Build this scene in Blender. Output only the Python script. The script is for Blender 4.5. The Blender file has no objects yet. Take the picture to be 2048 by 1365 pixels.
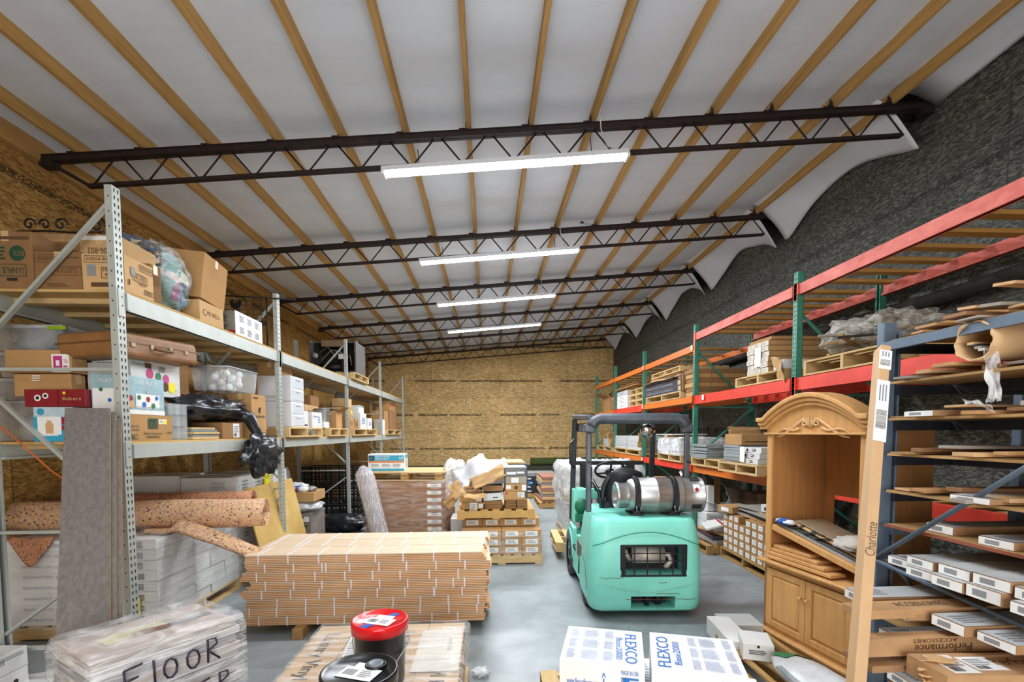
import bpy, bmesh, math, random
from mathutils import Vector, Matrix
random.seed(7)
R=random.random
def U(a,b): return a+(b-a)*random.random()
SC=bpy.context.scene
# ---------------------------------------------------------------- camera
F=967.0; CAMH=1.75; PITCH=math.radians(3.0); ROLL=math.radians(0.3); YAW=math.atan(49/F); SHIFT=0.11373
cd=bpy.data.cameras.new('camera'); cam=bpy.data.objects.new('camera',cd); SC.collection.objects.link(cam)
cd.sensor_width=36; cd.lens=F/2048*36; cd.shift_y=SHIFT; cd.clip_end=100; cd.clip_start=.05
CR=Matrix.Rotation(-YAW,3,'Z')@Matrix.Rotation(math.pi/2-PITCH,3,'X')@Matrix.Rotation(-ROLL,3,'Z')
cam.matrix_world=Matrix.Translation((0,0,CAMH))@CR.to_4x4(); SC.camera=cam
# ---------------------------------------------------------------- world, exposure
w=bpy.data.worlds.new('world'); SC.world=w; w.use_nodes=True
w.node_tree.nodes['Background'].inputs[0].default_value=(.8,.85,.9,1); w.node_tree.nodes['Background'].inputs[1].default_value=.3
SC.view_settings.view_transform='Standard'; SC.view_settings.look='None'; SC.view_settings.gamma=1
SC.view_settings.exposure=0.66; SC.view_settings.use_curve_mapping=False
SC.cycles.use_denoising=True; SC.cycles.max_bounces=6; SC.cycles.transparent_max_bounces=10
SC.cycles.sample_clamp_indirect=6; SC.cycles.caustics_reflective=False; SC.cycles.caustics_refractive=False
LAMP_W=56.0; TUBE_E=60.0; NEAR_W=14.0
# added fill light behind the camera, brightens faces turned to it; its door is invented
dl=bpy.data.lights.new('added_fill','AREA'); dl.shape='RECTANGLE'; dl.size=4.2; dl.size_y=2.9; dl.energy=205; dl.color=(1,.985,.96)
do=bpy.data.objects.new('added_fill',dl); SC.collection.objects.link(do); do.location=(.4,-3.5,1.6); do.rotation_euler=(math.radians(90),0,0)
def XY(px,py,X=None,Y=None,Z=None):
    d=CR@Vector(((px-1024)/F,-(py-682.5-SHIFT*2048)/F,-1.0))
    t=X/d.x if X is not None else Y/d.y if Y is not None else (Z-CAMH)/d.z
    return Vector((0,0,CAMH))+t*d
# ---------------------------------------------------------------- materials
def lin(c):
    if isinstance(c,str):
        c=c.lstrip('#'); c=[int(c[i:i+2],16)/255 for i in (0,2,4)]
    return tuple(((x+.055)/1.055)**2.4 if x>.04045 else x/12.92 for x in c)
MC={}
def nodes(name):
    m=bpy.data.materials.new(name); m.use_nodes=True; nt=m.node_tree
    return m,nt,nt.nodes,nt.links,nt.nodes['Principled BSDF']
def M(name,col,rough=.6,metal=0,var=.12,scale=6,bump=0,bscale=60,st=(1,1,1),col2=None,rnd=.0,spec=.5,emit=0):
    if name in MC: return MC[name]
    m,nt,N,L,bs=nodes(name); MC[name]=m
    c=lin(col); c2=lin(col2) if col2 else tuple(x*(1-var*2) for x in c)
    tc=N.new('ShaderNodeTexCoord'); mp=N.new('ShaderNodeMapping'); mp.inputs['Scale'].default_value=st
    L.new(tc.outputs['Object'],mp.inputs[0])
    oi=N.new('ShaderNodeObjectInfo'); ad=N.new('ShaderNodeVectorMath'); ad.operation='ADD'
    ml=N.new('ShaderNodeMath'); ml.operation='MULTIPLY'; ml.inputs[1].default_value=37
    L.new(oi.outputs['Random'],ml.inputs[0]); L.new(mp.outputs[0],ad.inputs[0]); L.new(ml.outputs[0],ad.inputs[1])
    nz=N.new('ShaderNodeTexNoise'); nz.inputs['Scale'].default_value=scale; nz.inputs['Detail'].default_value=6; nz.inputs['Roughness'].default_value=.6
    L.new(ad.outputs[0],nz.inputs['Vector'])
    rp=N.new('ShaderNodeValToRGB'); rp.color_ramp.elements[0].position=.35; rp.color_ramp.elements[1].position=.68
    rp.color_ramp.elements[0].color=(*c2,1); rp.color_ramp.elements[1].color=(*c,1)
    L.new(nz.outputs[0],rp.inputs[0]); out=rp.outputs[0]
    if rnd:
        hs=N.new('ShaderNodeHueSaturation'); mr=N.new('ShaderNodeMapRange'); mr.inputs[3].default_value=1-rnd; mr.inputs[4].default_value=1+rnd
        L.new(oi.outputs['Random'],mr.inputs[0]); L.new(mr.outputs[0],hs.inputs['Value']); L.new(out,hs.inputs['Color']); out=hs.outputs[0]
    L.new(out,bs.inputs['Base Color'])
    bs.inputs['Roughness'].default_value=rough; bs.inputs['Metallic'].default_value=metal; bs.inputs['Specular IOR Level'].default_value=spec
    if emit: bs.inputs['Emission Color'].default_value=(*c,1); bs.inputs['Emission Strength'].default_value=emit
    if bump:
        n2=N.new('ShaderNodeTexNoise'); n2.inputs['Scale'].default_value=bscale; n2.inputs['Detail'].default_value=3
        L.new(ad.outputs[0],n2.inputs['Vector']); bp=N.new('ShaderNodeBump'); bp.inputs['Strength'].default_value=bump; bp.inputs['Distance'].default_value=.01
        L.new(n2.outputs[0],bp.inputs['Height']); L.new(bp.outputs[0],bs.inputs['Normal'])
    return m
def math_(N,L,op,a,b=None,c=None):
    n=N.new('ShaderNodeMath'); n.operation=op
    for i,v in enumerate((a,b,c)):
        if v is None: continue
        if isinstance(v,(int,float)): n.inputs[i].default_value=v
        else: L.new(v,n.inputs[i])
    return n.outputs[0]
def mixc(N,L,f,a,b,bt='MIX'):
    n=N.new('ShaderNodeMix'); n.data_type='RGBA'; n.blend_type=bt
    for s,v in ((0,f),(6,a),(7,b)):
        if isinstance(v,(int,float)): n.inputs[s].default_value=v
        elif isinstance(v,tuple): n.inputs[s].default_value=(*v,1)
        else: L.new(v,n.inputs[s])
    return n.outputs[2]
def osb(name,ca,cb,cc,seam,axis,ox=0.,oz=0.,ink=.5,rough=.75,fs=1.0):
    m,nt,N,L,bs=nodes(name)
    tc=N.new('ShaderNodeTexCoord'); sp=N.new('ShaderNodeSeparateXYZ'); L.new(tc.outputs['Object'],sp.inputs[0])
    cb_=N.new('ShaderNodeCombineXYZ')
    u=math_(N,L,'ADD',sp.outputs[axis],ox); v=math_(N,L,'ADD',sp.outputs[2],oz)
    L.new(u,cb_.inputs[0]); L.new(v,cb_.inputs[1])
    warp=N.new('ShaderNodeTexNoise'); warp.inputs['Scale'].default_value=5; L.new(cb_.outputs[0],warp.inputs['Vector'])
    va=N.new('ShaderNodeVectorMath'); va.operation='MULTIPLY_ADD'; va.inputs[1].default_value=(.08,.08,.08)
    L.new(warp.outputs['Color'],va.inputs[0]); L.new(cb_.outputs[0],va.inputs[2])
    col=None
    for i,(ang,s1,s2) in enumerate(((12,9,42),(-38,11,40),(75,10,36),(140,13,46))):
        mp=N.new('ShaderNodeMapping'); mp.inputs['Rotation'].default_value=(0,0,math.radians(ang)); mp.inputs['Scale'].default_value=(s1*fs,s2*fs,1); mp.inputs['Location'].default_value=(i*3.3,i*1.7,0)
        L.new(va.outputs[0],mp.inputs[0])
        vo=N.new('ShaderNodeTexVoronoi'); vo.inputs['Scale'].default_value=1; L.new(mp.outputs[0],vo.inputs['Vector'])
        rp=N.new('ShaderNodeValToRGB'); e=rp.color_ramp.elements
        e[0].position=0; e[0].color=(*lin(ca),1); e[1].position=1; e[1].color=(*lin(cc),1); k=e.new(.5); k.color=(*lin(cb),1)
        sc=N.new('ShaderNodeSeparateColor'); L.new(vo.outputs['Color'],sc.inputs[0]); L.new(sc.outputs[0],rp.inputs[0])
        if col is None: col=rp.outputs[0]
        else:
            f=math_(N,L,'GREATER_THAN',sc.outputs[1],.52); col=mixc(N,L,f,col,rp.outputs[0])
    big=N.new('ShaderNodeTexNoise'); big.inputs['Scale'].default_value=1.3; big.inputs['Detail'].default_value=5; L.new(cb_.outputs[0],big.inputs['Vector'])
    mr=N.new('ShaderNodeMapRange'); mr.inputs[1].default_value=.3; mr.inputs[2].default_value=.7; mr.inputs[3].default_value=.82; mr.inputs[4].default_value=1.1; L.new(big.outputs[0],mr.inputs[0])
    col=mixc(N,L,1.0,col,mr.outputs[0],'MULTIPLY')
    # dark printed rows of lettering along the middle of every sheet
    fr=math_(N,L,'FRACT',math_(N,L,'DIVIDE',v,1.22)); band=math_(N,L,'LESS_THAN',math_(N,L,'ABSOLUTE',math_(N,L,'SUBTRACT',fr,.5)),.03)
    tm=N.new('ShaderNodeMapping'); tm.inputs['Scale'].default_value=(26,30,1); L.new(cb_.outputs[0],tm.inputs[0])
    tv=N.new('ShaderNodeTexVoronoi'); tv.feature='DISTANCE_TO_EDGE'; tv.inputs['Scale'].default_value=1; L.new(tm.outputs[0],tv.inputs['Vector'])
    tn=N.new('ShaderNodeTexNoise'); tn.inputs['Scale'].default_value=1.1; L.new(cb_.outputs[0],tn.inputs['Vector'])
    g=math_(N,L,'MULTIPLY',math_(N,L,'MULTIPLY',band,math_(N,L,'LESS_THAN',tv.outputs[0],.17)),math_(N,L,'GREATER_THAN',tn.outputs[0],.42))
    col=mixc(N,L,math_(N,L,'MULTIPLY',g,ink),col,lin('#1c1a12'))
    bk=N.new('ShaderNodeTexBrick'); bk.inputs['Scale'].default_value=1; bk.inputs['Brick Width'].default_value=2.44; bk.inputs['Row Height'].default_value=1.22
    bk.inputs['Mortar Size'].default_value=.005; bk.inputs['Mortar Smooth'].default_value=0; bk.offset=.5; L.new(cb_.outputs[0],bk.inputs['Vector'])
    col=mixc(N,L,math_(N,L,'MULTIPLY',bk.outputs['Fac'],.75),col,lin(seam))
    L.new(col,bs.inputs['Base Color']); bs.inputs['Roughness'].default_value=rough; bs.inputs['Specular IOR Level'].default_value=.25
    bp=N.new('ShaderNodeBump'); bp.inputs['Strength'].default_value=.12; bp.inputs['Distance'].default_value=.002; L.new(col,bp.inputs['Height']); L.new(bp.outputs[0],bs.inputs['Normal'])
    return m
def concrete():
    m,nt,N,L,bs=nodes('concrete_floor')
    tc=N.new('ShaderNodeTexCoord')
    def nz(s,d=8,r=.6,st=(1,1,1)):
        mp=N.new('ShaderNodeMapping'); mp.inputs['Scale'].default_value=st; L.new(tc.outputs['Object'],mp.inputs[0])
        n=N.new('ShaderNodeTexNoise'); n.inputs['Scale'].default_value=s; n.inputs['Detail'].default_value=d; n.inputs['Roughness'].default_value=r; n.inputs['Distortion'].default_value=.6; L.new(mp.outputs[0],n.inputs['Vector']); return n.outputs[0]
    rp=N.new('ShaderNodeValToRGB'); e=rp.color_ramp.elements; e[0].position=.3; e[0].color=(*lin('#737b7e'),1); e[1].position=.7; e[1].color=(*lin('#a3adb2'),1); k=e.new(.5); k.color=(*lin('#8b9599'),1)
    L.new(nz(1.6),rp.inputs[0]); col=rp.outputs[0]
    col=mixc(N,L,math_(N,L,'MULTIPLY',math_(N,L,'MINIMUM',nz(7,6,.7,(1,.5,1)),1),.35),col,lin('#7c7a70'))
    col=mixc(N,L,math_(N,L,'MULTIPLY',math_(N,L,'GREATER_THAN',nz(22,2,.5),.72),.35),col,lin('#4c4a44'))
    L.new(col,bs.inputs['Base Color']); bs.inputs['Specular IOR Level'].default_value=.45
    mr=N.new('ShaderNodeMapRange'); mr.inputs[3].default_value=.22; mr.inputs[4].default_value=.6; L.new(nz(3),mr.inputs[0]); L.new(mr.outputs[0],bs.inputs['Roughness'])
    return m
def film(name,tint='#ffffff',a0=.10,a1=.75,scale=5,st=(1,1,9),rough=.18,bump=.8):
    """clear stretch film: see-through with white streaks where it is doubled"""
    if name in MC: return MC[name]
    m,nt,N,L,bs=nodes(name); MC[name]=m
    bs.inputs['Base Color'].default_value=(*lin(tint),1); bs.inputs['Roughness'].default_value=rough
    tc=N.new('ShaderNodeTexCoord'); mp=N.new('ShaderNodeMapping'); mp.inputs['Scale'].default_value=st; mp.inputs['Rotation'].default_value=(.25,.2,0); L.new(tc.outputs['Object'],mp.inputs[0])
    n=N.new('ShaderNodeTexNoise'); n.inputs['Scale'].default_value=scale; n.inputs['Detail'].default_value=5; n.inputs['Distortion'].default_value=.8; L.new(mp.outputs[0],n.inputs['Vector'])
    mr=N.new('ShaderNodeMapRange'); mr.inputs[1].default_value=.42; mr.inputs[2].default_value=.72; mr.inputs[3].default_value=a0; mr.inputs[4].default_value=a1; L.new(n.outputs[0],mr.inputs[0])
    L.new(mr.outputs[0],bs.inputs['Alpha'])
    bp=N.new('ShaderNodeBump'); bp.inputs['Strength'].default_value=bump; bp.inputs['Distance'].default_value=.03; L.new(n.outputs[0],bp.inputs['Height']); L.new(bp.outputs[0],bs.inputs['Normal'])
    return m
def speckle(name,base,spots,scale=60,rough=.9):
    m,nt,N,L,bs=nodes(name); MC[name]=m
    tc=N.new('ShaderNodeTexCoord'); vo=N.new('ShaderNodeTexVoronoi'); vo.inputs['Scale'].default_value=scale; L.new(tc.outputs['Object'],vo.inputs['Vector'])
    sc=N.new('ShaderNodeSeparateColor'); L.new(vo.outputs['Color'],sc.inputs[0])
    rp=N.new('ShaderNodeValToRGB'); rp.color_ramp.interpolation='CONSTANT'; e=rp.color_ramp.elements; e[0].color=(*lin(base),1)
    e[1].position=.4; e[1].color=(*lin(spots[0]),1); n=len(spots)
    for i,s in enumerate(spots[1:]): k=e.new(.4+.6*(i+1)/n); k.color=(*lin(s),1)
    L.new(sc.outputs[0],rp.inputs[0]); L.new(rp.outputs[0],bs.inputs['Base Color']); bs.inputs['Roughness'].default_value=rough
    bp=N.new('ShaderNodeBump'); bp.inputs['Strength'].default_value=.5; bp.inputs['Distance'].default_value=.004; L.new(sc.outputs[1],bp.inputs['Height']); L.new(bp.outputs[0],bs.inputs['Normal'])
    return m
CARD=M('cardboard','#b98f5e',.8,var=.07,scale=5,rnd=.13,bump=.08,bscale=30,spec=.2)
CARD2=M('pale_cardboard','#cfa878',.8,var=.06,scale=5,rnd=.08,spec=.2)
CARDK=M('brown_cardboard','#96704a',.82,var=.1,scale=5,rnd=.12,spec=.2)
CARDR=M('reddish_cardboard','#a77a58',.75,var=.06,scale=3,rnd=.05,st=(1,1,4),spec=.25)
WCARD=M('white_carton','#dcdcda',.55,var=.05,scale=4,rnd=.05)
GCARD=M('grey_white_carton','#c3c6c6',.5,var=.06,scale=4,rnd=.06)
TAPE=M('tan_tape','#c9a97c',.3,var=.02); INK=M('black_ink','#26221e',.7,var=.02); INKB=M('brown_ink','#5d4128',.8,var=.02)
WL=M('white_label','#eeeeec',.5,var=.02,scale=20); GREYINK=M('grey_print','#8d9094',.6,var=.05,scale=50)
YL=M('yellow_label','#f1e312',.5,var=.02); RED=M('red_print','#a3202c',.45,var=.05); BLUE=M('blue_print','#1f6fc0',.5,var=.03)
LBLUE=M('light_blue_print','#9cc9d3',.45,var=.04); CYAN=M('cyan_print','#2fa0c0',.45,var=.04); ORANGE=M('orange_print','#d9762e',.5,var=.04)
GREEN=M('green_print','#2c7a4b',.5,var=.05); PINK=M('pink_print','#c2387c',.5,var=.03); DKG=M('dark_green_print','#1d4a34',.6,var=.03)
PINE=M('raw_pine','#d8b985',.75,var=.12,scale=5,st=(1,8,8),rnd=.08,spec=.2); PINEX=M('raw_pine_crosswise','#d8b985',.75,var=.12,scale=5,st=(8,1,8),rnd=.08,spec=.2)
PINED=M('weathered_pine','#b38d58',.8,var=.14,scale=5,st=(8,1,8),rnd=.1,spec=.2)
JOIST=M('joist_lumber','#c2975a',.75,var=.13,scale=2.5,st=(14,1,14),rnd=.07,bump=.1,spec=.2)
PLY=M('plywood','#cfae72',.75,var=.1,scale=3,st=(1,.5,3),rnd=.05,spec=.2,col2='#b8935a')
GALV=M('grey_rack_paint','#b9beb8',.45,.2,var=.06,scale=9,rnd=.03); HOLE=M('dark_slot','#22211f',.8,var=.1)
GREENP=M('green_rack_paint','#3f8c75',.45,var=.12,scale=9,rnd=.04); REDP=M('red_rack_paint','#ea4633',.4,var=.08,scale=5,col2='#cf3626')
REDW=M('worn_red_rack_paint','#e77f70',.55,var=.1,scale=4,st=(1,1,2),col2='#c9594c',bump=.1); ORP=M('orange_rack_paint','#dd7428',.45,var=.06,scale=5)
IRON=M('rusty_black_steel','#2f211d',.6,.3,var=.25,scale=12); STEELB=M('blue_grey_rack_paint','#67788a',.4,.25,var=.12,scale=7); STEELD=M('dark_rack_steel','#2c2f38',.45,.3,var=.15)
BLKP=M('black_plastic','#141517',.28,var=.1,scale=6); BLKB=M('black_bag_plastic','#25282d',.3,var=.2,scale=6,bump=.9,bscale=9)
WPL=M('white_plastic','#e4e6ea',.35,var=.03); RUB=M('grey_rubber','#4b4a4d',.85,var=.15,scale=9)
# ---------------------------------------------------------------- mesh builder
def rot(rx=0,ry=0,rz=0): return (Matrix.Rotation(rz,4,'Z')@Matrix.Rotation(ry,4,'Y')@Matrix.Rotation(rx,4,'X'))
TXT={}
def text_mesh(s):
    if s not in TXT:
        c=bpy.data.curves.new('t','FONT'); c.body=s; c.size=1; c.resolution_u=2; c.align_x='CENTER'; c.align_y='CENTER'
        o=bpy.data.objects.new('t',c); me=bpy.data.meshes.new_from_object(o)
        TXT[s]=([v.co.copy() for v in me.vertices],[tuple(p.vertices) for p in me.polygons])
        bpy.data.objects.remove(o); bpy.data.meshes.remove(me)
    return TXT[s]
class B:
    def __init__(s,mat=None,X=None): s.v=[]; s.f=[]; s.mi=[]; s.sm=[]; s.mats=[]; s.cur=mat; s.X=X or Matrix()
    def idx(s,m):
        m=m or s.cur
        if m not in s.mats: s.mats.append(m)
        return s.mats.index(m)
    def add(s,vs,fs,m=None,X=None,smooth=False):
        X=s.X@X if X is not None else s.X; n=len(s.v); k=s.idx(m)
        s.v+=[X@Vector(p) for p in vs]
        for f in fs: s.f.append([n+i for i in f]); s.mi.append(k); s.sm.append(smooth)
        return s
    def box(s,c,d,m=None,X=None,j=0):
        x,y,z=c; a,b,e=d[0]/2,d[1]/2,d[2]/2
        vs=[(x+i*a+U(-j,j),y+k*b+U(-j,j),z+l*e+U(-j,j)) for i in(-1,1) for k in(-1,1) for l in(-1,1)]
        return s.add(vs,[(0,1,3,2),(4,6,7,5),(0,4,5,1),(2,3,7,6),(0,2,6,4),(1,5,7,3)],m,X)
    def bar(s,p,q,w,h,m=None,up=(0,0,1)):
        p,q=Vector(p),Vector(q); d=q-p; l=d.length; x=d.normalized(); u=Vector(up)
        if abs(x.dot(u))>.99: u=Vector((0,1,0))
        y=u.cross(x).normalized(); z=x.cross(y)
        X=Matrix(((x.x,y.x,z.x,p.x),(x.y,y.y,z.y,p.y),(x.z,y.z,z.z,p.z),(0,0,0,1)))
        return s.box((l/2,0,0),(l,w,h),m,X)
    def tube(s,pts,r,m=None,n=10,cap=True,closed=False):
        P=[Vector(p) for p in pts]; rs=r if isinstance(r,(list,tuple)) else [r]*len(P); vs=[];fs=[]
        T=[]; k=len(P)
        for i in range(k):
            a=P[(i-1)%k] if (closed or i>0) else P[i]; b=P[(i+1)%k] if (closed or i<k-1) else P[i]
            T.append((b-a).normalized())
        u=Vector((0,0,1)) if abs(T[0].z)<.9 else Vector((1,0,0)); u=(u-T[0]*u.dot(T[0])).normalized()
        for i in range(k):
            u=(u-T[i]*u.dot(T[i])).normalized(); w_=T[i].cross(u)
            for j in range(n):
                a=2*math.pi*j/n; vs.append(P[i]+(u*math.cos(a)+w_*math.sin(a))*rs[i])
        for i in range(k if closed else k-1):
            for j in range(n): a=i*n+j; b=i*n+(j+1)%n; i2=(i+1)%k; fs.append((a,b,i2*n+(j+1)%n,i2*n+j))
        if cap and not closed: fs+= [tuple(range(n))[::-1],tuple((k-1)*n+j for j in range(n))]
        return s.add(vs,fs,m,None,True)
    def lathe(s,prof,m=None,X=None,n=32,cap=True):
        vs=[(r*math.cos(2*math.pi*j/n),r*math.sin(2*math.pi*j/n),z) for r,z in prof for j in range(n)]; fs=[]
        for i in range(len(prof)-1):
            for j in range(n): fs.append((i*n+j,i*n+(j+1)%n,(i+1)*n+(j+1)%n,(i+1)*n+j))
        if cap: fs+=[tuple(range(n))[::-1],tuple((len(prof)-1)*n+j for j in range(n))]
        return s.add(vs,fs,m,X,True)
    def prism(s,poly,t,m=None,X=None):
        """polygon in xy extruded by t in z"""
        n=len(poly); vs=[(x,y,0) for x,y in poly]+[(x,y,t) for x,y in poly]
        return s.add(vs,[tuple(range(n))[::-1],tuple(range(n,2*n))]+[(i,(i+1)%n,n+(i+1)%n,n+i) for i in range(n)],m,X)
    def sheet(s,fn,nu,nv,m=None,X=None,t=0):
        """fn(u,v)->point on a (nu+1)x(nv+1) grid; t>0 gives it a thickness"""
        vs=[Vector(fn(i/nu,j/nv)) for j in range(nv+1) for i in range(nu+1)]; w=nu+1
        fs=[(j*w+i,j*w+i+1,(j+1)*w+i+1,(j+1)*w+i) for j in range(nv) for i in range(nu)]
        if t:
            nn=[Vector() for _ in vs]
            for f in fs:
                k=(vs[f[1]]-vs[f[0]]).cross(vs[f[3]]-vs[f[0]])
                for i in f: nn[i]+=k
            N0=len(vs); vs=vs+[v-(n.normalized() if n.length else Vector((0,0,1)))*t for v,n in zip(vs,nn)]
            fs=fs+[tuple(N0+i for i in f[::-1]) for f in fs]
            bd=[i for i in range(w)]+[j*w+nu for j in range(1,nv+1)]+[nv*w+i for i in range(nu-1,-1,-1)]+[j*w for j in range(nv-1,0,-1)]
            fs+=[(bd[i],N0+bd[i],N0+bd[(i+1)%len(bd)],bd[(i+1)%len(bd)]) for i in range(len(bd))]
        return s.add(vs,fs,m,X,True)
    def text(s,t,h,m,X,wid=None):
        vs,fs=text_mesh(t)
        if not vs: return s
        w=max(v.x for v in vs)-min(v.x for v in vs); hh=max(v.y for v in vs)-min(v.y for v in vs)
        sy=h/.72; sx=wid/w if wid else sy
        return s.add([(v.x*sx,v.y*sy,0) for v in vs],fs,m,X)
    def out(s,name,parent=None,label=None,cat=None,group=None,kind=None,bevel=0,seg=2,loc=None,sub=0):
        me=bpy.data.meshes.new(name); L0=Vector(loc) if loc is not None else Vector((0,0,0))
        me.from_pydata([v-L0 for v in s.v],[],s.f)
        for m in s.mats: me.materials.append(m)
        me.polygons.foreach_set('material_index',s.mi); me.polygons.foreach_set('use_smooth',s.sm)
        me.update(); o=bpy.data.objects.new(name,me); SC.collection.objects.link(o); o.location=L0
        if parent is not None: o.parent=parent
        if label: o['label']=label
        if cat: o['category']=cat
        if group: o['group']=group
        if kind: o['kind']=kind
        if bevel:
            b=o.modifiers.new('bevel','BEVEL'); b.width=bevel; b.segments=seg; b.limit_method='ANGLE'; b.angle_limit=math.radians(40); b.use_clamp_overlap=True
        if sub: k=o.modifiers.new('sub','SUBSURF'); k.levels=sub; k.render_levels=sub
        return o
def thing(name,label,cat,loc=(0,0,0),rz=0,group=None,rx=0,ry=0):
    o=bpy.data.objects.new(name,None); SC.collection.objects.link(o); o.location=loc; o.rotation_euler=(rx,ry,rz)
    o.empty_display_size=.1; o['label']=label; o['category']=cat
    if group: o['group']=group
    return o
KIDS={}
def dup(o,loc=None,rz=None,label=None,group=None,parent=None,top=True):
    c=o.copy(); SC.collection.objects.link(c)
    if parent is not None: c.parent=parent
    if top:
        if loc is not None: c.location=loc
        if rz is not None: c.rotation_euler=(o.rotation_euler[0],o.rotation_euler[1],rz)
        if label: c['label']=label
        if group: c['group']=group
    for ch in list(o.children): dup(ch,parent=c,top=False)
    return c
ORD=['first','second','third','fourth','fifth','sixth','seventh','eighth','ninth','tenth','eleventh','twelfth','thirteenth','fourteenth','fifteenth','sixteenth','seventeenth','eighteenth','nineteenth','twentieth']
# ---------------------------------------------------------------- boxes with printing and labels
def facemat(sz,face):
    """matrix taking (u,v) in metres from the face centre to the box surface, z outwards"""
    sx,sy,sz_=sz; e=.0015
    if face=='f': return Matrix.Translation((0,-sy/2-e,sz_/2))@rot(math.pi/2,0,0),(sx,sz_)
    if face=='b': return Matrix.Translation((0,sy/2+e,sz_/2))@rot(math.pi/2,0,math.pi),(sx,sz_)
    if face=='r': return Matrix.Translation((sx/2+e,0,sz_/2))@rot(math.pi/2,0,math.pi/2),(sy,sz_)
    if face=='l': return Matrix.Translation((-sx/2-e,0,sz_/2))@rot(math.pi/2,0,-math.pi/2),(sy,sz_)
    return Matrix.Translation((0,0,sz_+e)),(sx,sy)
def marks(b,sz,ms):
    """ms: ('f',kind,u,v,w,h,material[,text[,rotation]]) with u,v,w,h as fractions of the face"""
    off=0.0
    for q in ms:
        X,(fw,fh)=facemat(sz,q[0]); kind,u,v,w_,h=q[1:6]; m=q[6]
        X=X@Matrix.Translation(((u-.5)*fw,(v-.5)*fh,off)); off+=.0004
        if len(q)>8: X=X@rot(0,0,q[8])
        if kind=='r': b.add([(-w_*fw/2,-h*fh/2,0),(w_*fw/2,-h*fh/2,0),(w_*fw/2,h*fh/2,0),(-w_*fw/2,h*fh/2,0)],[(0,1,2,3)],m,X)
        elif kind=='t':
            rr=len(q)>8 and abs(abs(q[8])-math.pi/2)<.2
            b.text(q[7],h*(fw if rr else fh),m,X@Matrix.Translation((0,0,.0012)),w_*(fh if rr else fw) if w_ else None)
        elif kind=='l':   # block of small print: rows of fine lines
            k=max(2,int(q[7])); 
            for i in range(k):
                y=(-.5+(i+.5)/k)*h*fh; ww=w_*fw*U(.75,1); b.add([(-w_*fw/2,y-h*fh/k*.22,.0008),(-w_*fw/2+ww,y-h*fh/k*.22,.0008),(-w_*fw/2+ww,y+h*fh/k*.22,.0008),(-w_*fw/2,y+h*fh/k*.22,.0008)],[(0,1,2,3)],m,X)
        elif kind=='c':   # disc
            b.add([(math.cos(a*math.pi/10)*w_*fw/2,math.sin(a*math.pi/10)*w_*fw/2,.001) for a in range(20)],[tuple(range(20))],m,X)
        elif kind=='o':   # outlined frame
            t=.004
            for (cx,cy,dx,dy) in ((0,-h*fh/2,w_*fw,t),(0,h*fh/2,w_*fw,t),(-w_*fw/2,0,t,h*fh),(w_*fw/2,0,t,h*fh)):
                b.add([(cx-dx/2,cy-dy/2,.0005),(cx+dx/2,cy-dy/2,.0005),(cx+dx/2,cy+dy/2,.0005),(cx-dx/2,cy+dy/2,.0005)],[(0,1,2,3)],m,X)
        elif kind=='k':   # barcode
            x=-w_*fw/2
            while x<w_*fw/2:
                t=U(.0012,.004); b.add([(x,-h*fh/2,.002),(x+t,-h*fh/2,.002),(x+t,h*fh/2,.002),(x,h*fh/2,.002)],[(0,1,2,3)],m,X); x+=t+U(.0015,.004)
def carton(name,label,cat,c,sz,rz=0,mat=None,ms=(),tape=None,group=None,flaps=0,rx=0,ry=0,stick=(),seam=True,bev=.004,fl_ang=None):
    """closed or open-topped carton; c = centre of its base"""
    sx,sy,sh=sz; b=B(mat or CARD); mat=mat or CARD
    if flaps:
        t=.004
        b.box((0,0,t/2),(sx,sy,t)); 
        for s_ in(-1,1): b.box((s_*(sx-t)/2,0,sh/2),(t,sy,sh)); b.box((0,s_*(sy-t)/2,sh/2),(sx,t,sh))
    else:
        b.box((0,0,sh/2),sz,j=.0015)
    marks(b,(sx,sy,sh),ms)
    o=b.out(name,None,label,cat,group,bevel=bev if not flaps else .001)
    o.location=c; o.rotation_euler=(rx,ry,rz)
    if flaps:
        for k,(ax,s_) in enumerate((('x',-1),('x',1),('y',-1),('y',1))):
            if k>=flaps: break
            L_=(sy if ax=='x' else sx)*.96; fw=(sx if ax=='x' else sy)*.45; a=U(.5,1.5) if fl_ang is None else fl_ang
            fb=B(mat)
            if ax=='x': fb.box((s_*fw/2,0,0),(fw,L_,.004),X=Matrix.Translation((s_*sx/2,0,sh))@rot(0,s_*(-1)*(math.pi/2-a)*1.0,0))
            else: fb.box((0,s_*fw/2,0),(L_,fw,.004),X=Matrix.Translation((0,s_*sy/2,sh))@rot(s_*(math.pi/2-a),0,0))
            fb.out('flap',o)
    elif seam and mat in (CARD,CARD2,CARDK,WCARD,GCARD):
        lng=sx>=sy; tb=B(TAPE if mat not in(WCARD,GCARD) else WL); w_=.05
        e=.0012
        if lng:
            tb.box((0,0,sh+e/2),(sx+.002,w_,e)); [tb.box((s_*(sx/2+e/2),0,sh-.035),(e,w_,.07)) for s_ in(-1,1)]
        else:
            tb.box((0,0,sh+e/2),(w_,sy+.002,e)); [tb.box((0,s_*(sy/2+e/2),sh-.035),(w_,e,.07)) for s_ in(-1,1)]
        tb.out('packing_tape',o)
    for q in stick:   # stuck-on labels: own parts. (face,u,v,w,h,material,[marks inside])
        X,(fw,fh)=facemat((sx,sy,sh),q[0]); lb=B(q[5],X=X@Matrix.Translation(((q[1]-.5)*fw,(q[2]-.5)*fh,0)))
        lb.box((0,0,0),(q[3]*fw,q[4]*fh,.001))
        if len(q)>6:
            marks_local(lb,q[3]*fw,q[4]*fh,q[6])
        lb.out('shipping_label',o)
    return o
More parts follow.
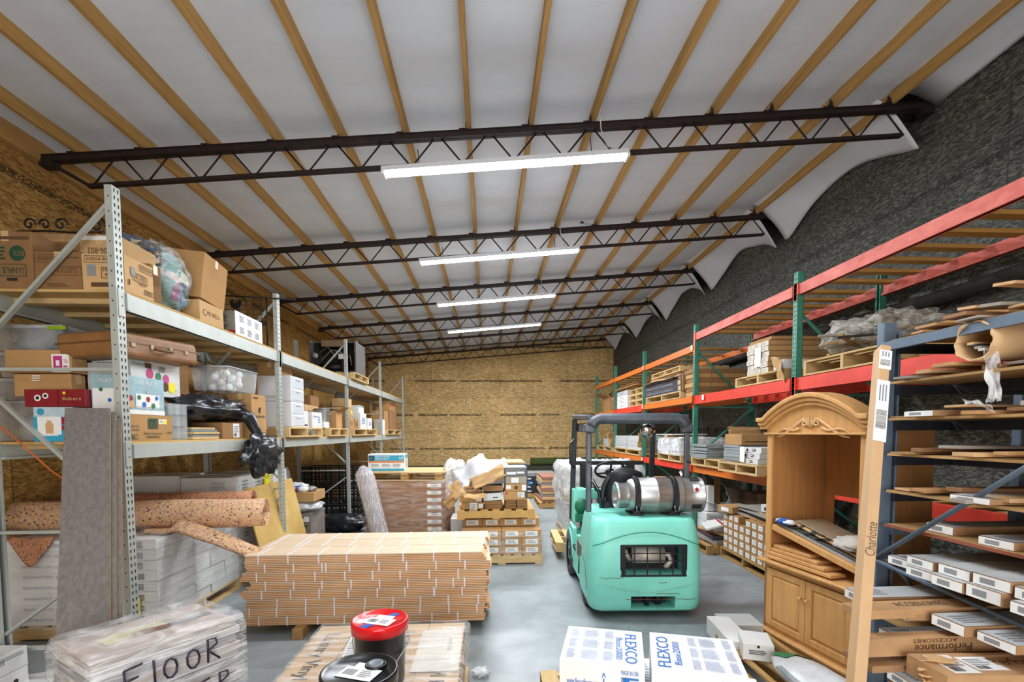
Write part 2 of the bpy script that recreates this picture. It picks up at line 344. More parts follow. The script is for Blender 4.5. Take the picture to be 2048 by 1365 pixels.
def marks_local(b,w,h,ms):
    for qi,q in enumerate(ms):
        kind,u,v,ww,hh,m=q[:6]; X=Matrix.Translation(((u-.5)*w,(v-.5)*h,.0012+.0004*qi))
        if kind=='r': b.add([(-ww*w/2,-hh*h/2,0),(ww*w/2,-hh*h/2,0),(ww*w/2,hh*h/2,0),(-ww*w/2,hh*h/2,0)],[(0,1,2,3)],m,X)
        elif kind=='t': b.text(q[6],hh*h,m,X,ww*w if ww else None)
        elif kind=='l':
            k=int(q[6])
            for i in range(k):
                y=(-.5+(i+.5)/k)*hh*h; e=hh*h/k*.25; wq=ww*w*U(.7,1); b.add([(-ww*w/2,y-e,0),(-ww*w/2+wq,y-e,0),(-ww*w/2+wq,y+e,0),(-ww*w/2,y+e,0)],[(0,1,2,3)],m,X)
        elif kind=='k':
            x=-ww*w/2
            while x<ww*w/2: t=U(.0012,.004); b.add([(x,-hh*h/2,0),(x+t,-hh*h/2,0),(x+t,hh*h/2,0),(x,hh*h/2,0)],[(0,1,2,3)],m,X); x+=t+U(.0015,.004)
SMALLPRINT=[('l',.5,.6,.8,.5,GREYINK,4),('k',.3,.2,.4,.25,INK)]
def byY(px0,px1,pyt,Y,zb,L,pyb=None):
    """box whose near face lies in plane Y between two image columns; base height zb"""
    a=XY(px0,pyt,Y=Y); c=XY(px1,pyt,Y=Y); h=(a.z+c.z)/2-zb
    if pyb is not None and zb is None: pass
    return ((a.x+c.x)/2,Y+L/2,zb),(abs(c.x-a.x),L,h)
def byX(px0,px1,pyt,X,zb,D,pym=None):
    """box whose aisle face lies in plane X between two image columns; D = size away from the aisle (sign gives the side)"""
    pm=(px0+px1)/2; a=XY(px0,pyt,X=X); c=XY(px1,pyt,X=X); m=XY(pm,pyt,X=X)
    return (X+D/2,(a.y+c.y)/2,zb),(abs(D),abs(c.y-a.y),m.z-zb)
def pallet(label,c,sx=1.2,sy=1.0,rz=0,group=None,mat=None,h=.13,nd=7):
    """boards run along x, three stringers along y... c = centre of its base"""
    o=thing('wooden_pallet',label,'pallet',c,rz,group); m=mat or PINE; bw=sx*.095
    for k in(-1,0,1): B(PINE if m is PINE else m).box((0,k*(sy/2-.02),h/2),(sx,.038,h-.036)).out('stringer',o)
    for k in range(nd):
        x=-sx/2+bw/2+k*(sx-bw)/(nd-1); B(PINEX if m is PINE else m).box((x,0,h-.009),(bw,sy,.018)).out('deck_board',o)
    for k in(0,.5,1): B(PINEX if m is PINE else m).box((-sx/2+bw/2+k*(sx-bw),0,.009),(bw,sy,.018)).out('bottom_board',o)
    return o
def tarp(name,label,cat,c,sz,mat,amp=.03,nu=18,nv=18,group=None,seed=0,rz=0,parent=None,over=.0,fs=1.0):
    """sheet draped over a box of size sz standing at c (base centre); bottom edge hangs to over (fraction of the height)"""
    import mathutils
    sx,sy,sh=sz; b=B(mat); ns=mathutils.noise.noise
    def fn(u,v):
        a=2*math.pi*u; ca,sa=math.cos(a),math.sin(a); k=max(abs(ca),abs(sa))
        if v<.4: r=v/.4; z=sh
        else: r=1; z=sh-(v-.4)/.6*sh*(1-over)
        x,y=ca/k*sx/2*r,sa/k*sy/2*r
        n=ns(Vector((x*5*fs+seed,y*5*fs,z*3*fs+seed)))*amp; n2=ns(Vector((x*14*fs,y*14*fs+seed,z*6*fs)))*amp*.5
        if v<.4: return (x,y,z+abs(n)+abs(n2)+.004)
        return (x*(1+(abs(n)+abs(n2)+.004)/max(.1,sx/2)),y*(1+(abs(n)+abs(n2)+.004)/max(.1,sy/2)),z)
    b.sheet(fn,nu*4,nv,mat)
    o=b.out(name,parent,label,cat,group); o.location=c; o.rotation_euler=(0,0,rz); return o
import mathutils.noise
def blob(name,label,cat,c,r,mat,amp=.2,fs=3,seed=0,n=40,parent=None,rz=0,group=None,flat=.0,fold=0):
    """crumpled lump (bag of soft things): radii r, noise-shaped, resting flat on its base"""
    b=B(mat); ns=mathutils.noise.noise
    def fn(u,v):
        a=2*math.pi*u; t=math.pi*v; d=Vector((math.cos(a)*math.sin(t),math.sin(a)*math.sin(t),math.cos(t)))
        k=1+amp*ns(d*fs+Vector((seed,0,0)))+amp*.5*ns(d*fs*2.7+Vector((0,seed,0)))
        if fold: k+=fold*abs(ns(Vector((d.x*2+seed,d.y*9,d.z*9))))
        p=Vector((d.x*r[0]*k,d.y*r[1]*k,d.z*r[2]*k+r[2])); p.z=max(p.z,flat*r[2]); return p
    b.sheet(fn,n,n//2,mat); o=b.out(name,parent,label,cat,group); o.location=c; o.rotation_euler=(0,0,rz); return o
# ================================================================ the room
XLW,XRW,YF,YB=-4.2,4.62,17.6,-3.6
def zt(x): return 4.36+.083*(x+4.15)      # top of the trusses
def zc(x): return zt(x)+.13               # underside of the white sheet
OSBT=osb('osb_tan','#bd965c','#dfb878','#f0d19c','#3a3a1e',0,ox=2.0,oz=-.55+1.22,ink=.85,fs=.9)
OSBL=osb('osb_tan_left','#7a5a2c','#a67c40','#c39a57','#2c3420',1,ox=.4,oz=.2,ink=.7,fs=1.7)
OSBD=osb('osb_dark','#33342f','#4e4f49','#777870','#22301f',1,ox=.7,oz=.05,ink=.55,rough=.6,fs=1.9)
def struct(b,name): return b.out(name,kind='structure')
struct(B(concrete()).box((.2,7,-.05),(9.2,21.4,.1)),'floor')
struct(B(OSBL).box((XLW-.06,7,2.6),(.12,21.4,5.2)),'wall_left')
struct(B(OSBD).box((XRW+.06,7,2.8),(.12,21.4,5.6)),'wall_right')
struct(B(OSBT).box((.2,YF+.06,2.75),(9.0,.12,5.5)),'wall_back')
b=B(OSBL); b.box((-3.0,YB-.06,2.75),(2.6,.12,5.5)); b.box((3.6,YB-.06,2.75),(2.2,.12,5.5)); b.box((.4,YB-.06,4.3),(4.2,.12,2.4)); struct(b,'wall_front')
b=B(M('grey_door_frame','#8f9296',.5)); b.box((-1.74,YB-.06,1.55),(.08,.2,3.1)); b.box((2.54,YB-.06,1.55),(.08,.2,3.1)); b.box((.4,YB-.06,3.12),(4.36,.2,.08)); struct(b,'added_door_1')  # unseen door frame, added only to go with the fill light
CURB=M('dark_concrete_curb','#4d5042',.9,var=.2,scale=5,bump=.3)
struct(B(CURB).box((.2,YF-.21,.27),(8.8,.42,.54)),"baseboard_back")
SHEETM=M('white_insulation_facing','#dde3ee',.6,var=.035,scale=1.6,st=(1,2.5,1),bump=.12,bscale=5,spec=.3)
ns=mathutils.noise.noise
def ceil_fn(u,v):
    x=-4.3+u*(4.12+4.3); y=YB+v*(YF-YB)
    k=((x+3.81)/.612)%1; sag=.018*math.sin(math.pi*k)
    t=((y-4.9)/2.48)%1; sag+=.015*math.sin(math.pi*t)
    return (x,y,zc(x)-sag-.012*ns(Vector((x*2,y*2,0))))
cb=B(SHEETM); cb.sheet(ceil_fn,112,90)
cb.box((.2,7,5.45),(9.2,21.6,.06))
ce=struct(cb,'ceiling')
# the loose edge of the sheet hangs down along the right wall, bay by bay
for i,(y0,y1,dr) in enumerate([(YB,4.86,.12),(4.98,7.34,.42),(7.46,9.8,.5),(9.95,12.3,.5),(12.4,14.8,.5),(14.9,17.25,.45)]):
    def fl(u,v,y0=y0,y1=y1,dr=dr,i=i):
        x=4.02+.56*u; y=y0+(y1-y0)*v
        d=dr*(u**1.5)*(1.25-.75*math.sin(math.pi*min(1,v*1.05))) + .05*ns(Vector((x*3,y*2,i*5)))*u
        if i and v<.12: x-= (1-v/.12)*.06*u
        return (x,y,zc(x)-d)
    B(SHEETM).sheet(fl,14,26,t=.006).out('sheet_edge',ce)
for px,py in ((408,122),(452,376),(1165,447)):
    p=XY(px,py,Z=zc(-2)-.03 if px<1000 else zc(1)-.03)
    B(M('torn_dark','#4a4c48',.9)).add([(p.x-.05,p.y,p.z),(p.x+.07,p.y+.02,p.z),(p.x-.03,p.y-.09,p.z)],[(0,1,2)]).out('tear',ce)
    B(SHEETM).sheet(lambda u,v:(p.x+.02+.12*u,p.y-.1+.12*v,p.z-.05*u*v-.004),4,4).out('torn_flap',ce)
# joists
JX=[-3.83+.612*i for i in range(14)]
jo=None
for i,x in enumerate(JX):
    lb='raw lumber ceiling joist, %s counted from the left wall'%ORD[i]
    if jo is None:
        b=B(JOIST); L_=(YF-YB)/4
        for k in range(4): b.box((0,YB+L_*(k+.5),0),(.042,L_-.004,.115))
        jo=b.out('ceiling_joist',label=lb,cat='joist',group='ceiling joists',bevel=.003,seg=1); jo.location=(x,0,zt(x)+.06)
    else: dup(jo,(x,0,zt(x)+.06),None,lb)
B(JOIST).box((-4.16,7,zt(-4.16)+.03),(.06,21,.2)).out('ledger_board',label='raw lumber ledger board along the top of the left wall',cat='board')
# trusses
TY=[4.9,7.38,9.86,12.34,14.82,17.2]
tr=None
sl=math.atan(.083)
for i,y in enumerate(TY):
    lb='rusty black steel bar joist across the room, %s from the camera'%ORD[i]
    if tr is None:
        x0,x1=-4.14,4.55; tr=thing('steel_truss',lb,'roof truss',(0,y,0),0,'steel roof trusses')
        b=B(IRON)
        for s in(-.022,.022): b.bar((x0,s,zt(x0)-.04),(x1,s,zt(x1)-.036),.036,.046,up=(0,0,1))
        b.bar((x0,0,zt(x0)-.012),(x1,0,zt(x1)-.012),.1,.008)
        for xx in (x0+.05,x1-.05): b.box((xx,0,zt(xx)-.075),(.12,.1,.07))
        b.out('top_chord',tr)
        b=B(IRON); xb0,xb1=-3.75,4.25
        for s in(-.015,.015): b.bar((xb0,s,zt(xb0)-.30),(xb1,s,zt(xb1)-.30),.022,.03)
        b.bar((x0+.1,0,zt(x0)-.09),(xb0+.02,0,zt(xb0)-.30),.03,.03)
        b.out('bottom_chord',tr)
        wv=None; n=16; pw=(xb1-xb0)/n
        for k in range(n):
            xx=xb0+.04+k*pw
            if wv is None:
                z0=zt(xx)
                b=B(IRON); b.tube([(0,0,-.30),(pw*.42,0,-.06+.083*pw*.42)],.009,n=6); b.tube([(pw*.58,0,-.06+.083*pw*.58),(pw*.97,0,-.30+.083*pw)],.009,n=6)
                wv=b.out('web_rod',tr); wv.location=(xx,0,zt(xx))
            else:
                c=wv.copy(); SC.collection.objects.link(c); c.parent=tr; c.location=(xx,0,zt(xx))
        sc_=None
        for x in JX:
            if sc_ is None:
                b=B(IRON); b.box((-.045,-.0,.0),(.05,.09,.006)); b.add([(-.026,-.05,0),(-.026,.05,0),(-.026,0,.11)],[(0,1,2)]); b.box((-.028,0,.03),(.006,.07,.06)); b.box((-.06,0,.012),(.07,.02,.02))
                sc_=b.out('seat_clip',tr); sc_.location=(x,0,zt(x))
            else:
                c=sc_.copy(); SC.collection.objects.link(c); c.parent=tr; c.location=(x,0,zt(x))
    else: dup(tr,(0,y,0),None,lb)
# strip lights
TUBEM,_nt,_N,_L,_bs=nodes('lit_tube'); _bs.inputs['Base Color'].default_value=(.9,.95,1,1); _bs.inputs['Emission Color'].default_value=(.86,.93,1,1); _bs.inputs['Emission Strength'].default_value=TUBE_E
TUBEN,_nt,_N,_L,_bs=nodes('near_lit_tube'); _bs.inputs['Emission Color'].default_value=(.86,.93,1,1); _bs.inputs['Emission Strength'].default_value=26
TUBED,_nt,_N,_L,_bs=nodes('dim_lit_tube'); _bs.inputs['Base Color'].default_value=(.9,.95,1,1); _bs.inputs['Emission Color'].default_value=(.86,.93,1,1); _bs.inputs['Emission Strength'].default_value=30
FIXW=M('white_enamel','#e4e6ea',.35,var=.02)
def strip(y,lb,power,tube=None,x0=-.97,x1=1.38,z0=4.19,z1=4.405):
    a=math.atan((z1-z0)/(x1-x0)); L_=math.hypot(x1-x0,z1-z0)
    t=thing('strip_light',lb,'ceiling light',((x0+x1)/2,y,(z0+z1)/2),0,'fluorescent strip lights'); t.rotation_euler=(0,-a,0)
    b=B(FIXW); b.prism([(-.065,.0),(-.04,.055),(.04,.055),(.065,0),(.058,0),(.035,.012),(-.035,.012),(-.058,0)],L_,X=rot(0,0,0)@Matrix(((0,0,1,-L_/2),(1,0,0,0),(0,1,0,.0),(0,0,0,1)))); b.out('housing',t,bevel=.002,seg=1)
    for s in(-.03,.03): B(tube or TUBEM).tube([(-L_/2+.03,s,-.008),(L_/2-.03,s,-.008)],.014,n=10).out('fluorescent_tube',t)
    for s in(-1,1): B(WPL).box((s*(L_/2-.012),0,-.004),(.03,.12,.045)).out('end_cap',t,bevel=.006)
    for s in(-.7,.7): B(IRON).tube([(s*L_/2,0,.05),(s*L_/2,.0,.20)],.004,n=6).out('hanger',t)
    ld=bpy.data.lights.new('strip_lamp','AREA'); ld.shape='RECTANGLE'; ld.size=L_-.1; ld.size_y=.09; ld.energy=power; ld.color=(.93,.965,1)
    lo=bpy.data.objects.new('strip_lamp',ld); SC.collection.objects.link(lo); lo.parent=t; lo.location=(0,0,-.03)
    return t
for i,(y,wd) in enumerate(zip((4.75,7.25,9.72,12.30),('nearest and largest of the row','second from the camera','third from the camera','dimmest and farthest of the row'))):
    strip(y,'white fluorescent strip light under a roof truss, '+wd,(LAMP_W*.85,LAMP_W,LAMP_W*1.3,LAMP_W*2.6)[i],TUBEM if i<3 else TUBED,z0=4.19+.03*min(i,2),z1=4.405+.03*min(i,2))
for i,y in enumerate((2.2,-.4,-2.6)):
    strip(y,'white fluorescent strip light overhead, %s'%('just in front of the camera position','behind the camera position','farthest behind the camera')[i],NEAR_W,TUBEN)
CAB=M('grey_cable','#b9bab8',.4)
for i,(y,lb) in enumerate(((4.75,'grey cable dropping from the ceiling joist to the nearest strip light'),(7.25,'grey cable dropping from the ceiling joist to the second strip light'),(9.72,'grey cable dropping from the ceiling joist to the third strip light'))):
    xj=JX[8]+.03; pts=[]
    pts+=[(xj,y-2.4+.1,zt(xj)+.03),(xj+.005,y-1.2,zt(xj)+.02),(xj,y-.35,zt(xj)+.02),(xj-.02,y-.1,zt(xj)-.05),(xj+.0,y-.08,zt(xj)-.2),(xj+.07,y-.04,zt(xj)-.32),(xj+.17,y,4.405+.03*i-.01+.06)]
    P=[Vector(p) for p in pts]; q=[P[0]]
    for k in range(1,len(P)): q+= [P[k-1].lerp(P[k],.5),P[k]]
    B(CAB).tube(q,.006,n=6).out('power_cable',label=lb,cat='cable')

b=B(M('dark_duct_wrap','#3b3c39',.7,var=.25,scale=9,bump=.3)); b.tube([(4.52,YB+.1+i*1.0,3.08+.012*math.sin(i*1.3)) for i in range(22)],[.075+.006*math.sin(i*2.1) for i in range(22)],n=14)
b.out('wrapped_pipe',label='dark wrapped pipe running along the right wall behind the rack',cat='pipe')
# ================================================================ pallet racks
def post_mesh(m,h,sx,sy,face,other=True,lod=1):
    """column: slotted face toward the aisle (face=+1 -> +x), round holes toward the camera"""
    b=B(m); t=.004
    b.box((face*(sx/2-t/2),0,h/2),(t,sy,h)); 
    for s in(-1,1): b.box((0,s*(sy/2-t/2),h/2),(sx,t,h)); b.box((-face*(sx/2-t/2),s*(sy/2-.01),h/2),(t,.02,h))
    e=face*(sx/2+.0012); n=int(h/.0508)
    for k in range(n):
        z=.04+k*.0508
        for s in(-1,1):
            y=s*sy*.22; a=.0065; b.add([(e,y-a,z+.008),(e,y-a*.5,z-.014),(e,y+a*.5,z-.014),(e,y+a,z+.008),(e,y,z+.013)],[(0,1,2,3,4)],HOLE)
        if k%2==0:
            y=-sy/2-.0012; b.add([(math.cos(i*math.pi/4)*.005,y,z+math.sin(i*math.pi/4)*.006) for i in range(8)],[tuple(range(8))],HOLE)
    return b
def rack(label,grp,xf,xb,ys,h,m,levels,psx,psy,face,braces,lbl):
    """levels: list of (z_top, [front beam material per bay], height, deck function)"""
    t=thing('pallet_rack',label,'shelving rack',((xf+xb)/2,(ys[0]+ys[-1])/2,0)); o=Vector(t.location)
    fr0=None
    for k,y in enumerate(ys):
        if fr0 is None:
            fr=bpy.data.objects.new('upright_frame',None); SC.collection.objects.link(fr); fr.empty_display_size=.1; fr.parent=t; fr.location=(0,y-o.y,0); fr0=fr
            pm=post_mesh(m,h,psx,psy,face)
            p1=pm.out('post',fr); p1.location=(xf-o.x,0,0)
            p2=post_mesh(m,h-.02,psx,psy,-face).out('post',fr); p2.location=(xb-o.x,0,0)
            for x in(xf,xb): B(m).box((x-o.x,0,.004),(.12,.12,.008)).out('foot_plate',fr)
            for (za,zb_) in braces: B(m).bar((xf-o.x,.012,za),(xb-o.x,.012,zb_),.022,.034,up=(0,1,0)).out('brace',fr)
        else:
            c=fr0.copy(); SC.collection.objects.link(c); c.parent=t; c.location=(0,y-o.y,0)
            for ch in list(fr0.children): d=ch.copy(); SC.collection.objects.link(d); d.parent=c
    for z,mats,bh,deck in levels:
        for k in range(len(ys)-1):
            mt=mats[k]
            if mt is None: continue
            ya,yb=ys[k]+psy/2,ys[k+1]-psy/2
            for x,s in((xf,face),(xb,-face)):
                b=B(mt,X=Matrix.Translation((-o.x,-o.y,0))); xx=x+s*(psx/2-.012)
                b.box((xx-s*.012,(ya+yb)/2,z-bh/2),(.042,yb-ya,bh)); b.box((xx-s*.03,(ya+yb)/2,z-bh+.01),(.05,yb-ya,.02))
                for ye,q in((ya,1),(yb,-1)):
                    b.box((x+s*(psx/2+.003),ye-q*psy*.45,z-bh/2-.02),(.005,psy*.8,bh+.07)); b.box((xx+s*.004,ye+q*.012,z-bh/2),(.05,.02,bh*.95))
                    for zz in(.02,-.04): b.add([(x+s*(psx/2+.007),ye-q*psy*.45+math.cos(i)*.006,z-bh/2+zz+math.sin(i)*.006) for i in range(6)],[tuple(range(6))],HOLE)
                b.out('beam',t,bevel=.003,seg=1)
            deck(t,o,k,ya,yb,z)
    return t
def deck_ply(x0,x1):
    def f(t,o,k,ya,yb,z):
        w=(yb-ya)/2
        for i in range(2): B(PLY).box(((x0+x1)/2-o.x,ya+w*(i+.5)-o.y,z+.009),(abs(x1-x0),w-.006,.018)).out('plywood_deck',t)
        n=6
        for i in range(n):
            y=ya+(i+.5)*(yb-ya)/n; B(PINE).box(((x0+x1)/2-o.x,y-o.y,z-.02),(abs(x1-x0)-.06,.085,.038)).out('cross_slat',t)
    return f
def deck_slats(x0,x1,n=7,w=.09,th=.038):
    def f(t,o,k,ya,yb,z):
        for i in range(n):
            y=ya+(i+.5)*(yb-ya)/n; B(JOISTX).box(((x0+x1)/2-o.x,y-o.y,z-.018),(abs(x1-x0)-.05,w,th)).out('cross_slat',t)
    return f
JOISTX=M('slat_lumber','#c08f4e',.75,var=.13,scale=3,st=(1,12,12),rnd=.08,spec=.2)
XF,XB=-2.6,-3.5
LY=[3.6,6.22,9.15,12.0,15.2]
rack('long light grey slotted pallet rack along the left wall with two loaded shelves','',XF,XB,LY,3.47,GALV,[(2.76,[GALV]*4,.125,deck_ply(XF+.02,XB-.02)),(1.68,[GALV]*4,.11,deck_ply(XF+.02,XB-.02))],.05,.078,1,[(3.40,2.42),(2.21,2.21),(1.15,2.06),(1.05,1.05),(.95,.3),(.2,.2)],'left')
ZT,ZL=2.78,1.70
# ---------------------------------------------------------------- top shelf, left
c,s=byY(-45,62,462,3.66,ZT,.45); carton('cardboard_box','tall moving box with green print, first on the top left shelf','cardboard box',c,s,mat=CARDK,ms=[('f','c',.72,.62,.3,.3,DKG),('f','t',.75,.62,.2,.09,CARDK,'BOX',math.pi),('f','t',.62,.33,.42,.12,DKG,'U-HAUL',math.pi),('f','o',.62,.33,.5,.2,DKG),('f','r',.6,.17,.2,.05,INK),('f','r',.5,.88,.9,.05,INKB),('f','l',.35,.62,.3,.25,DKG,4)])
c,s=byY(68,162,504,3.66,ZT,.5); nug=carton('cardboard_box','closed food carton marked NUGGETS on the top left shelf','cardboard box',c,s,mat=CARDK,ms=[('f','t',.27,.82,.4,.11,INKB,'00407-9'),('f','o',.27,.82,.5,.2,INKB),('f','t',.66,.5,.5,.13,INKB,'NUGGETS'),('f','o',.68,.5,.62,.22,INKB),('f','l',.5,.12,.5,.1,INKB,3),('f','r',.8,.85,.3,.03,INKB)])
c,s=byY(58,150,458,4.2,ZT,.4); carton('cardboard_box','pale carton with raised lid behind the nuggets carton','cardboard box',(c[0],c[1]+.1,c[2]),s,mat=CARD2)
c,s=byY(163,247,508,3.66,ZT,.30); fr=carton('cardboard_box','closed fry carton marked MAC FRIES beside the first rack post','cardboard box',c,s,mat=CARD2,ms=[('f','t',.4,.85,.6,.1,INKB,'00004-849'),('f','o',.42,.85,.72,.18,INKB),('f','t',.72,.55,.45,.1,INKB,'FRENCH'),('f','t',.72,.42,.35,.1,INKB,'POT'),('f','o',.72,.48,.52,.3,INKB),('f','r',.5,.15,.6,.12,INKB),('f','r',.22,.55,.2,.3,GREYINK),
   ('r','t',.5,.5,.42,.15,INKB,'MAC FRIES'),('r','o',.5,.5,.5,.22,INKB),('r','t',.72,.82,.4,.11,INKB,'00004-849'),('r','o',.72,.82,.46,.17,INKB),('r','o',.8,.16,.34,.13,INKB),('r','l',.8,.16,.3,.08,INKB,2),('r','r',.26,.62,.14,.26,GREYINK),('r','l',.6,.34,.3,.08,INKB,2),('r','r',.12,.28,.05,.16,INKB)])
c2,s2=byY(158,236,470,3.74,ZT+s[2]+.003,.4); carton('cardboard_box','flat white-topped carton lying on the MAC FRIES carton','cardboard box',c2,s2,mat=CARD2,ms=[('f','t',.5,.3,.6,.3,INKB,'206-802',math.pi),('f','r',.5,.85,.95,.18,WL),('t','r',.5,.5,.9,.9,WL)])
c,s=byX(337,346,548,XF-.01,ZT,-.3); c=(c[0],4.03,c[2]); carton('cardboard_box','narrow carton squeezed between the fry carton and the bag of quilts','cardboard box',c,(s[0],.13,s[2]),mat=CARDK,ms=[('r','l',.5,.6,.7,.3,INKB,4)])
QU=speckle('patchwork_quilt','#7fa7a5',['#c8ccb8','#7d3047','#5c88a8','#a7b56a','#3f4f66','#d8c9c4','#8b5a7d'],9,.85)
QU2=speckle('floral_quilt','#6a625c',['#8a3a4a','#7c8a62','#b9a890','#4d5a6e','#55504a'],14,.85)
t=thing('quilt_bag','clear plastic bag stuffed with patchwork quilts leaning on the cartons','bag',(XF-.30,4.36,ZT))
blob('quilt',None,None,(0.08,.02,0),(.20,.22,.28),QU,.25,3,seed=3,parent=t); blob('quilt',None,None,(0,-.12,.28),(.2,.26,.12),QU2,.3,3,seed=8,parent=t,rz=.5); blob('quilt',None,None,(.0,-.06,.36),(.2,.30,.1),QU2,.35,3,seed=5,parent=t,rz=.3); blob('quilt',None,None,(.02,-.20,.38),(.17,.22,.09),QU2,.35,3,seed=15,parent=t,rz=.1)
blob('plastic_bag',None,None,(.08,.02,0),(.23,.25,.30),film('clear_bag_film',a0=.06,a1=.45,scale=6,st=(1,1,3)),.22,3,seed=3,parent=t)
c,s=byY(397,428,606,5.0,ZT,.42); carton('cardboard_box','small printed carton under the big tilted box on the top left shelf','cardboard box',(XF-.19,4.83,ZT),(.34,.40,.20),mat=CARD2,ms=[('r','t',.55,.5,.5,.2,INKB,'PIE SHELLS'),('r','c',.2,.5,.16,.3,INKB),('r','c',.2,.5,.13,.25,CARD2)])
carton('cardboard_box','large plain box tilted on top of the small printed carton','cardboard box',(XF-.28,4.86,ZT+.235),(.5,.44,.42),.05,mat=CARD,ry=.09,rx=-.06)
carton('cardboard_box','tall kraft box standing behind the tilted box near the wall side','cardboard box',(XF-.70,5.0,ZT),(.34,.5,.52),.02,mat=CARDK)
carton('paper_sheet','loose printed white sheet standing behind the tilted box','paper',(XF-.3,5.18,ZT),(.32,.006,.30),.1,mat=WCARD,rx=-.1,seam=False,ms=[('f','l',.5,.5,.7,.7,GREYINK,7)],bev=0)
VB=M('vented_white_metal','#c9cbcc',.4,.2,var=.03)
# vented appliance box: white perforated casing with red striped base
t=carton('toaster_oven','white vented appliance casing with six slot grilles on the top left shelf','appliance',(XF-.25,5.55,ZT),(.46,.60,.25),0,mat=M('grey_shadow_metal','#8b8a80',.5),seam=False,ms=[('f','l',.7,.7,.3,.25,HOLE,4),('f','l',.7,.3,.3,.25,HOLE,4),('f','r',.5,.1,1,.2,RED)])
pb=B(VB,X=Matrix.Translation((.232,0,.13))); pb.box((0,0,0),(.006,.60,.25))
for i in range(3):
    for j in range(2):
        for k in range(5): pb.box((.0035,-.17+i*.17,-.06+j*.12+(k-2)*.014),(.002,.09,.006),HOLE)
pb.out('side_panel',t)
# black wire plant stand
t=thing('wire_rack','black wire rack with a butterfly ornament at the second rack post','rack',(XF-.40,6.08,ZT))
BW=M('black_wire','#1b1a18',.5,.2)
for z,l in ((.62,.95),(.34,.6),(.31,.6),(.03,.55)): B(BW).tube([(-.45,-.1,z),(l-.3,.12,z)],.010,n=6).out('shelf_rod',t)
for x,y in((-.42,-.1),(-.38,.05),(.3,.1)): B(BW).tube([(x,y,0),(x,y,.66)],.009,n=6).out('upright_rod',t)
b=B(BW)
for k in range(9): b.tube([(-.40+k*.085,.0,.30),(-.40+k*.085,.0,.60)],.0035,n=5)
for k in range(6): b.tube([(-.40,.0,.30+k*.055),(.30,.0,.30+k*.055)],.0035,n=5)
b.out('wire_grid',t)
b=B(BW)
for sx in(-1,1):
    for up in(-1,1): b.prism([(0,0),(sx*.05,up*.02),(sx*.075,up*.09),(sx*.03,up*.11),(sx*.008,up*.05)],.01,X=Matrix.Translation((0,-.03,.46))@rot(math.pi/2,0,0))
b.tube([(0,-.03,.37),(0,-.03,.56)],.01,n=6); b.out('butterfly',t)
# condensing unit on its pallet
pallet('pale wooden pallet under the black condensing unit on the top left shelf',(XF-.36,9.95,ZT),.9,1.1)
t=thing('condensing_unit','open-sided black and grey condensing unit on a pallet','machine',(XF-.36,9.9,ZT+.13))
GM=M('unit_grey_metal','#6d6b6a',.5,.3); DKM=M('unit_black','#17181b',.5,.2)
hh=.62
for s in(-1,1): B(GM).box((s*.43,0,hh/2),(.03,.7,hh)).out('side_panel',t)
B(GM).box((0,.1,hh-.01),(.89,.55,.02)).out('top_panel',t); B(DKM).box((0,.34,hh/2),(.83,.03,hh)).out('fan_shroud',t); B(DKM).box((0,0,.02),(.86,.72,.04)).out('base_pan',t)
B(M('kraft_flap','#8a7256',.8)).box((0,-.345,hh-.06),(.42,.01,.12)).out('cardboard_flap',t)
B(DKM).lathe([(.12,0),(.13,.05),(.13,.2),(.09,.27),(.03,.29)],X=Matrix.Translation((.15,-.1,.04))).out('compressor',t)
B(DKM).tube([(-.3,-.15,.13),(.1,-.15,.13)],.07,n=16).out('receiver',t)
b=B(M('copper_pipe','#a89a8c',.35,.6)); b.tube([(.15,-.15,.3),(.12,-.2,.42),(-.05,-.25,.45),(-.2,-.25,.3),(-.3,-.2,.2)],.012,n=8); b.tube([(.2,-.18,.28),(.3,-.25,.35),(.33,-.25,.15)],.012,n=8); b.tube([(-.32,-.3,.35),(-.1,-.3,.5),(.05,-.3,.3)],.009,n=8); b.out('pipework',t)
B(WPL).box((.13,-.22,.33),(.1,.06,.1)).out('valve_box',t); B(GALV).lathe([(.03,0),(.05,.02),(.05,.05)],X=Matrix.Translation((-.33,-.3,.33))@rot(math.pi/2)).out('gauge',t)
# ---------------------------------------------------------------- lower shelf, bay 1 (left of the first post and beside it)
CLR=film('clear_tub_plastic','#dfe6ea',.22,.5,scale=3,st=(1,1,1),rough=.15,bump=.15); LIDG=M('lime_lid_clip','#9fbf2c',.4); LIDW=M('frosted_lid','#b9bfc4',.35,spec=.6)
def bin_(label,c,sx,sy,h,lid=True,fill=None,seed=0,clip=True):
    t=thing('storage_bin',label,'storage bin',c)
    b=B(CLR); k=.92
    for z0,z1,a0,a1 in ((0,h-.03,k,1.),):
        v=[]; 
        for z,a in((z0,a0),(z1,a1)): v+=[(-sx/2*a,-sy/2*a,z),(sx/2*a,-sy/2*a,z),(sx/2*a,sy/2*a,z),(-sx/2*a,sy/2*a,z)]
        b.add(v,[(0,1,5,4),(1,2,6,5),(2,3,7,6),(3,0,4,7),(3,2,1,0)])
    b.out('tub',t,bevel=.01)
    if lid: B(LIDW).box((0,0,h-.015),(sx+.02,sy+.02,.03)).out('lid',t,bevel=.008)
    else: B(LIDW).tube([(-sx/2,-sy/2,h-.02),(sx/2,-sy/2,h-.02),(sx/2,sy/2,h-.02),(-sx/2,sy/2,h-.02)],.008,closed=True,n=6).out('rim',t)
    if clip: B(LIDG).box((sx/2-.03,-sy/2-.008,h-.025),(.13,.02,.03)).out('lid_clip',t,bevel=.004)
    if fill: blob('contents',None,None,(0,0,.01),(sx*.4,sy*.38,h*.36),fill,.3,2,seed=seed,parent=t,n=24)
    return t
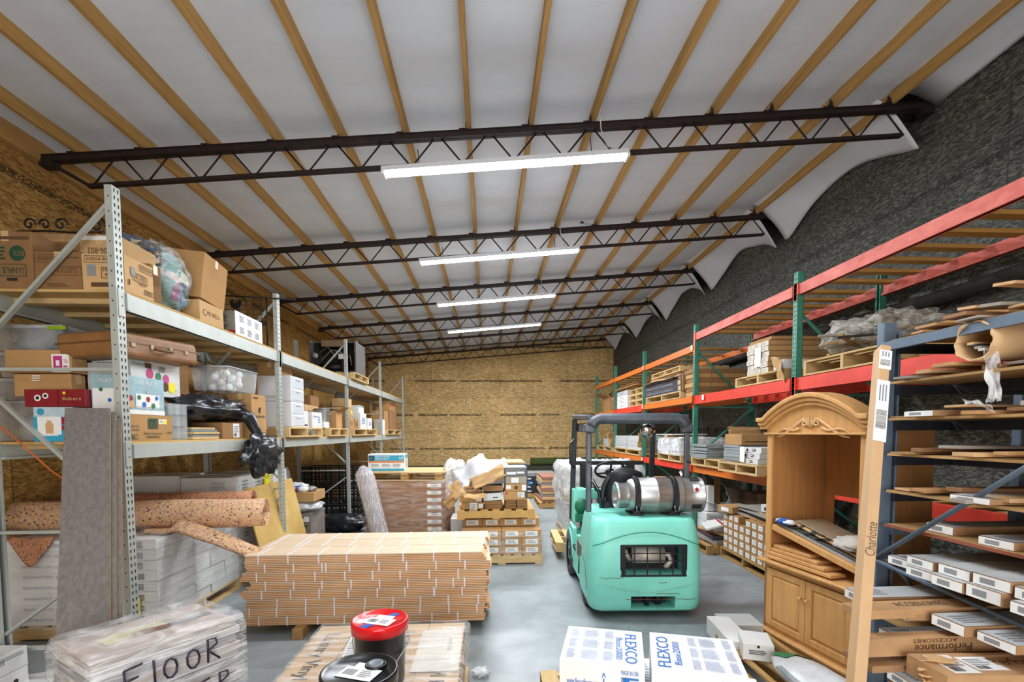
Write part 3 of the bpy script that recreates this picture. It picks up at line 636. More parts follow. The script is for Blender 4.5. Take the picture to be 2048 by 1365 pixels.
STUFFM=M('pale_contents','#b7a78f',.9,var=.3,scale=9); STUFFD=M('dark_contents','#4d5048',.9,var=.3,scale=9)
xb=-3.50
bin_('large clear storage bin at the bottom of the bin stack, with rounded things inside',(xb-.08,4.16,ZL),.40,.5,.31,fill=STUFFM,seed=1,clip=False)
bin_('shallow clear bin, second from the bottom of the bin stack',(xb-.06,4.16,ZL+.315),.42,.45,.17,fill=STUFFD,seed=2,clip=False)
bin_('clear bin with lime clip, third in the bin stack',(xb+.02,4.16,ZL+.49),.54,.48,.19,fill=STUFFD,seed=3)
bin_('clear bin with lime clip and white lid, topmost of the bin stack',(xb,4.14,ZL+.685),.54,.48,.2,fill=STUFFD,seed=4)
carton('cardboard_box','plain box behind the cake stand carton on the lower left shelf','cardboard box',(-3.19,3.80,ZL),(.22,.12,.325),mat=CARDK)
carton('cardboard_box','kraft box with taped top under the pink-labelled box','cardboard box',(-3.25,3.80,ZL+.33),(.40,.13,.165),mat=CARD,ms=[('f','l',.4,.8,.16,.3,WL,3)])
carton('cardboard_box','kraft box with a pink picture label on its end','cardboard box',(-3.26,3.79,ZL+.50),(.46,.14,.165),mat=CARD,stick=[('f',.84,.42,.27,.8,WL,[('r',.35,.55,.5,.7,PINK),('r',.35,.5,.2,.3,WL),('t',.8,.6,.25,.2,PINK,'TEA'),('l',.8,.25,.25,.3,PINK,2)])])
c,s=byY(110,162,809,3.62,ZL,.3); carton('cake_stand_box','blue and white picture box of a tiered cake stand at shelf front','box',(-3.10,3.685,ZL),(.27,.11,.245),mat=M('light_blue_carton','#c8dde6',.5),seam=False,ms=[('f','r',.5,.36,1,.72,CYAN),('f','r',.4,.46,.6,.52,WL),('f','r',.4,.38,.2,.3,CARD2),('f','r',.4,.56,.12,.1,CARD2),('f','r',.82,.6,.2,.2,RED),('f','r',.82,.4,.2,.15,RED),('f','c',.2,.87,.18,.1,CYAN),('f','r',.35,.18,.55,.03,WL)])
carton('bakery_box','dark red printed box lying on the cake stand box','box',(-3.08,3.685,ZL+.248),(.42,.11,.125),mat=M('dark_red_carton','#8c1f2b',.4),seam=False,ms=[('f','c',.22,.5,.11,.35,WL),('f','c',.35,.62,.1,.32,WL),('f','c',.22,.5,.06,.2,INK),('f','c',.35,.62,.055,.18,INK),('f','t',.78,.45,.3,.2,CARD2,'Bakers'),('f','r',.55,.5,.01,1,INK),('f','c',.66,.78,.05,.2,YL)])
carton('cardboard_box','grey-white plain carton left of the first rack post','cardboard box',(-2.93,4.02,ZL+.365),(.22,.3,.23),mat=GCARD,seam=False)
carton('cardboard_box','plain kraft carton hidden under the grey-white carton','cardboard box',(-2.96,4.02,ZL+.0),(.18,.28,.36),mat=CARDK)
# awning box, cake plate box, cupcake box, suitcase
carton('cardboard_box','plain kraft carton under the cupcake carrier box on the lower left shelf','cardboard box',(-2.92,4.32,ZL),(.24,.26,.36),mat=CARD,ms=[])
by=carton('cardboard_box','kraft carton with green striped awning logo and yellow price sticker','cardboard box',(-2.66,3.88,ZL),(.12,.52,.195),mat=CARD,seam=False,ms=[('r','t',.15,.42,.22,.1,INK,'Food Service'),('r','t',.15,.55,.22,.1,INK,'Well & Co'),('r','o',.13,.15,.2,.16,DKG),('r','l',.13,.15,.16,.1,DKG,2),('r','t',.55,.28,.4,.12,DKG,'Select Selections'),('r','l',.55,.14,.3,.08,DKG,2),('r','t',.9,.3,.14,.08,INK,'1289')]+[('r','r',.46+.036*i,.62,.022,.34,DKG) for i in range(6)]+[('r','r',.55,.83,.2,.08,DKG)],stick=[('r',.78,.75,.18,.2,WL,[('r',.75,.4,.4,.7,YL),('l',.3,.5,.4,.6,GREYINK,3)])])
POL=[('f','c',.3,.62,.12,.12,GREEN),('f','c',.55,.35,.12,.12,BLUE)]
carton('cake_plate_box','pale blue picture box of a polka-dot cake plate beside the post','box',(-2.745,3.885,ZL+.198),(.235,.42,.285),mat=M('pale_blue_carton','#a9c9d2',.45),seam=False,ms=[('r','t',.5,.84,.6,.11,WL,'CAKE PLATE'),('r','r',.55,.36,.62,.38,WL),('r','r',.55,.2,.8,.03,GALV),('r','r',.55,.62,.06,.1,GALV),('r','r',.5,.06,1,.12,WL),('r','c',.32,.45,.09,.12,GREEN),('r','c',.55,.42,.1,.13,RED),('r','c',.78,.47,.08,.11,BLUE),('r','c',.44,.27,.1,.12,BLUE),('r','c',.68,.25,.1,.12,GREEN),('r','c',.1,.4,.12,.3,RED),('r','c',.12,.25,.14,.2,CARD2),('f','r',.45,.35,.8,.6,WL),('f','t',.5,.85,.5,.09,WL,'PLATE')]+POL)
carton('cupcake_carrier_box','tall white picture box of a cupcake carrier under the suitcase','box',(-2.90,4.22,ZL+.365),(.29,.60,.285),.0,mat=WCARD,seam=False,ms=[('r','t',.2,.85,.3,.08,CYAN,'Carrier'),('r','c',.35,.62,.14,.12,PINK),('r','c',.52,.57,.12,.11,GREEN),('r','c',.68,.53,.13,.12,PINK),('r','c',.5,.35,.14,.12,INKB),('r','c',.66,.3,.13,.12,INKB),('r','c',.8,.3,.16,.13,YL),('r','r',.6,.22,.6,.03,GREYINK),('r','l',.25,.25,.2,.2,GREYINK,4),('r','r',.32,.84,.12,.14,INKB),('r','r',.6,.8,.12,.16,GREYINK),('f','t',.5,.8,.7,.1,CYAN,'CARRIER'),('f','r',.5,.3,.5,.1,INKB)])
LEA=M('brown_leather','#96683e',.5,var=.15,scale=6,bump=.15,rnd=0); 
t=thing('suitcase','old brown leather suitcase lying on the picture boxes','suitcase',(-2.86,4.13,ZL+.625),0); t.rotation_euler=(.05,-.05,-.10)
B(LEA).box((0,0,.10),(.46,.86,.185)).out('case_body',t,bevel=.035,seg=3)
B(M('dark_leather_trim','#6b4626',.5)).box((0,0,.115),(.466,.866,.012)).out('seam_band',t,bevel=.002)
B(M('dark_leather_trim','#6b4626',.5)).tube([(.235,-.08,.09),(.27,-.07,.08),(.282,0,.078),(.27,.07,.08),(.235,.08,.09)],.011,n=8).out('handle',t)
for s in(-1,1): B(M('old_brass','#a5967a',.4,.6)).box((.234,s*.1,.1),(.01,.03,.04)).out('handle_mount',t); B(M('old_brass','#a5967a',.4,.6)).box((.234,s*.28,.1),(.008,.04,.03)).out('latch',t)
# acrylic drawer set
t=thing('acrylic_organizer','clear acrylic drawer organizer with three tiers beside the awning carton','organizer',(-2.755,4.285,ZL))
AC=film('clear_acrylic','#e8eef0',.16,.3,scale=2,st=(1,1,1),rough=.08,bump=.05)
b=B(AC); 
for z in(0,.10,.20,.30): b.box((0,0,z+.003),(.26,.2,.006))
for y in(-.1,0,.1): b.box((0,y,.153),(.26,.004,.306))
b.out('case',t)
for z in(.01,.11,.21):
    for y in(-.05,.05): B(AC).box((.11,y,z+.045),(.03,.09,.085)).out('drawer',t)
# cartons behind, tile trays
carton('cardboard_box','tall carton with faint green print behind the acrylic organizer','cardboard box',(-3.06,4.72,ZL),(.34,.34,.76),.1,mat=CARDK,ms=[('r','t',.5,.22,.5,.05,DKG,'FRESH'),('r','t',.5,.3,.5,.05,DKG,'FRUIT'),('r','r',.5,.12,.7,.03,DKG)])
for i,(z,h,m,dx) in enumerate(((0,.022,PINE,0),(.024,.02,M('grey_tile','#7f8a92',.5),.0),(.046,.02,PINE,.01),(.068,.02,M('grey_tile','#7f8a92',.5),-.01),(.09,.018,PINE,-.02))):
    b=B(m); b.box((0,0,h/2),(.22,.42-.05*(i>3),h)); b.out('sample_tray',label='thin %s sample tray on the shelf edge, %s from the bottom'%('pine' if m is PINE else 'grey tile',ORD[i]),cat='tray',group='stacked sample trays',bevel=.002,loc=None).location=(-2.73+dx,4.66,ZL+z)
carton('cardboard_box','low kraft carton with a long white sticker right of the sample trays','cardboard box',(-2.76,5.12,ZL),(.3,.40,.16),.0,mat=CARDK,seam=False,stick=[('r',.65,.5,.3,.9,WL,SMALLPRINT)])
carton('cardboard_box','grey carton under the black plastic heap','cardboard box',(-3.08,5.15,ZL+.0),(.28,.3,.17),mat=CARDK)
t=blob('plastic_heap','black plastic sheeting heaped over the lower left shelf goods','plastic bag',(-2.80,4.96,ZL+.175),(.24,.54,.125),BLKB,.35,3,seed=11,fold=.2)
b=B(BLKB); pts=[(-2.68,5.30,ZL+.27),(-2.58,5.40,ZL+.22),(-2.515,5.43,ZL+.05),(-2.50,5.44,ZL-.08)]; b.tube(pts,[.09,.07,.05,.045],n=14); 
kn=blob('trash_bag','black trash bag knotted and hanging over the shelf beam','plastic bag',(-2.48,5.44,ZL-.33),(.11,.30,.17),BLKB,.5,3,seed=21,fold=.35); b.X=Matrix.Translation(-Vector(kn.location)); 
for i in range(len(b.v)): b.v[i]=b.X@b.v[i]
b.out('bag_neck',kn)
blob('bag_tail',None,None,(.02,-.13,-.1),(.06,.1,.1),BLKB,.5,3,seed=4,parent=kn,n=24,fold=.3); blob('bag_tail',None,None,(.02,.16,-.08),(.05,.07,.12),BLKB,.6,3,seed=9,parent=kn,n=24,fold=.3)
es=carton('cardboard_box','upright kraft carton printed essentials near the second rack post','cardboard box',(-2.735,5.70,ZL),(.25,.34,.49),mat=CARD,ms=[('r','t',.55,.5,.7,.07,INK,'essentials'),('r','c',.55,.64,.2,.09,INK),('r','c',.62,.62,.1,.05,CARD),('r','l',.3,.92,.35,.05,INK,2),('f','t',.5,.85,.3,.06,INK,'67')])
t=bin_('clear tub full of white foam balls on the essentials carton','' or (-2.82,5.42,ZL+.495),.38,.62,.26,lid=False,clip=False)
WB=M('white_foam','#f0f0ee',.7,var=.02)
for i in range(26):
    a=U(0,6.28); r=U(0,1)**.5; b=B(WB); b.lathe([(.001,-.04),(.025,-.032),(.04,0),(.025,.032),(.001,.04)],n=10,cap=False); q=b.out('foam_ball',label='white foam ball in the clear tub on the left rack',cat='ball',group='foam balls in the clear tub'); q.location=(-2.82+.13*math.cos(a)*r,5.42+.22*math.sin(a)*r,ZL+.54+.05*(i//7)); 
    if i==0: fb=q
    else: me=q.data; q.data=fb.data; bpy.data.meshes.remove(me)
carton('cardboard_box','kraft carton behind the essentials carton at the back of the shelf','cardboard box',(-3.08,5.62,ZL),(.34,.5,.49),mat=CARD)
# ---------------------------------------------------------------- lower shelf, bay 2
PL=pallet('pale wooden pallet under the white drawer units on the left rack',(-3.0,6.95,ZL),.95,1.25,nd=6)
def drawers(label,c):
    t=thing('drawer_unit',label,'drawer unit',c); B(WPL).box((0,0,.17),(.44,.44,.34)).out('casing',t,bevel=.012)
    for z in(.09,.25): 
        d=B(film('frosted_drawer','#dfe4ea',.75,.9,scale=2,st=(1,1,1),rough=.3,bump=.05)).box((.222,0,z),(.012,.40,.14)).out('drawer',t,bevel=.006); B(WPL).box((.234,0,z+.05),(.014,.14,.018)).out('drawer_pull',d)
    return t
drawers('white plastic drawer unit with frosted fronts, lower of the stacked pair',(-2.80,6.78,ZL+.13)); drawers('white plastic drawer unit with frosted fronts, upper of the stacked pair',(-2.80,6.78,ZL+.473))
carton('cardboard_box','kraft carton sitting on the stacked drawer units','cardboard box',(-2.86,6.76,ZL+.817),(.3,.38,.17),mat=CARD)
carton('cardboard_box','white carton with barcode strip right of the drawer units','cardboard box',(-2.84,7.22,ZL+.13),(.36,.3,.24),mat=WCARD,ms=[('r','r',.5,.15,.7,.1,INK),('f','r',.6,.15,.6,.1,INK)])
carton('cardboard_box','white carton with purple lettering near the third rack post','cardboard box',(-2.80,7.62,ZL+.0),(.36,.42,.37),mat=WCARD,ms=[('r','t',.35,.82,.4,.08,M('purple_print','#5b3f96',.5),'Pantry'),('r','l',.7,.7,.2,.3,BLUE,3),('f','l',.5,.6,.5,.3,BLUE,3)])
carton('cardboard_box','long kraft carton behind the white cartons on the left rack','cardboard box',(-3.2,7.5,ZL),(.4,.7,.5),mat=CARDK,flaps=2)
P2=pallet('wooden pallet under the steel pots on the left rack',(-3.0,8.45,ZL),.95,1.0,nd=6)
ST=M('brushed_steel','#c3c6c8',.3,.8)
for i,(x,y,r,h) in enumerate(((-2.72,8.1,.11,.28),(-2.78,8.35,.12,.33))):
    t=thing('stock_pot','%s steel stock pot on the left rack pallet'%('shorter','taller')[i],'pot',(x,y,ZL+.13)); B(ST).lathe([(r*.97,0),(r,.01),(r,h),(r*1.03,h+.004),(r*.99,h+.005)]).out('pot_body',t)
    B(ST).tube([(r,-.05,h*.8),(r+.04,-.04,h*.8),(r+.04,.04,h*.8),(r,.05,h*.8)],.006,n=6).out('handle',t)
carton('foam_tray','white tray with lid lying before the steel pots','tray',(-2.66,8.0,ZL+.13),(.12,.26,.1),mat=WCARD,seam=False)
carton('cardboard_box','printed kraft carton behind the steel pots','cardboard box',(-3.1,8.2,ZL+.13),(.4,.6,.38),mat=CARD2,ms=[('r','t',.5,.7,.6,.12,INKB,'DELICIOUS')])
carton('cardboard_box','open kraft carton with raised flap by the third rack post','cardboard box',(-2.78,8.7,ZL+.13),(.34,.36,.3),mat=CARD,flaps=2)
carton('cardboard_box','small kraft carton on top behind the third rack post','cardboard box',(-3.05,8.35,ZL+.513),(.3,.4,.16),mat=CARDK)
# bay 3 and 4
pallet('wooden pallet under the white cartons in the third bay of the left rack',(-3.0,10.3,ZL),.95,1.9,nd=6)
L3=[(-2.78,9.5,.34,.3,.22,CARD,'kraft carton right of the third rack post'),(-2.78,9.85,.32,.3,.20,CARDK,'brown carton in the third bay of the left rack'),(-2.74,10.3,.3,.5,.33,WCARD,'tall white carton with blue print in the third bay'),(-2.74,10.85,.3,.4,.24,WCARD,'low white carton beside the tall white one'),(-3.15,9.9,.35,.6,.45,CARD,'kraft carton at the back of the third bay'),(-3.15,10.7,.35,.7,.4,GCARD,'grey-white carton at the back of the third bay')]
for x,y,a,b_,h,m,lb in L3: carton('cardboard_box',lb,'cardboard box',(x,y,ZL+.13),(a,b_,h),mat=m,ms=[('r','l',.5,.5,.5,.4,BLUE if m is WCARD else INKB,4)])
carton('cardboard_box','kraft carton with yellow tag stacked third bay left rack','cardboard box',(-2.80,9.55,ZL+.355),(.3,.28,.2),mat=CARD,stick=[('r',.8,.5,.3,.4,YL)])
carton('cardboard_box','small kraft carton topmost on the third bay cartons','cardboard box',(-2.82,9.6,ZL+.56),(.28,.34,.15),mat=CARD2)
carton('cardboard_box','white lidded tub on the tall white carton in the third bay','tub',(-2.76,10.3,ZL+.465),(.26,.42,.15),mat=WCARD,seam=False,ms=[('r','r',.5,.85,1,.12,GREEN)])
t=thing('desk_fan','grey round desk fan on the back cartons of the third bay','fan',(-2.98,9.95,ZL+.585)); B(M('fan_grey','#8c9299',.4,.3)).lathe([(.12,-.04),(.14,0),(.12,.04)],X=Matrix.Translation((0,0,.16))@rot(0,math.pi/2,0)).out('fan_head',t,loc=None); B(DKM).box((0,0,.01),(.16,.16,.02)).out('fan_base',t); B(DKM).tube([(0,0,.01),(0,0,.1)],.015,n=8).out('neck',t)
carton('cardboard_box','pale grey carton on the back cartons near the fan','cardboard box',(-3.12,10.55,ZL+.535),(.3,.5,.16),mat=GCARD)
pallet('wooden pallet in the last bay of the left rack',(-3.0,13.4,ZL),.95,1.9,nd=6)
for x,y,a,b_,z,h,m,lb in [(-2.78,12.7,.34,.5,.13,.48,CARD,'tall kraft carton in the last bay of the left rack'),(-2.80,13.6,.4,.9,.13,.5,CARDR,'wide reddish carton in the last bay of the left rack'),(-2.80,13.55,.4,.8,.633,.2,CARD,'carton with red lid on the wide reddish carton')]:
    carton('cardboard_box',lb,'cardboard box',(x,y,ZL+z),(a,b_,h),mat=m,ms=[('r','r',.5,.88,1,.22,RED)] if 'red lid' in lb else (),seam='red lid' not in lb)
carton('cardboard_box','small white carton beside the last bay kraft carton','cardboard box',(-2.7,12.3,ZL+.0),(.22,.26,.38),mat=WCARD)

# small things on the left rack
B(M('orange_cord','#d2691e',.5)).tube([(-3.62,3.55,1.98),(-3.45,3.53,1.88),(-3.25,3.53,1.70),(-3.05,3.53,1.50),(-2.85,3.54,1.34),(-2.66,3.55,1.22)],.006,n=6).out('extension_cord',label='thin orange cord strung along the brace of the first rack frame',cat='cord')
b=B(BW)
def curl(cx,cz,r,s): return [(cx+s*r*(1-.8*i/16)*math.cos(i*.45),4.12,cz+r*(1-.8*i/16)*math.sin(i*.45)) for i in range(17)]
for cx,r,s in((-3.62,.05,1),(-3.50,.045,-1),(-3.38,.055,1),(-3.10,.07,1)): b.tube(curl(cx,3.42,r,s),.008,n=6)
b.tube([(-3.72,4.12,3.36),(-3.5,4.12,3.37),(-3.3,4.12,3.36),(-3.05,4.12,3.37)],.008,n=6); b.tube([(-3.70,4.12,3.28),(-3.70,4.12,3.37)],.008,n=6); b.tube([(-3.08,4.12,3.28),(-3.08,4.12,3.37)],.008,n=6)
b.out('scroll_ornament',label='black wrought scroll ornament standing behind the nuggets carton',cat='ornament')
carton('cardboard_box','tall kraft carton behind the nuggets carton carrying the scroll ornament','cardboard box',(-3.35,4.25,ZT),(.7,.3,.50),mat=CARDK)
# ================================================================ floor, left side
def grid_cartons(name,base,nx,ny,nz,sz,mat,lbl,group,gap=.003,ms=(),stick=None,jit=.004,skip=None,rz=0,orient='',cat='cardboard box',tapes=False,order=None):
    """block of single cartons; lbl(ix,iy,iz)->label. Built once, then copied"""
    src=None; c0,s0=math.cos(rz),math.sin(rz)
    for iz in range(nz):
        for iy in range(ny):
            for ix in range(nx):
                if skip and skip(ix,iy,iz): continue
                lx=(ix-(nx-1)/2)*(sz[0]+gap)+U(-jit,jit); ly=(iy-(ny-1)/2)*(sz[1]+gap)+U(-jit,jit)
                p=(base[0]+lx*c0-ly*s0,base[1]+lx*s0+ly*c0,base[2]+iz*(sz[2]+.002)); lb=lbl(ix,iy,iz)
                if src is None: src=carton(name,lb,cat,p,sz,rz,mat,ms=ms,group=group,seam=tapes,stick=stick or (),bev=.003)
                else: dup(src,p,rz,lb)
    return src
ROWS=lambda k,n: 'bottom row' if k==0 else 'top row' if k==n-1 else ORD[k]+' row up'
FILM=film('stretch_film',a0=.02,a1=.30,scale=4,st=(1,1,6),bump=.35); FILMH=film('heavy_stretch_film',a0=.12,a1=.65,scale=6,st=(1.5,1.5,7)); WRAPW=film('white_stretch_film','#f4f6f8',.35,.9,scale=4,st=(2,2,2),rough=.25)
pallet('wooden pallet under the nearer wrapped stack of white flooring cartons',(-3.44,4.87,0),1.26,1.34)
grid_cartons('flooring_carton',(-3.44,4.87,.132),1,5,8,(1.24,.262,.089),WCARD,lambda x,y,z:'white long flooring carton in the nearer wrapped stack, %s, %s from the camera'%(ROWS(z,8),ORD[y]),'cartons of the nearer white stack',jit=.006,
  ms=[('f','t',.22,.55,.2,.28,GREYINK,'BENNINGTON,'),('f','l',.5,.5,.34,.34,GREYINK,2),('f','r',.88,.45,.06,.6,GREYINK),('f','r',.62,.3,.3,.2,GREYINK)])
tarp('stretch_film','clear stretch film around the nearer stack of white flooring cartons','plastic film',(-3.44,4.87,.1),(1.29,1.36,.78),FILM,.012,group=None,seed=2)
carton('paper_label','bright yellow notice stuck on the nearer wrapped white stack beside the post','label',(-2.99,4.165,.21),(.10,.003,.16),mat=YL,seam=False,bev=0,ms=[('f','t',.4,.85,.5,.1,INK,'MATTER'),('f','t',.45,.68,.7,.1,INK,'WARRANTY')])
# taller second stack
pallet('wooden pallet under the taller wrapped stack of white cartons',(-3.13,6.255,0),.62,1.38,nd=5)
grid_cartons('flooring_carton',(-3.13,6.255,.132),1,2,6,(.60,.685,.185),WCARD,lambda x,y,z:'large white carton in the taller wrapped stack, %s, %s from the camera'%(ROWS(z,6),ORD[y]),'cartons of the taller white stack',
  ms=[('f','l',.7,.5,.3,.5,GREYINK,4),('r','l',.75,.5,.2,.6,GREYINK,3),('r','l',.3,.5,.2,.6,GREYINK,3)])
grid_cartons('flooring_carton',(-3.76,5.86,.002),1,1,7,(.60,.5,.18),WCARD,lambda x,y,z:'large white carton against the left wall behind the cork rolls, %s'%(ROWS(z,7)),'white cartons against the left wall')
tarp('stretch_film','clear stretch film around the taller stack of white cartons','plastic film',(-3.13,6.255,.1),(.66,1.42,1.165),FILM,.012,seed=6)
carton('paper_label','bright yellow notice near the top of the taller wrapped stack','label',(-2.785,6.25,1.09),(.003,.17,.15),mat=YL,seam=False,bev=0,ms=[('r','t',.5,.85,.5,.1,INK,'WASTE'),('r','t',.5,.68,.6,.1,INK,'MATTER')])
# leaning plywood sheet
a=XY(497,972,X=-2.70); b2=XY(583,955,X=-2.70)
def leanboard(name,label,cat,top0,top1,run,m,th=.015):
    """board whose top edge goes top0->top1 and whose foot stands `run` further toward +x on the floor"""
    b=B(m); t0,t1=Vector(top0),Vector(top1); f0=Vector((t0.x+run,t0.y,0)); f1=Vector((t1.x+run,t1.y,0)); n=(t1-t0).cross(f0-t0).normalized()*th
    b.add([t0,t1,f1,f0,t0+n,t1+n,f1+n,f0+n],[(0,1,2,3),(7,6,5,4),(0,4,5,1),(1,5,6,2),(2,6,7,3),(3,7,4,0)]); return b.out(name,label=label,cat=cat,bevel=.002,seg=1)
o=leanboard('plywood_sheet','scuffed yellow plywood sheet leaning on the taller white stack','board',(-2.72,5.52,1.13),(-2.72,6.84,1.13),.26,M('yellow_plywood','#d9b771',.7,var=.12,scale=2.2,rnd=0,spec=.25,col2='#bf9a55'))
# cork rolls
CORK=speckle('cork_foam','#d2aa80',['#dcb98c','#c08f70','#c99a92','#d9b27c','#b98a84','#dab084','#544842','#d3a47c','#a98a86','#dfc096'],85); CORKB=speckle('reddish_cork_foam','#bd8560',['#c9936a','#a8705a','#bf8070','#c99262','#76564a','#c88d70','#b98462'],85)
def roll(label,p0,p1,r,m,sagy=0,n=10,wob=.012,name='cork_roll',turns=2.6):
    t=thing(name,label,'underlayment roll',p0); P0,P1=Vector(p0),Vector(p1); d=P1-P0; L_=d.length
    X=Vector(d).normalized().to_track_quat('X','Z').to_matrix().to_4x4(); b=B(m,X=X)
    def fn(u,v):
        a=2*math.pi*turns*v; rr=r*(.55+.45*v)+wob*ns(Vector((u*3,math.cos(a),math.sin(a)))); x=u*L_
        return (x,rr*math.cos(a),rr*math.sin(a)-sagy*(u**3))
    b.sheet(fn,n,90,t=.0045); b.out('rolled_sheet',t); return t
roll('thick speckled cork underlayment roll lying across the nearer white stack, foremost',(-4.12,4.42,1.045),(-2.10,4.66,1.01),.135,CORK,.0,wob=.02,turns=3)
roll('reddish cork underlayment roll lying behind the speckled one',(-4.12,4.95,1.04),(-2.42,5.1,1.05),.12,CORKB,.0,wob=.015,turns=3)
b=B(CORK)
def dr(u,v):
    x=-3.05+1.02*u; w=.19-.03*u; y=4.52+(v-.5)*.30*(1-.2*u); z=.915-.36*max(0,u-.28)**1.15+ .06*math.cos((v-.5)*3.1)+.012*ns(Vector((u*5,v*3,1)))
    if x<-2.80: z=.90+.004
    return (x,y-.16*u,z)
b.sheet(dr,26,10,t=.03).out('cork_sheet',label='end of a cork underlayment sheet drooping over the aisle below the speckled roll',cat='underlayment sheet')
b=B(CORKB); b.sheet(lambda u,v:(-3.95+.34*u,4.17-.03*v-.02*math.sin(u*3),.90-.26*v*(1-abs(2*u-1.1)*.85)),10,8,t=.006); b.out('cork_flap',label='pointed reddish cork flap hanging on the face of the nearer white stack',cat='underlayment sheet')
# leaning grey planks
GPL=M('grey_oak_plank','#77706a',.55,var=.16,scale=3,st=(16,16,1.2),rnd=.04,spec=.3,bump=.1,bscale=30); EDG=M('tan_plank_core','#b08a4e',.7)
Fo=Vector((-2.03,2.42,0)); To=Vector((-2.62,3.33,1.90))
for k in range(3):
    ax=(To-Fo).normalized(); side=Vector((.93,.36,0)).normalized(); nn=ax.cross(side).normalized()
    if nn.y>0: nn=-nn
    t=thing('oak_plank','long grey-brown floor plank leaning by the first rack post, %s of three'%('front','middle','rear')[k],'floor plank',Fo-nn*(.026*k)+side*.022*k,group='leaning grey planks')
    w=.235; X=Matrix(((side.x,ax.x,nn.x,0),(side.y,ax.y,nn.y,0),(side.z,ax.z,nn.z,0),(0,0,0,1))); L_=(To-Fo).length-.03*k
    B(GPL,X=X).box((0,L_/2+.02,.009),(w,L_,.006)).out('wear_layer',t); B(EDG,X=X).box((0,L_/2+.02,.0),(w,L_,.012)).out('core',t)
# cartons at the lower left edge
MZ=[('r','t',.45,.62,.4,.22,INK,'MARAZZI'),('r','l',.75,.75,.4,.2,GREYINK,2),('r','c',.3,.3,.1,.1,INK)]
carton('tile_carton','white tile carton marked MARAZZI on the floor at the left edge, lower one','cardboard box',(-3.44,3.28,0),(.36,.46,.13),-.03,mat=WCARD,seam=False,ms=[('r','c',.8,.4,.08,.2,INK)])
carton('tile_carton','white tile carton marked MARAZZI topmost at the left edge under the tool','cardboard box',(-3.44,3.27,.132),(.37,.47,.14),-.03,mat=WCARD,seam=False,ms=MZ)
t=thing('tile_tool','grey flat tool with a red curved handle on the tile carton at the left edge','tool',(-3.48,3.1,.274),.2)
B(M('grey_tool','#4a4e4c',.5)).box((.02,.02,.006),(.12,.44,.012)).out('base_plate',t,bevel=.002); B(RED).tube([(.02,-.14,.012),(.02,-.13,.07),(.02,-.06,.10),(.02,.04,.10),(.02,.10,.06),(.02,.13,.012)],.019,n=10).out('handle',t)
carton('paper_sheet','white paper sheet on the floor before the tile cartons','paper',XY(65,1360,Z=0),(.3,.2,.003),.3,mat=WCARD,seam=False,bev=0)
# snack box pile beyond
carton('cardboard_box','grey printed carton with green and blue stickers under the wrapped pack','cardboard box',(-2.86,7.55,0),(.48,.62,.56),mat=M('taupe_carton','#8f8378',.6,rnd=.05),seam=False,ms=[('f','l',.5,.5,.9,.9,INKB,8)],stick=[('f',.42,.62,.14,.1,GREEN),('f',.55,.25,.3,.16,BLUE),('f',.85,.85,.2,.14,WL)])
blob('wrapped_pack','bulging pack in loose stretch film between the grey carton and the snack box','wrapped pack',(-2.84,7.5,.56),(.31,.36,.085),WRAPW,.15,3,seed=5)
sb=carton('cardboard_box','open kraft tray full of snack bags past the plywood sheet','cardboard box',(-2.80,7.5,.735),(.46,.5,.14),mat=CARD,flaps=0,seam=False)
for i,(m,lb) in enumerate(((PINK,'pink snack bag in the kraft tray'),(BLUE,'blue snack bag in the kraft tray'),(WL,'white snack bag in the kraft tray'),(M('foil_grey','#a9a6a2',.35,.3),'silver snack bag in the kraft tray'))):
    blob('snack_bag',lb,'snack bag',(-2.93+.09*i,7.33+.06*(i%2),.868),(.085,.07,.045),m,.3,4,seed=i,n=20,group=None)
blob('film_heap','crumpled loose stretch film behind the snack tray','plastic film',(-3.0,7.62,.868),(.2,.15,.06),WRAPW,.4,4,seed=12,n=26)
# black lattice crates
t0=None
for k in range(3):
    lb='black lattice plastic crate behind the third rack post, %s of the stack'%('bottom','middle','top')[k]
    if t0 is None:
        t0=thing('lattice_crate',lb,'crate',(-3.02,9.62,.03),group='black lattice crates')
        for s in(-1,1):
            b=B(BLKP); 
            for i in range(16): b.box((-.52+i*1.04/15,s*.27,.17),(.016 if i%4 else .035,.014,.34))
            for z in(.01,.12,.24,.34): b.box((0,s*.27,z),(1.08,.02,.022))
            b.out('lattice_side',t0)
            b=B(BLKP)
            for i in range(8): b.box((s*.53,-.25+i*.5/7,.17),(.014,.016,.34))
            for z in(.01,.12,.24,.34): b.box((s*.53,0,z),(.02,.54,.022))
            b.out('lattice_end',t0)
        b=B(BLKP); 
        for i in range(9): b.box((-.5+i*.125,0,.01),(.02,.54,.015))
        b.out('crate_floor',t0)
    else: dup(t0,(-3.02,9.62,.03+k*.362),None,lb)
blob('trash_bag','flat black trash bag lying on the floor at the third rack post','plastic bag',(-2.56,8.72,0),(.40,.24,.15),BLKB,.3,2.5,seed=31,fold=.25)
for k in range(5):
    pallet('grey weathered pallet in the pile behind the lattice crates, %s'%ROWS(k,5),(-2.55,11.0,.14*k),1.0,.9,mat=M('grey_pine','#a49a86',.8,rnd=.05),group='pallet pile behind the crates')
# ================================================================ foreground
def fitbox(FL,FR,BL,Z):
    a,b_,c=XY(*FL,Z=Z),XY(*FR,Z=Z),XY(*BL,Z=Z); u=b_-a; w=u.length; rz=math.atan2(u.y,u.x); v=Vector((-u.y,u.x,0)).normalized(); dpt=max(.05,(c-a).dot(v)); ctr=a+u/2+v*dpt/2
    return ctr,w,dpt,rz
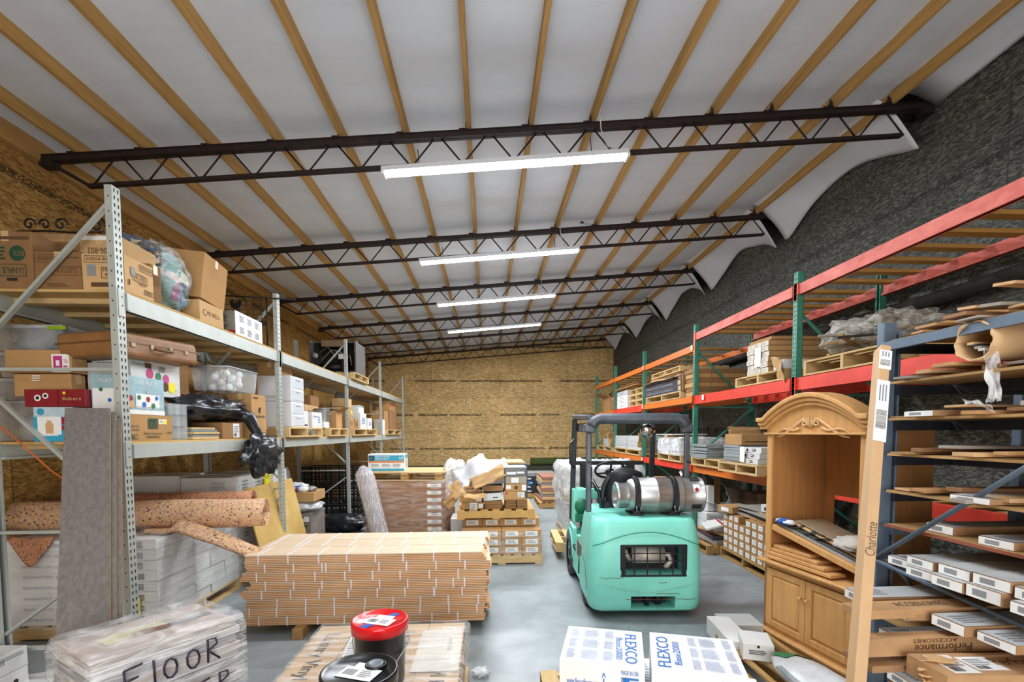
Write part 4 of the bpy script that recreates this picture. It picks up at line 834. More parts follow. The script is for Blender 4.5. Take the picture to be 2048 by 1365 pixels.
# FLOOR-marked wrapped stack
ctr,w,dpt,rz=fitbox((182,1330),(480,1232),(218,1253),.74)
dpt=.46; v=Vector((-math.sin(rz),math.cos(rz),0)); u_=Vector((math.cos(rz),math.sin(rz),0)); a=XY(182,1330,Z=.74); ctr=a+u_*w/2+v*dpt/2
pallet('pallet under the wrapped stack of marked sheets in the foreground',(ctr.x,ctr.y,0),w+.04,dpt+.1,rz)
FW=w
for k in range(14):
    h=.042; pal=[M('greywhite_sheet','#d9d6d4',.5,rnd=.1),M('tan_sheet','#c3b4ac',.6,rnd=.08),M('grey_sheet','#a9a7a8',.5,rnd=.1)]
    carton('sheet_bundle','bundle of thin boards in the FLOOR marked stack, %s'%('topmost' if k==13 else ORD[k]+' from the bottom'),'board bundle',(ctr.x+U(-.012,.012),ctr.y+U(-.012,.012),.13+k*(h+.0015)),(w*U(.955,1),dpt*U(.96,1),h),rz+U(-.02,.02),mat=pal[k%3],seam=False,bev=.006,group='bundles of the FLOOR marked stack',ms=[('f','r',.5,.2+.2*i,1,.04,GREYINK) for i in range(1,4)])
tp=carton('paper_sheet','creased cream paper slip under the film on the FLOOR marked stack','paper',(ctr.x-.05,ctr.y-.06,.741),(.28,.12,.002),rz+.1,mat=M('cream_paper','#cfcb9c',.6),seam=False,bev=0)
carton('brown_label','small brown glossy card under the film on the FLOOR marked stack','card',(ctr.x+.02,ctr.y-.03,.744),(.16,.05,.002),rz-.15,mat=M('brown_card','#7d4a2e',.3),seam=False,bev=0)
carton('paper_sheet','long grey paper slip along the back of the FLOOR marked stack','paper',(ctr.x+.1,ctr.y+.1,.741),(.26,.05,.002),rz,mat=M('grey_slip','#8e9296',.5),seam=False,bev=0)
tw=tarp('stretch_film','clear stretch film over the stack with FLOOR written by hand','plastic film',(ctr.x,ctr.y,.02),(w+.03,dpt+.03,.735),film('front_film','#ffffff',.07,.6,scale=3,st=(2,2,14),rough=.12,bump=.7),.016,rz=rz,seed=4)
MK=M('marker_ink','#2a1f38',.5)
def stroke(pts,X,b,r=.0055): b.tube([X@Vector(p) for p in pts],r,n=5)
def handwrite(s,X,h,w,b):
    G={'F':[[(0,0),(0,1)],[(0,1),(.75,1.05)],[(0,.55),(.55,.6)]],'l':[[(.15,0),(.15,1)]],'O':[[(math.cos(a*.7)*.3+.35,math.sin(a*.7)*.4+.42) for a in range(10)]],
       'R':[[(0,0),(.05,1),(.45,.95),(.5,.7),(.05,.5),(.6,0)]],'T':[[(0,.95),(.8,1.05)],[(.4,1),(.35,0)]],'E':[[(.6,.95),(.15,.9),(.1,.6),(.45,.52),(.1,.45),(.1,.05),(.6,0)]],'I':[[(.2,0),(.2,.9)]],'L':[[(.1,1),(.1,0),(.6,0)]]}
    x=0
    for ch in s:
        for st in G[ch]: stroke([(x+p[0]*w,p[1]*h,0) for p in st],X,b)
        x+=w*(.5 if ch in 'lI' else 1.05)
for s,uu,zz,hh_ in (('FlOOR',-.22,.55,.12),('FILTER',-.27,.36,.11)):
    fX=Matrix.Translation((ctr.x,ctr.y,0))@rot(0,0,rz)@Matrix.Translation((uu*1.0,-dpt/2-.032,zz))@rot(math.pi/2-.0,0,0)@rot(0,0,.03)
    b=B(MK); handwrite(s,Matrix(),hh_,.098,b); b.v=[fX@p for p in b.v]
    wr=tw.matrix_world; o=b.out('handwriting'); o.parent=tw; o.matrix_parent_inverse=(Matrix.Translation(tw.location)@rot(0,0,rz)).inverted()
# wrapped pallet of vinyl planks
VZ=.45; c0=Vector((-.64,2.70,0)); vr=.0
pallet('pallet under the wrapped vinyl plank cartons in the foreground',(-.64,2.72,0),1.0,1.12)
VC=M('vinyl_kraft','#bb9c76',.7,rnd=.04,var=.05)
grid_cartons('vinyl_carton',(-.64,2.72,.132),4,1,3,(.238,1.08,.104),VC,lambda x,y,z:'long kraft carton of vinyl planks, %s, %s from the left'%(ROWS(z,3),ORD[x]),'cartons of vinyl planks',jit=.002,
  ms=[('t','t',.5,.45,.85,.36,INK,'Luxury Vinyl Planks',-math.pi/2),('f','l',.5,.5,.6,.5,INKB,3)])
tarp('stretch_film','glossy stretch film over the pallet of vinyl plank cartons','plastic film',(-.64,2.72,.05),(1.0,1.13,.405),film('gloss_film','#ffffff',.06,.5,scale=3,st=(1,7,2),rough=.1,bump=.5),.012,seed=9)
carton('paper_sheet','loose printed white sheet under the film between the vinyl cartons','paper',(-.80,2.80,.456),(.1,.5,.002),.1,mat=WCARD,seam=False,bev=0,ms=[('t','l',.5,.5,.8,.9,GREYINK,14)])
carton('paper_sheet','white printed sheet under the film at the right of the vinyl cartons','paper',(-.30,2.85,.456),(.26,.55,.002),0,mat=M('pale_print_sheet','#cfc6b6',.6),seam=False,bev=0,ms=[('t','t',.75,.6,.3,.12,GREYINK,'Luxury Vinyl Planks',-math.pi/2)])
def bucket(label,c,lidm,r=.14,h=.33,spout=False,rz=0):
    t=thing('bucket',label,'bucket',c,rz)
    B(BLKP).lathe([(r*.86,0),(r*.88,.006),(r*.95,h*.8),(r*1.0,h*.81),(r*1.02,h*.86),(r*.97,h*.88),(r*.98,h-.02)],n=48).out('pail',t)
    B(lidm).lathe([(r*1.05,h-.055),(r*1.06,h-.01),(r*1.04,h),(r*.98,h+.002),(r*.93,h-.012),(r*.2,h-.010),(.001,h-.010)],n=48).out('lid',t)
    b=B(GALV); b.tube([(-r*1.0,0,h*.84),(-r*1.08,.02,h*.6),(-r*.7,-r*.8,h*.42),(0,-r*1.12,h*.36),(r*.7,-r*.8,h*.42),(r*1.08,.02,h*.6),(r*1.0,0,h*.84)],.003,n=6); b.out('handle',t)
    b=B(WL,X=Matrix.Translation((0,-r*.1,h-.0085))@rot(0,0,-.35)); b.box((0,0,0),(r*1.1,r*.62,.001)); b.box((0,.045,0.0),(r*.7,r*.5,.0012)); 
    marks_local(b,r*1.1,r*.62,[('k',.25,.5,.3,.5,INK),('l',.7,.5,.35,.6,GREYINK,4)]); b.out('label',t)
    if not spout: B(M('blue_tape','#2c4fa8',.4),X=Matrix.Translation((0,0,h-.0095))@rot(0,0,.9)).box((0,0,0),(r*1.75,r*.32,.0008)).out('tape_strip',t)
    if spout: B(M('grey_cap','#6d7479',.4)).lathe([(.034,h-.012),(.034,h+.002),(.030,h+.006),(.024,h+.003),(.001,h+.003)],X=Matrix.Translation((.055,.05,0)),n=24).out('spout_cap',t); B(BLKP).lathe([(.044,h-.010),(.044,h-.001),(.038,h-.001),(.036,h-.009)],X=Matrix.Translation((.055,.05,0)),n=24).out('spout_ring',t)
    return t
p=XY(758,1243,Z=.78); bucket('black plastic bucket with a red lid on the wrapped vinyl planks',(p.x,p.y+.02,.455),M('red_plastic','#d8181c',.25,var=.02),r=.137,h=.33)
p=XY(719,1347,Z=.75); bucket('black bucket with black lid and grey spout cap in front of the red-lidded one',(p.x,p.y,.455),BLKP,r=.150,h=.31,spout=True)
blob('film_scrap','scrap of clear film on the floor right of the vinyl pallet','plastic film',XY(962,1352,Z=0),(.06,.05,.03),WRAPW,.6,5,seed=3,n=18)
# flexco boxes
for k,(FL,FR,BL,z,lb,side) in enumerate((((1119,1320),(1290,1337),(1131,1252),.55,'white rubber base carton marked FLEXCO, left of the pair',1),((1304,1338),(1500,1360),(1313,1266),.55,'white rubber base carton marked FLEXCO, right of the pair',0))):
    ctr,w,dpt,rz=fitbox(FL,FR,BL,z)
    tx=.84 if side else .15; ts=.70 if side else .32; r_=-math.pi/2 if side else math.pi/2
    cols=[(.12,.11),(.35,.22),(.58,.14)] if side else [(.50,.10),(.68,.2),(.9,.1)]
    ms=[('t','t',tx,.47,.8,.15,BLUE,'FLEXCO',r_),('t','t',ts if side else .30,.45,.6,.085,BLUE,'Base2000',r_)]+[('t','l',cx,.2+.3*j,cw,.24,M('pale_blue_print','#a9b4cf',.6),9) for cx,cw in cols for j in range(3)]
    ms+=[('f','t',.28,.55,.38,.13,BLUE,'www.flexcofloors.com'),('f','r',.53,.42,.012,.5,BLUE),('f','t',.53,.7,.05,.2,BLUE,'^'),('f','t',.83,.85,.2,.1,BLUE,'MADE IN USA'),('f','r',.74,.35,.01,.8,BLUE)]+[('f','r',.84,.72-.09*i,.18,.04,BLUE) for i in range(6)]+[('f','r',.79,.63,.07,.2,BLUE)]
    carton('flooring_carton',lb,'cardboard box',(ctr.x,ctr.y,z-.23),(w,dpt,.23),rz,mat=M('bright_white_carton','#ecebea',.5,var=.02),ms=ms,seam=False)
    if k==0: cA=(ctr,w,dpt,rz)
    else: cB=(ctr,w,dpt,rz)
carton('flooring_carton','white rubber base carton wedged lower between the two FLEXCO cartons','cardboard box',(cA[0].x/2+cB[0].x/2+.02,cA[0].y+.10,.10),(.30,.42,.218),-.1,mat=M('bright_white_carton','#ecebea',.5),seam=False,ms=[('t','t',.2,.7,.4,.12,BLUE,'CO',-math.pi/2),('t','l',.6,.5,.3,.7,M('pale_blue_print','#a9b4cf',.6),9)])
carton('flooring_carton','white carton partly under the right FLEXCO carton','cardboard box',(cB[0].x+.20,cB[0].y-.02,.10),(.34,.46,.215),cB[3],mat=M('bright_white_carton','#ecebea',.5),seam=False,ms=[('t','l',.7,.5,.3,.7,M('pale_blue_print','#a9b4cf',.6),9)])
pallet('pallet carrying the FLEXCO cartons in the foreground',(.95,2.75,-.0),1.2,1.0,h=.1)
carton('cardboard_box','plain kraft carton under the left FLEXCO carton','cardboard box',(cA[0].x-.02,cA[0].y-.02,.10),(.46,.44,.216),cA[3],mat=CARD2)
carton('cardboard_box','plain kraft carton under the right FLEXCO carton','cardboard box',(cB[0].x-.07,cB[0].y-.02,.10),(.18,.4,.216),cB[3],mat=CARD2)
p=XY(1078,1356,Z=.38); carton('cardboard_box','low kraft carton corner in front of the left FLEXCO carton','cardboard box',(p.x+.03,2.28,.0),(.5,.2,.40),.05,mat=CARD2)
# ================================================================ middle of the floor
# long bundles of flooring
BND=M('bundle_kraft','#e6bb96',.72,var=.10,scale=3,st=(.6,9,30),rnd=.06,spec=.25,col2='#d29e6c'); BNDT=M('bundle_kraft_top','#dcc3a6',.72,var=.08,scale=3,st=(.6,9,9),rnd=.04,spec=.25)
GAPM=M('bundle_shadow_gap','#7e5736',.8); STR=M('white_strap','#e6e3ea',.45,var=.02)
def bundle(label,c,L_,w,h,n,straps,grp):
    t=thing('flooring_bundle',label,'flooring bundle',c,group=grp)
    b=B(BND); th=h/n
    for i in range(n):
        dx=U(-.014,.014); l=L_+U(-.03,.01); b.box((dx,0,(i+.5)*th+th*.1),(l,w-U(0,.004),th*.74),BND if i<n-1 else BNDT); b.box((dx,0,(i+.5)*th-th*.35),(l-.02,w-.010,th*.24),GAPM)
        if R()<.3: b.add([(x+dx,-w/2-.001,(i+.5)*th+z) for x,z in ((-.0,-.004),(.012,.0),(-.0,.004),(.004,0))],[(0,1,2,3)],INK,X=Matrix.Translation((U(-.9,.9),0,0)))
    b.out('board_pack',t)
    for s in straps:
        B(STR).box((s,-w/2-.0015,h/2),(.011,.002,h+.001)).out('strap',t); B(STR).box((s,0,h+.0015),(.014,w+.004,.002)).out('strap_top',t)
    return t
nl=8; bh=.077; X0=-1.05
for z in range(nl):
    for y in range(3):
        if z<nl-1 and y==2: continue
        o_=U(-.10,.10); st=[x for x in ([-.93+o_+i*.245+U(-.012,.012) for i in range(9)]+([U(-.9,.9)] if R()<.6 else [])) if abs(x)<1.0]
        bundle('strapped bundle of long kraft-wrapped floor boards, %s, %s'%(ROWS(z,nl),('front','middle','rear')[y]),(X0+U(-.022,.022),4.34+y*.298,.09+z*bh+.0),2.09+U(-.04,.03),.292,bh-.001,5,st,'strapped flooring bundles')
for k,x in enumerate((-1.62,-.35)):
    B(PINED).box((0,0,.045),(.09,1.05,.09)).out('dunnage_block',label='wooden dunnage block under the strapped bundles, %s one'%('left','right')[k],cat='wood block',bevel=.004).location=(x,4.62,0)
# tall stack of brown cartons with pallet and white box on top
rz=-.09; cx,cy=-1.21,7.85
pallet('wooden pallet under the tall stack of brown cartons',(cx,cy,0),1.2,1.05,rz)
grid_cartons('flooring_carton',(cx,cy,.132),1,4,8,(1.19,.26,.108),CARDR,lambda x,y,z:'long brown labelled carton of the tall stack, %s, %s from the camera'%(ROWS(z,8),ORD[y]),'cartons of the tall brown stack',rz=rz,jit=.002,
  ms=[('f','r',.55,.5,.07,.07,INKB)],stick=[('f',.88,.5,.18,.5,WL,[('r',.5,.9,.4,.12,INK),('l',.6,.4,.6,.5,GREYINK,2)])])
tarp('stretch_film','dusty stretch film around the tall stack of brown cartons','plastic film',(cx,cy,.05),(1.24,1.1,.97),FILM,.015,rz=rz,seed=14)
BLM=M('pallet_block','#c49a5e',.8,rnd=.06)
t=thing('wooden_pallet','pale block pallet lying on top of the tall brown stack','pallet',(cx,cy,1.015),rz)
for i in range(3):
    for j in range(3): B(BLM).box((-.52+.52*i,-.45+.45*j,.062),(.12,.1,.08)).out('block',t)
for j in range(3): B(PINE).box((0,-.45+.45*j,.011),(1.2,.1,.02)).out('bottom_board',t); 
for i in range(3): B(PINEX).box((-.52+.52*i,0,.11),(.1,1.05,.018)).out('cross_board',t)
for j in range(7): B(PINE).box((0,-.46+.153*j,.129),(1.22,.118,.018)).out('deck_board',t)
c_,s_=byY(735,806,903,7.5,1.155,.27)
carton('grout_carton','white and cyan grout carton on the pallet above the brown stack','cardboard box',(c_[0],7.72,1.155),(.56,.30,.265),0,mat=M('bright_white_carton','#ecebea',.5),seam=False,ms=[('f','r',.5,.76,.97,.32,CYAN),('f','r',.09,.76,.15,.3,M('navy_print','#25344c',.5)),('f','l',.09,.76,.1,.2,CYAN,3),('f','t',.4,.83,.4,.1,WL,'PERMACOLOR PRO'),('f','t',.38,.7,.36,.1,WL,'PREMIUM GROUT'),('f','t',.9,.76,.13,.16,WL,'AB'),('f','r',.5,.54,.97,.09,ORANGE),('f','l',.2,.33,.25,.2,GREYINK,3),('f','l',.5,.33,.25,.2,GREYINK,3),('f','l',.8,.33,.25,.2,GREYINK,3),('f','r',.5,.08,.97,.13,CYAN),('r','r',.5,.85,.6,.2,CYAN),('r','l',.5,.4,.5,.5,GREYINK,6)])
# leaning wrapped bundle
t=thing('wrapped_bundle','narrow bundle in silvery film leaning left against the brown stack','wrapped bundle',(-1.52,6.98,0))
p0,p1=Vector((-1.50,7.02,0)),Vector((-1.80,7.10,1.20)); 
for k in range(6): B(M('pinkish_boards','#b9a49a',.6,rnd=.1)).bar((p0-Vector((-1.52,6.98,0)))+Vector((.03*k-.08,0,.02)),(p1-Vector((-1.52,6.98,0)))+Vector((.03*k-.08,0,-.04-.02*(k%2))),.14,.026).out('moulding_board',t)
b=B(film('silvery_film','#f0eff2',.35,.85,scale=5,st=(9,9,1.5),rough=.15,bump=1)); P=[(p0-Vector((-1.52,6.98,0))).lerp(p1-Vector((-1.52,6.98,0)),q) for q in (0,.15,.4,.7,.9,1.0,1.06)]
b.tube(P,[.125,.13,.13,.135,.14,.11,.03],n=14); b.out('film_wrap',t)
# ================================================================ forklift
TEAL=M('teal_paint','#8ae4d2',.42,var=.07,scale=3,rnd=0,col2='#7cd8c5'); TEALD=M('deep_green_paint','#1f7a58',.45,var=.12); GRIME=M('grimy_black_steel','#26262a',.5,.4,var=.2)
GUARD=M('scuffed_grey_guard','#5d636c',.45,.35,var=.2,scale=8); VINYL=M('black_seat_vinyl','#24272c',.45,bump=.1); ALU=M('brushed_aluminium','#b9b9b8',.34,.75,var=.12,scale=5,st=(1,6,6))
fk=thing('forklift','teal forklift with a silver gas cylinder on its back, rear end toward the camera','forklift',(1.465,4.33,0),math.radians(-2.5))
def rrect(w,l,rr,rf,y0,n=7):
    """outline of a body section: rear corners rr, front corners rf; from y0 to y0+l"""
    P=[]
    for cx,cy,r,a0 in ((w/2-rr,y0+rr,rr,-90),(w/2-rf,y0+l-rf,rf,0),(-w/2+rf,y0+l-rf,rf,90),(-w/2+rr,y0+rr,rr,180)):
        for i in range(n+1): a=math.radians(a0+90*i/n); P.append((cx+r*math.cos(a),cy+r*math.sin(a)))
    return P
def loft(b,secs,m=None,smooth=True):
    vs=[];n=len(secs[0][0])
    for P,z in secs: vs+=[(x,y,z) for x,y in P]
    fs=[tuple(range(n))[::-1],tuple((len(secs)-1)*n+i for i in range(n))]; b.add(vs,fs,m)
    b.add(vs,[(k*n+i,k*n+(i+1)%n,(k+1)*n+(i+1)%n,(k+1)*n+i) for k in range(len(secs)-1) for i in range(n)],m,None,smooth)
def weld(o):
    bm=bmesh.new(); bm.from_mesh(o.data); bmesh.ops.remove_doubles(bm,verts=bm.verts,dist=1e-5); bmesh.ops.recalc_face_normals(bm,faces=bm.faces); bm.to_mesh(o.data); bm.free()
def cut(o,boxes):
    cs=[]
    for c,d in boxes:
        k=B(GRIME).box(c,d).out('cutter'); cs.append(k); md=o.modifiers.new('b','BOOLEAN'); md.operation='DIFFERENCE'; md.object=k; md.solver='EXACT'
    weld(o); dg=bpy.context.evaluated_depsgraph_get(); me=bpy.data.meshes.new_from_object(o.evaluated_get(dg)); old=o.data; o.modifiers.clear(); o.data=me; bpy.data.meshes.remove(old)
    for k in cs: bpy.data.objects.remove(k)
    return o
b=B(TEAL); S=[]
for z,w,y0,rr in ((.07,.98,.05,.10),(.09,1.03,.02,.13),(.16,1.07,0,.15),(.45,1.075,-.012,.16),(.70,1.05,0,.16),(.84,1.01,.02,.16),(.905,.985,.045,.15),(.935,.95,.075,.14),(.945,.90,.11,.13)):
    S.append((rrect(w,.66-y0,rr,.05,y0),z))
loft(b,S); cw=b.out('counterweight',None); cut(cw,[((.055,0,.56),(.60,.55,.285)),((.055,0,.162),(.41,.5,.125))]); cw.parent=fk
cw.data.set_sharp_from_angle(angle=math.radians(32)); _w=cw.modifiers.new('wn','WEIGHTED_NORMAL'); _w.keep_sharp=True; _w.weight=100
# behind the openings
B(GRIME).box((.055,.20,.56),(.58,.02,.26)).out('engine_bay',fk)
b=B(GRIME); gx,gz=.055,.56
for i in range(6): b.bar((gx-.295+i*.59/5,-.012,gz-.14),(gx-.295+i*.59/5,-.012,gz+.14),.009,.008,up=(1,0,0))
for i in range(5): b.bar((gx-.30,-.016,gz-.137+i*.274/4),(gx+.30,-.016,gz-.137+i*.274/4),.008,.008)
for s in(-1,1): b.box((gx+s*.285,-.006,gz),(.045,.01,.285)); b.box((gx,-.006,gz+s*.142),(.61,.01,.014))
b.out('rear_grille',fk)
b=B(M('muffler_steel','#d2c6bd',.45,.3,var=.2)); b.tube([(gx-.18,.10,gz+.03),(gx+.12,.10,gz+.03)],.078,n=20); b.tube([(gx+.12,.10,gz+.03),(gx+.17,.10,gz+.03),(gx+.19,.09,gz-.03),(gx+.13,.08,gz-.09)],.026,n=10); b.tube([(gx-.25,.08,gz+.08),(gx-.2,.08,gz-.02)],.022,n=8); b.out('muffler',fk)
b=B(GRIME); b.tube([(gx-.03,.10,.11),(gx-.03,.10,.22)],.022,n=10); b.tube([(gx+.08,.12,.12),(gx+.08,.12,.21)],.035,n=12); b.box((gx,.18,.16),(.36,.02,.10)); b.out('tow_pin',fk)
b=B(M('teal_groove','#2f8f76',.5)); 
def surf(x,off=.004):  # rear face depth at x (rounded corners)
    a=abs(x)-(.5325-.16); return -.012-off if a<0 else -.012-off+(.16-math.sqrt(max(0,.16**2-min(a,.158)**2)))
b.tube([(x,surf(x,.0),.66+.165*math.cos(x/.52*1.45)) for x in [(-.50+i*.05) for i in range(21)]],.004,n=6); b.out('styling_groove',fk)
b=B(M('pale_scuff','#a6dccb',.5)); b.tube([(x,surf(x,.0),.335-.07*math.cos(x/.52*1.3)+.10*abs(x)) for x in [(-.50+i*.05) for i in range(21)]],.0028,n=5); b.out('scuff_line',fk)
b=B(M('rust_scuff','#7b5340',.7))
for x0,x1,z in ((-.46,-.22,.40),(-.2,.46,.20),(.08,.3,.25),(.1,.18,.355)): b.tube([(x0+(x1-x0)*i/8,surf(x0+(x1-x0)*i/8,0),z+.012*ns(Vector((i*.7,z*9,0)))) for i in range(9)],.002,n=5)
b.out('scratch',fk)
# chassis, side panels, hood, steps
b=B(TEAL); prof=[(.60,.16),(.60,.66),(.98,.60),(1.02,.40),(1.20,.40),(1.24,.62),(1.52,.64),(1.68,.56),(1.70,.16)]
for s in(-1,1): b.prism(prof,.05,X=Matrix(((0,0,1,s*.50-.025),(1,0,0,0),(0,1,0,0),(0,0,0,1))))
b.out('side_panel',fk,bevel=.01)
B(GRIME).box((0,1.14,.28),(.94,1.1,.2)).out('chassis',fk,bevel=.01)
B(GRIME).box((-.47,1.10,.42),(.12,.22,.03)).out('step',fk); B(M('worn_side_plate','#77706c',.5,.4,var=.3)).box((-.530,.66,.50),(.012,.30,.16)).out('side_plate',fk)
B(TEAL).box((0,.86,.78),(.80,.44,.32)).out('seat_deck',fk,bevel=.06,seg=4)
B(TEALD).box((0,1.46,.72),(.96,.30,.10)).out('floor_plate',fk,bevel=.01)
b=B(TEAL); b.box((-.42,1.5,.86),(.16,.26,.40)); b.box((.42,1.5,.86),(.16,.26,.40)); b.box((0,1.58,.98),(.80,.05,.14)); b.out('front_cowl',fk,bevel=.015)
B(TEALD).lathe([(.07,0),(.09,.01),(.09,.03),(.03,.04)],X=Matrix.Translation((-.40,1.355,.86))@rot(math.pi/2)).out('valve_cap',fk); B(TEALD).box((0,1.40,1.02),(.30,.2,.12)).out('dash_panel',fk,bevel=.02)
# wheels
def wheel(x,y,r,w,nm):
    X=Matrix.Translation((x,y,r))@rot(0,math.pi/2,0)
    wb=B(RUB).lathe([(r*.62,-w/2),(r*.92,-w/2),(r,-w/2+.02),(r,w/2-.02),(r*.92,w/2),(r*.62,w/2)],X=X,n=36,cap=False).out('wheel',fk)
    B(GRIME).lathe([(r*.62,-w/2+.02),(r*.5,-w/2+.03),(.05,-w/2+.03),(.05,-w/2+.01),(.001,-w/2+.01)],X=X,n=24,cap=False).out('hub',wb)
    B(GRIME).lathe([(r*.62,-w/2+.02),(r*.62,w/2-.01),(.001,w/2-.01)],X=X,n=24,cap=False).out('rim',wb)
for s in(-1,1): wheel(s*.435,.44,.235,.17,'rear'); wheel(s*.455,1.50,.265,.18,'front')
b=B(TEAL)
for s in(-1,1): b.sheet(lambda u,v:(s*(.37+.17*v),1.50-.30*math.cos(math.pi*u),.265+.30*math.sin(math.pi*u)),16,2,t=.01)
b.out('front_fender',fk)
b=B(TEALD); b.sheet(lambda u,v:(-.54+.02*v,.44-.27*math.cos(math.pi*u),.235+.275*math.sin(math.pi*u)),16,1,t=.006); b.out('rear_wheel_arch',fk)
# overhead guard
b=B(GUARD)
RB=[(-.485,.37,.95),(-.485,.37,1.74),(-.475,.37,1.82),(-.44,.37,1.865),(-.38,.37,1.88),(.38,.37,1.88),(.44,.37,1.865),(.475,.37,1.82),(.485,.37,1.74),(.485,.37,.95)]
for i in range(len(RB)-1):
    w_=.038 if i in(0,8) else .10
    b.bar(RB[i],RB[i+1],.055 if i in (0,8) else .11,w_ if i in(0,8) else .075,up=(0,1,0) if i in(0,8) else (0,0,1))
b.tube([(-.46,.33,1.80),(-.43,.33,1.85),(-.38,.33,1.875),(.38,.33,1.875),(.43,.33,1.85),(.46,.33,1.80)],.052,n=14)
b.out('guard_rear_bar',fk,bevel=.012)
b=B(GUARD)
for s in(-1,1):
    b.bar((s*.47,.37,1.89),(s*.47,1.46,1.93),.07,.05); 
b.bar((-.49,1.46,1.92),(.49,1.46,1.92),.06,.06); b.out('guard_roof_rail',fk,bevel=.01)
for i in range(6): B(GUARD).bar((-.36+i*.144,.42,1.895),(-.36+i*.144,1.44,1.93),.02,.045).out('guard_bar',fk)
for s in(-1,1): B(M('dark_guard_post','#2c3236',.45,.3)).bar((s*.475,1.45,1.90),(s*.49,1.60,.66),.06,.045,up=(0,1,0)).out('guard_front_post',fk,bevel=.008)
b=B(HOLE); b.add([(-.487+math.cos(i)*.013,.333,1.45+math.sin(i)*.013) for i in range(6)],[tuple(range(6))]); b.add([(.487+math.cos(i)*.013,.333,1.45+math.sin(i)*.013) for i in range(6)],[tuple(range(6))]); b.out('bolt_hole',fk)
B(BLKP).tube([(-.50,1.30,1.32),(-.55,1.30,1.38),(-.55,1.30,1.60),(-.50,1.30,1.66)],.012,n=8).out('grab_handle',fk)
# mast
b=B(GRIME)
for s in(-1,1): b.box((s*.30,1.86,.70),(.09,.13,1.30)); b.box((s*.22,1.88,.68),(.05,.10,1.24))
b.box((.0,1.86,1.345),(.94,.06,.05)); b.box((0,1.90,.40),(.62,.04,.08)); b.box((0,1.90,.95),(.62,.03,.05)); b.out('mast',fk,bevel=.006)
B(M('hydraulic_ram','#8b8c8a',.3,.7)).tube([(0,1.86,.15),(0,1.86,1.15)],.035,n=12).out('lift_cylinder',fk)
B(GRIME).box((-.38,1.80,.98),(.18,.05,.035)).out('mast_bracket',fk); B(YL).box((-.345,1.80,.86),(.02,.02,.16)).out('yellow_tag',fk)
b=B(GRIME); b.box((0,1.98,.30),(.90,.05,.10)); b.box((0,1.98,.62),(.90,.05,.08)); 
for i in range(6): b.box((-.42+i*.168,1.99,.80),(.025,.03,.42))
b.box((0,1.99,1.0),(.88,.03,.03)); b.out('carriage',fk)
for s in(-1,1):
    b=B(GRIME); b.box((s*.25,2.03,.30),(.10,.04,.50)); b.box((s*.25,2.50,.065),(.10,.95,.035)); b.out('fork',fk,bevel=.004)
# seat, wheel, controls
def seat_back(u,v):
    a=(u-.5)*2; x=.23*math.sin(a*1.35)/math.sin(1.35); z=.88+.46*v*(1-.10*abs(a)**3)-.03*(abs(a)**4)*v; return (-.04+x*(1-.12*v*v),.70-.05*v-.12*(1-abs(a)**2)+.05*a*a*0+.10,z)
b=B(VINYL); b.sheet(seat_back,16,12,t=.07); b.out('seat_back',fk,bevel=.0)
B(VINYL).tube([(-.04+.245*math.cos(a),.72,.90+.44*max(0,math.sin(a))**.6) for a in [math.pi*i/18 for i in range(19)]],.03,n=12).out('seat_piping',fk)
B(VINYL).box((-.04,.92,.97),(.46,.42,.10)).out('seat_cushion',fk,bevel=.035,seg=3)
t_=rot(math.radians(-38),0,0); cX=Matrix.Translation((-.11,1.17,1.31))@t_
b=B(VINYL); b.tube([cX@Vector((.165*math.cos(a),.165*math.sin(a),0)) for a in [2*math.pi*i/28 for i in range(28)]],.014,n=10,closed=True)
for a in(.5,2.6,4.7): b.tube([cX@Vector((.04*math.cos(a),.04*math.sin(a),-.03)),cX@Vector((.16*math.cos(a),.16*math.sin(a),0))],.012,n=8)
b.out('steering_wheel',fk); B(WL).lathe([(.035,0),(.03,.01),(.001,.012)],X=cX@Matrix.Translation((0,0,-.02)),n=20).out('wheel_badge',fk); B(VINYL).lathe([(.05,-.05),(.055,-.02),(.04,-.015)],X=cX,n=20).out('wheel_hub',fk)
B(GRIME).tube([cX@Vector((0,0,-.04)),(-.11,1.42,1.0)],.035,n=12).out('steering_column',fk)
for i in range(3): 
    B(GRIME).tube([(.16+i*.05,1.40,1.02),(.17+i*.05,1.34,1.18)],.006,n=6).out('lever',fk)
    B(BLKP).lathe([(.001,-.02),(.017,-.01),(.018,.008),(.001,.02)],X=Matrix.Translation((.17+i*.05,1.34,1.19)),n=12,cap=False).out('lever_knob',fk)
b=B(BLKP); b.tube([(-.30,.66,.96),(-.32,.72,1.12),(-.36,.85,1.22),(-.30,.95,1.10)],.018,n=8); b.tube([(-.27,.62,.96),(-.24,.75,1.10),(-.3,.9,1.0)],.012,n=8); b.out('hose',fk)
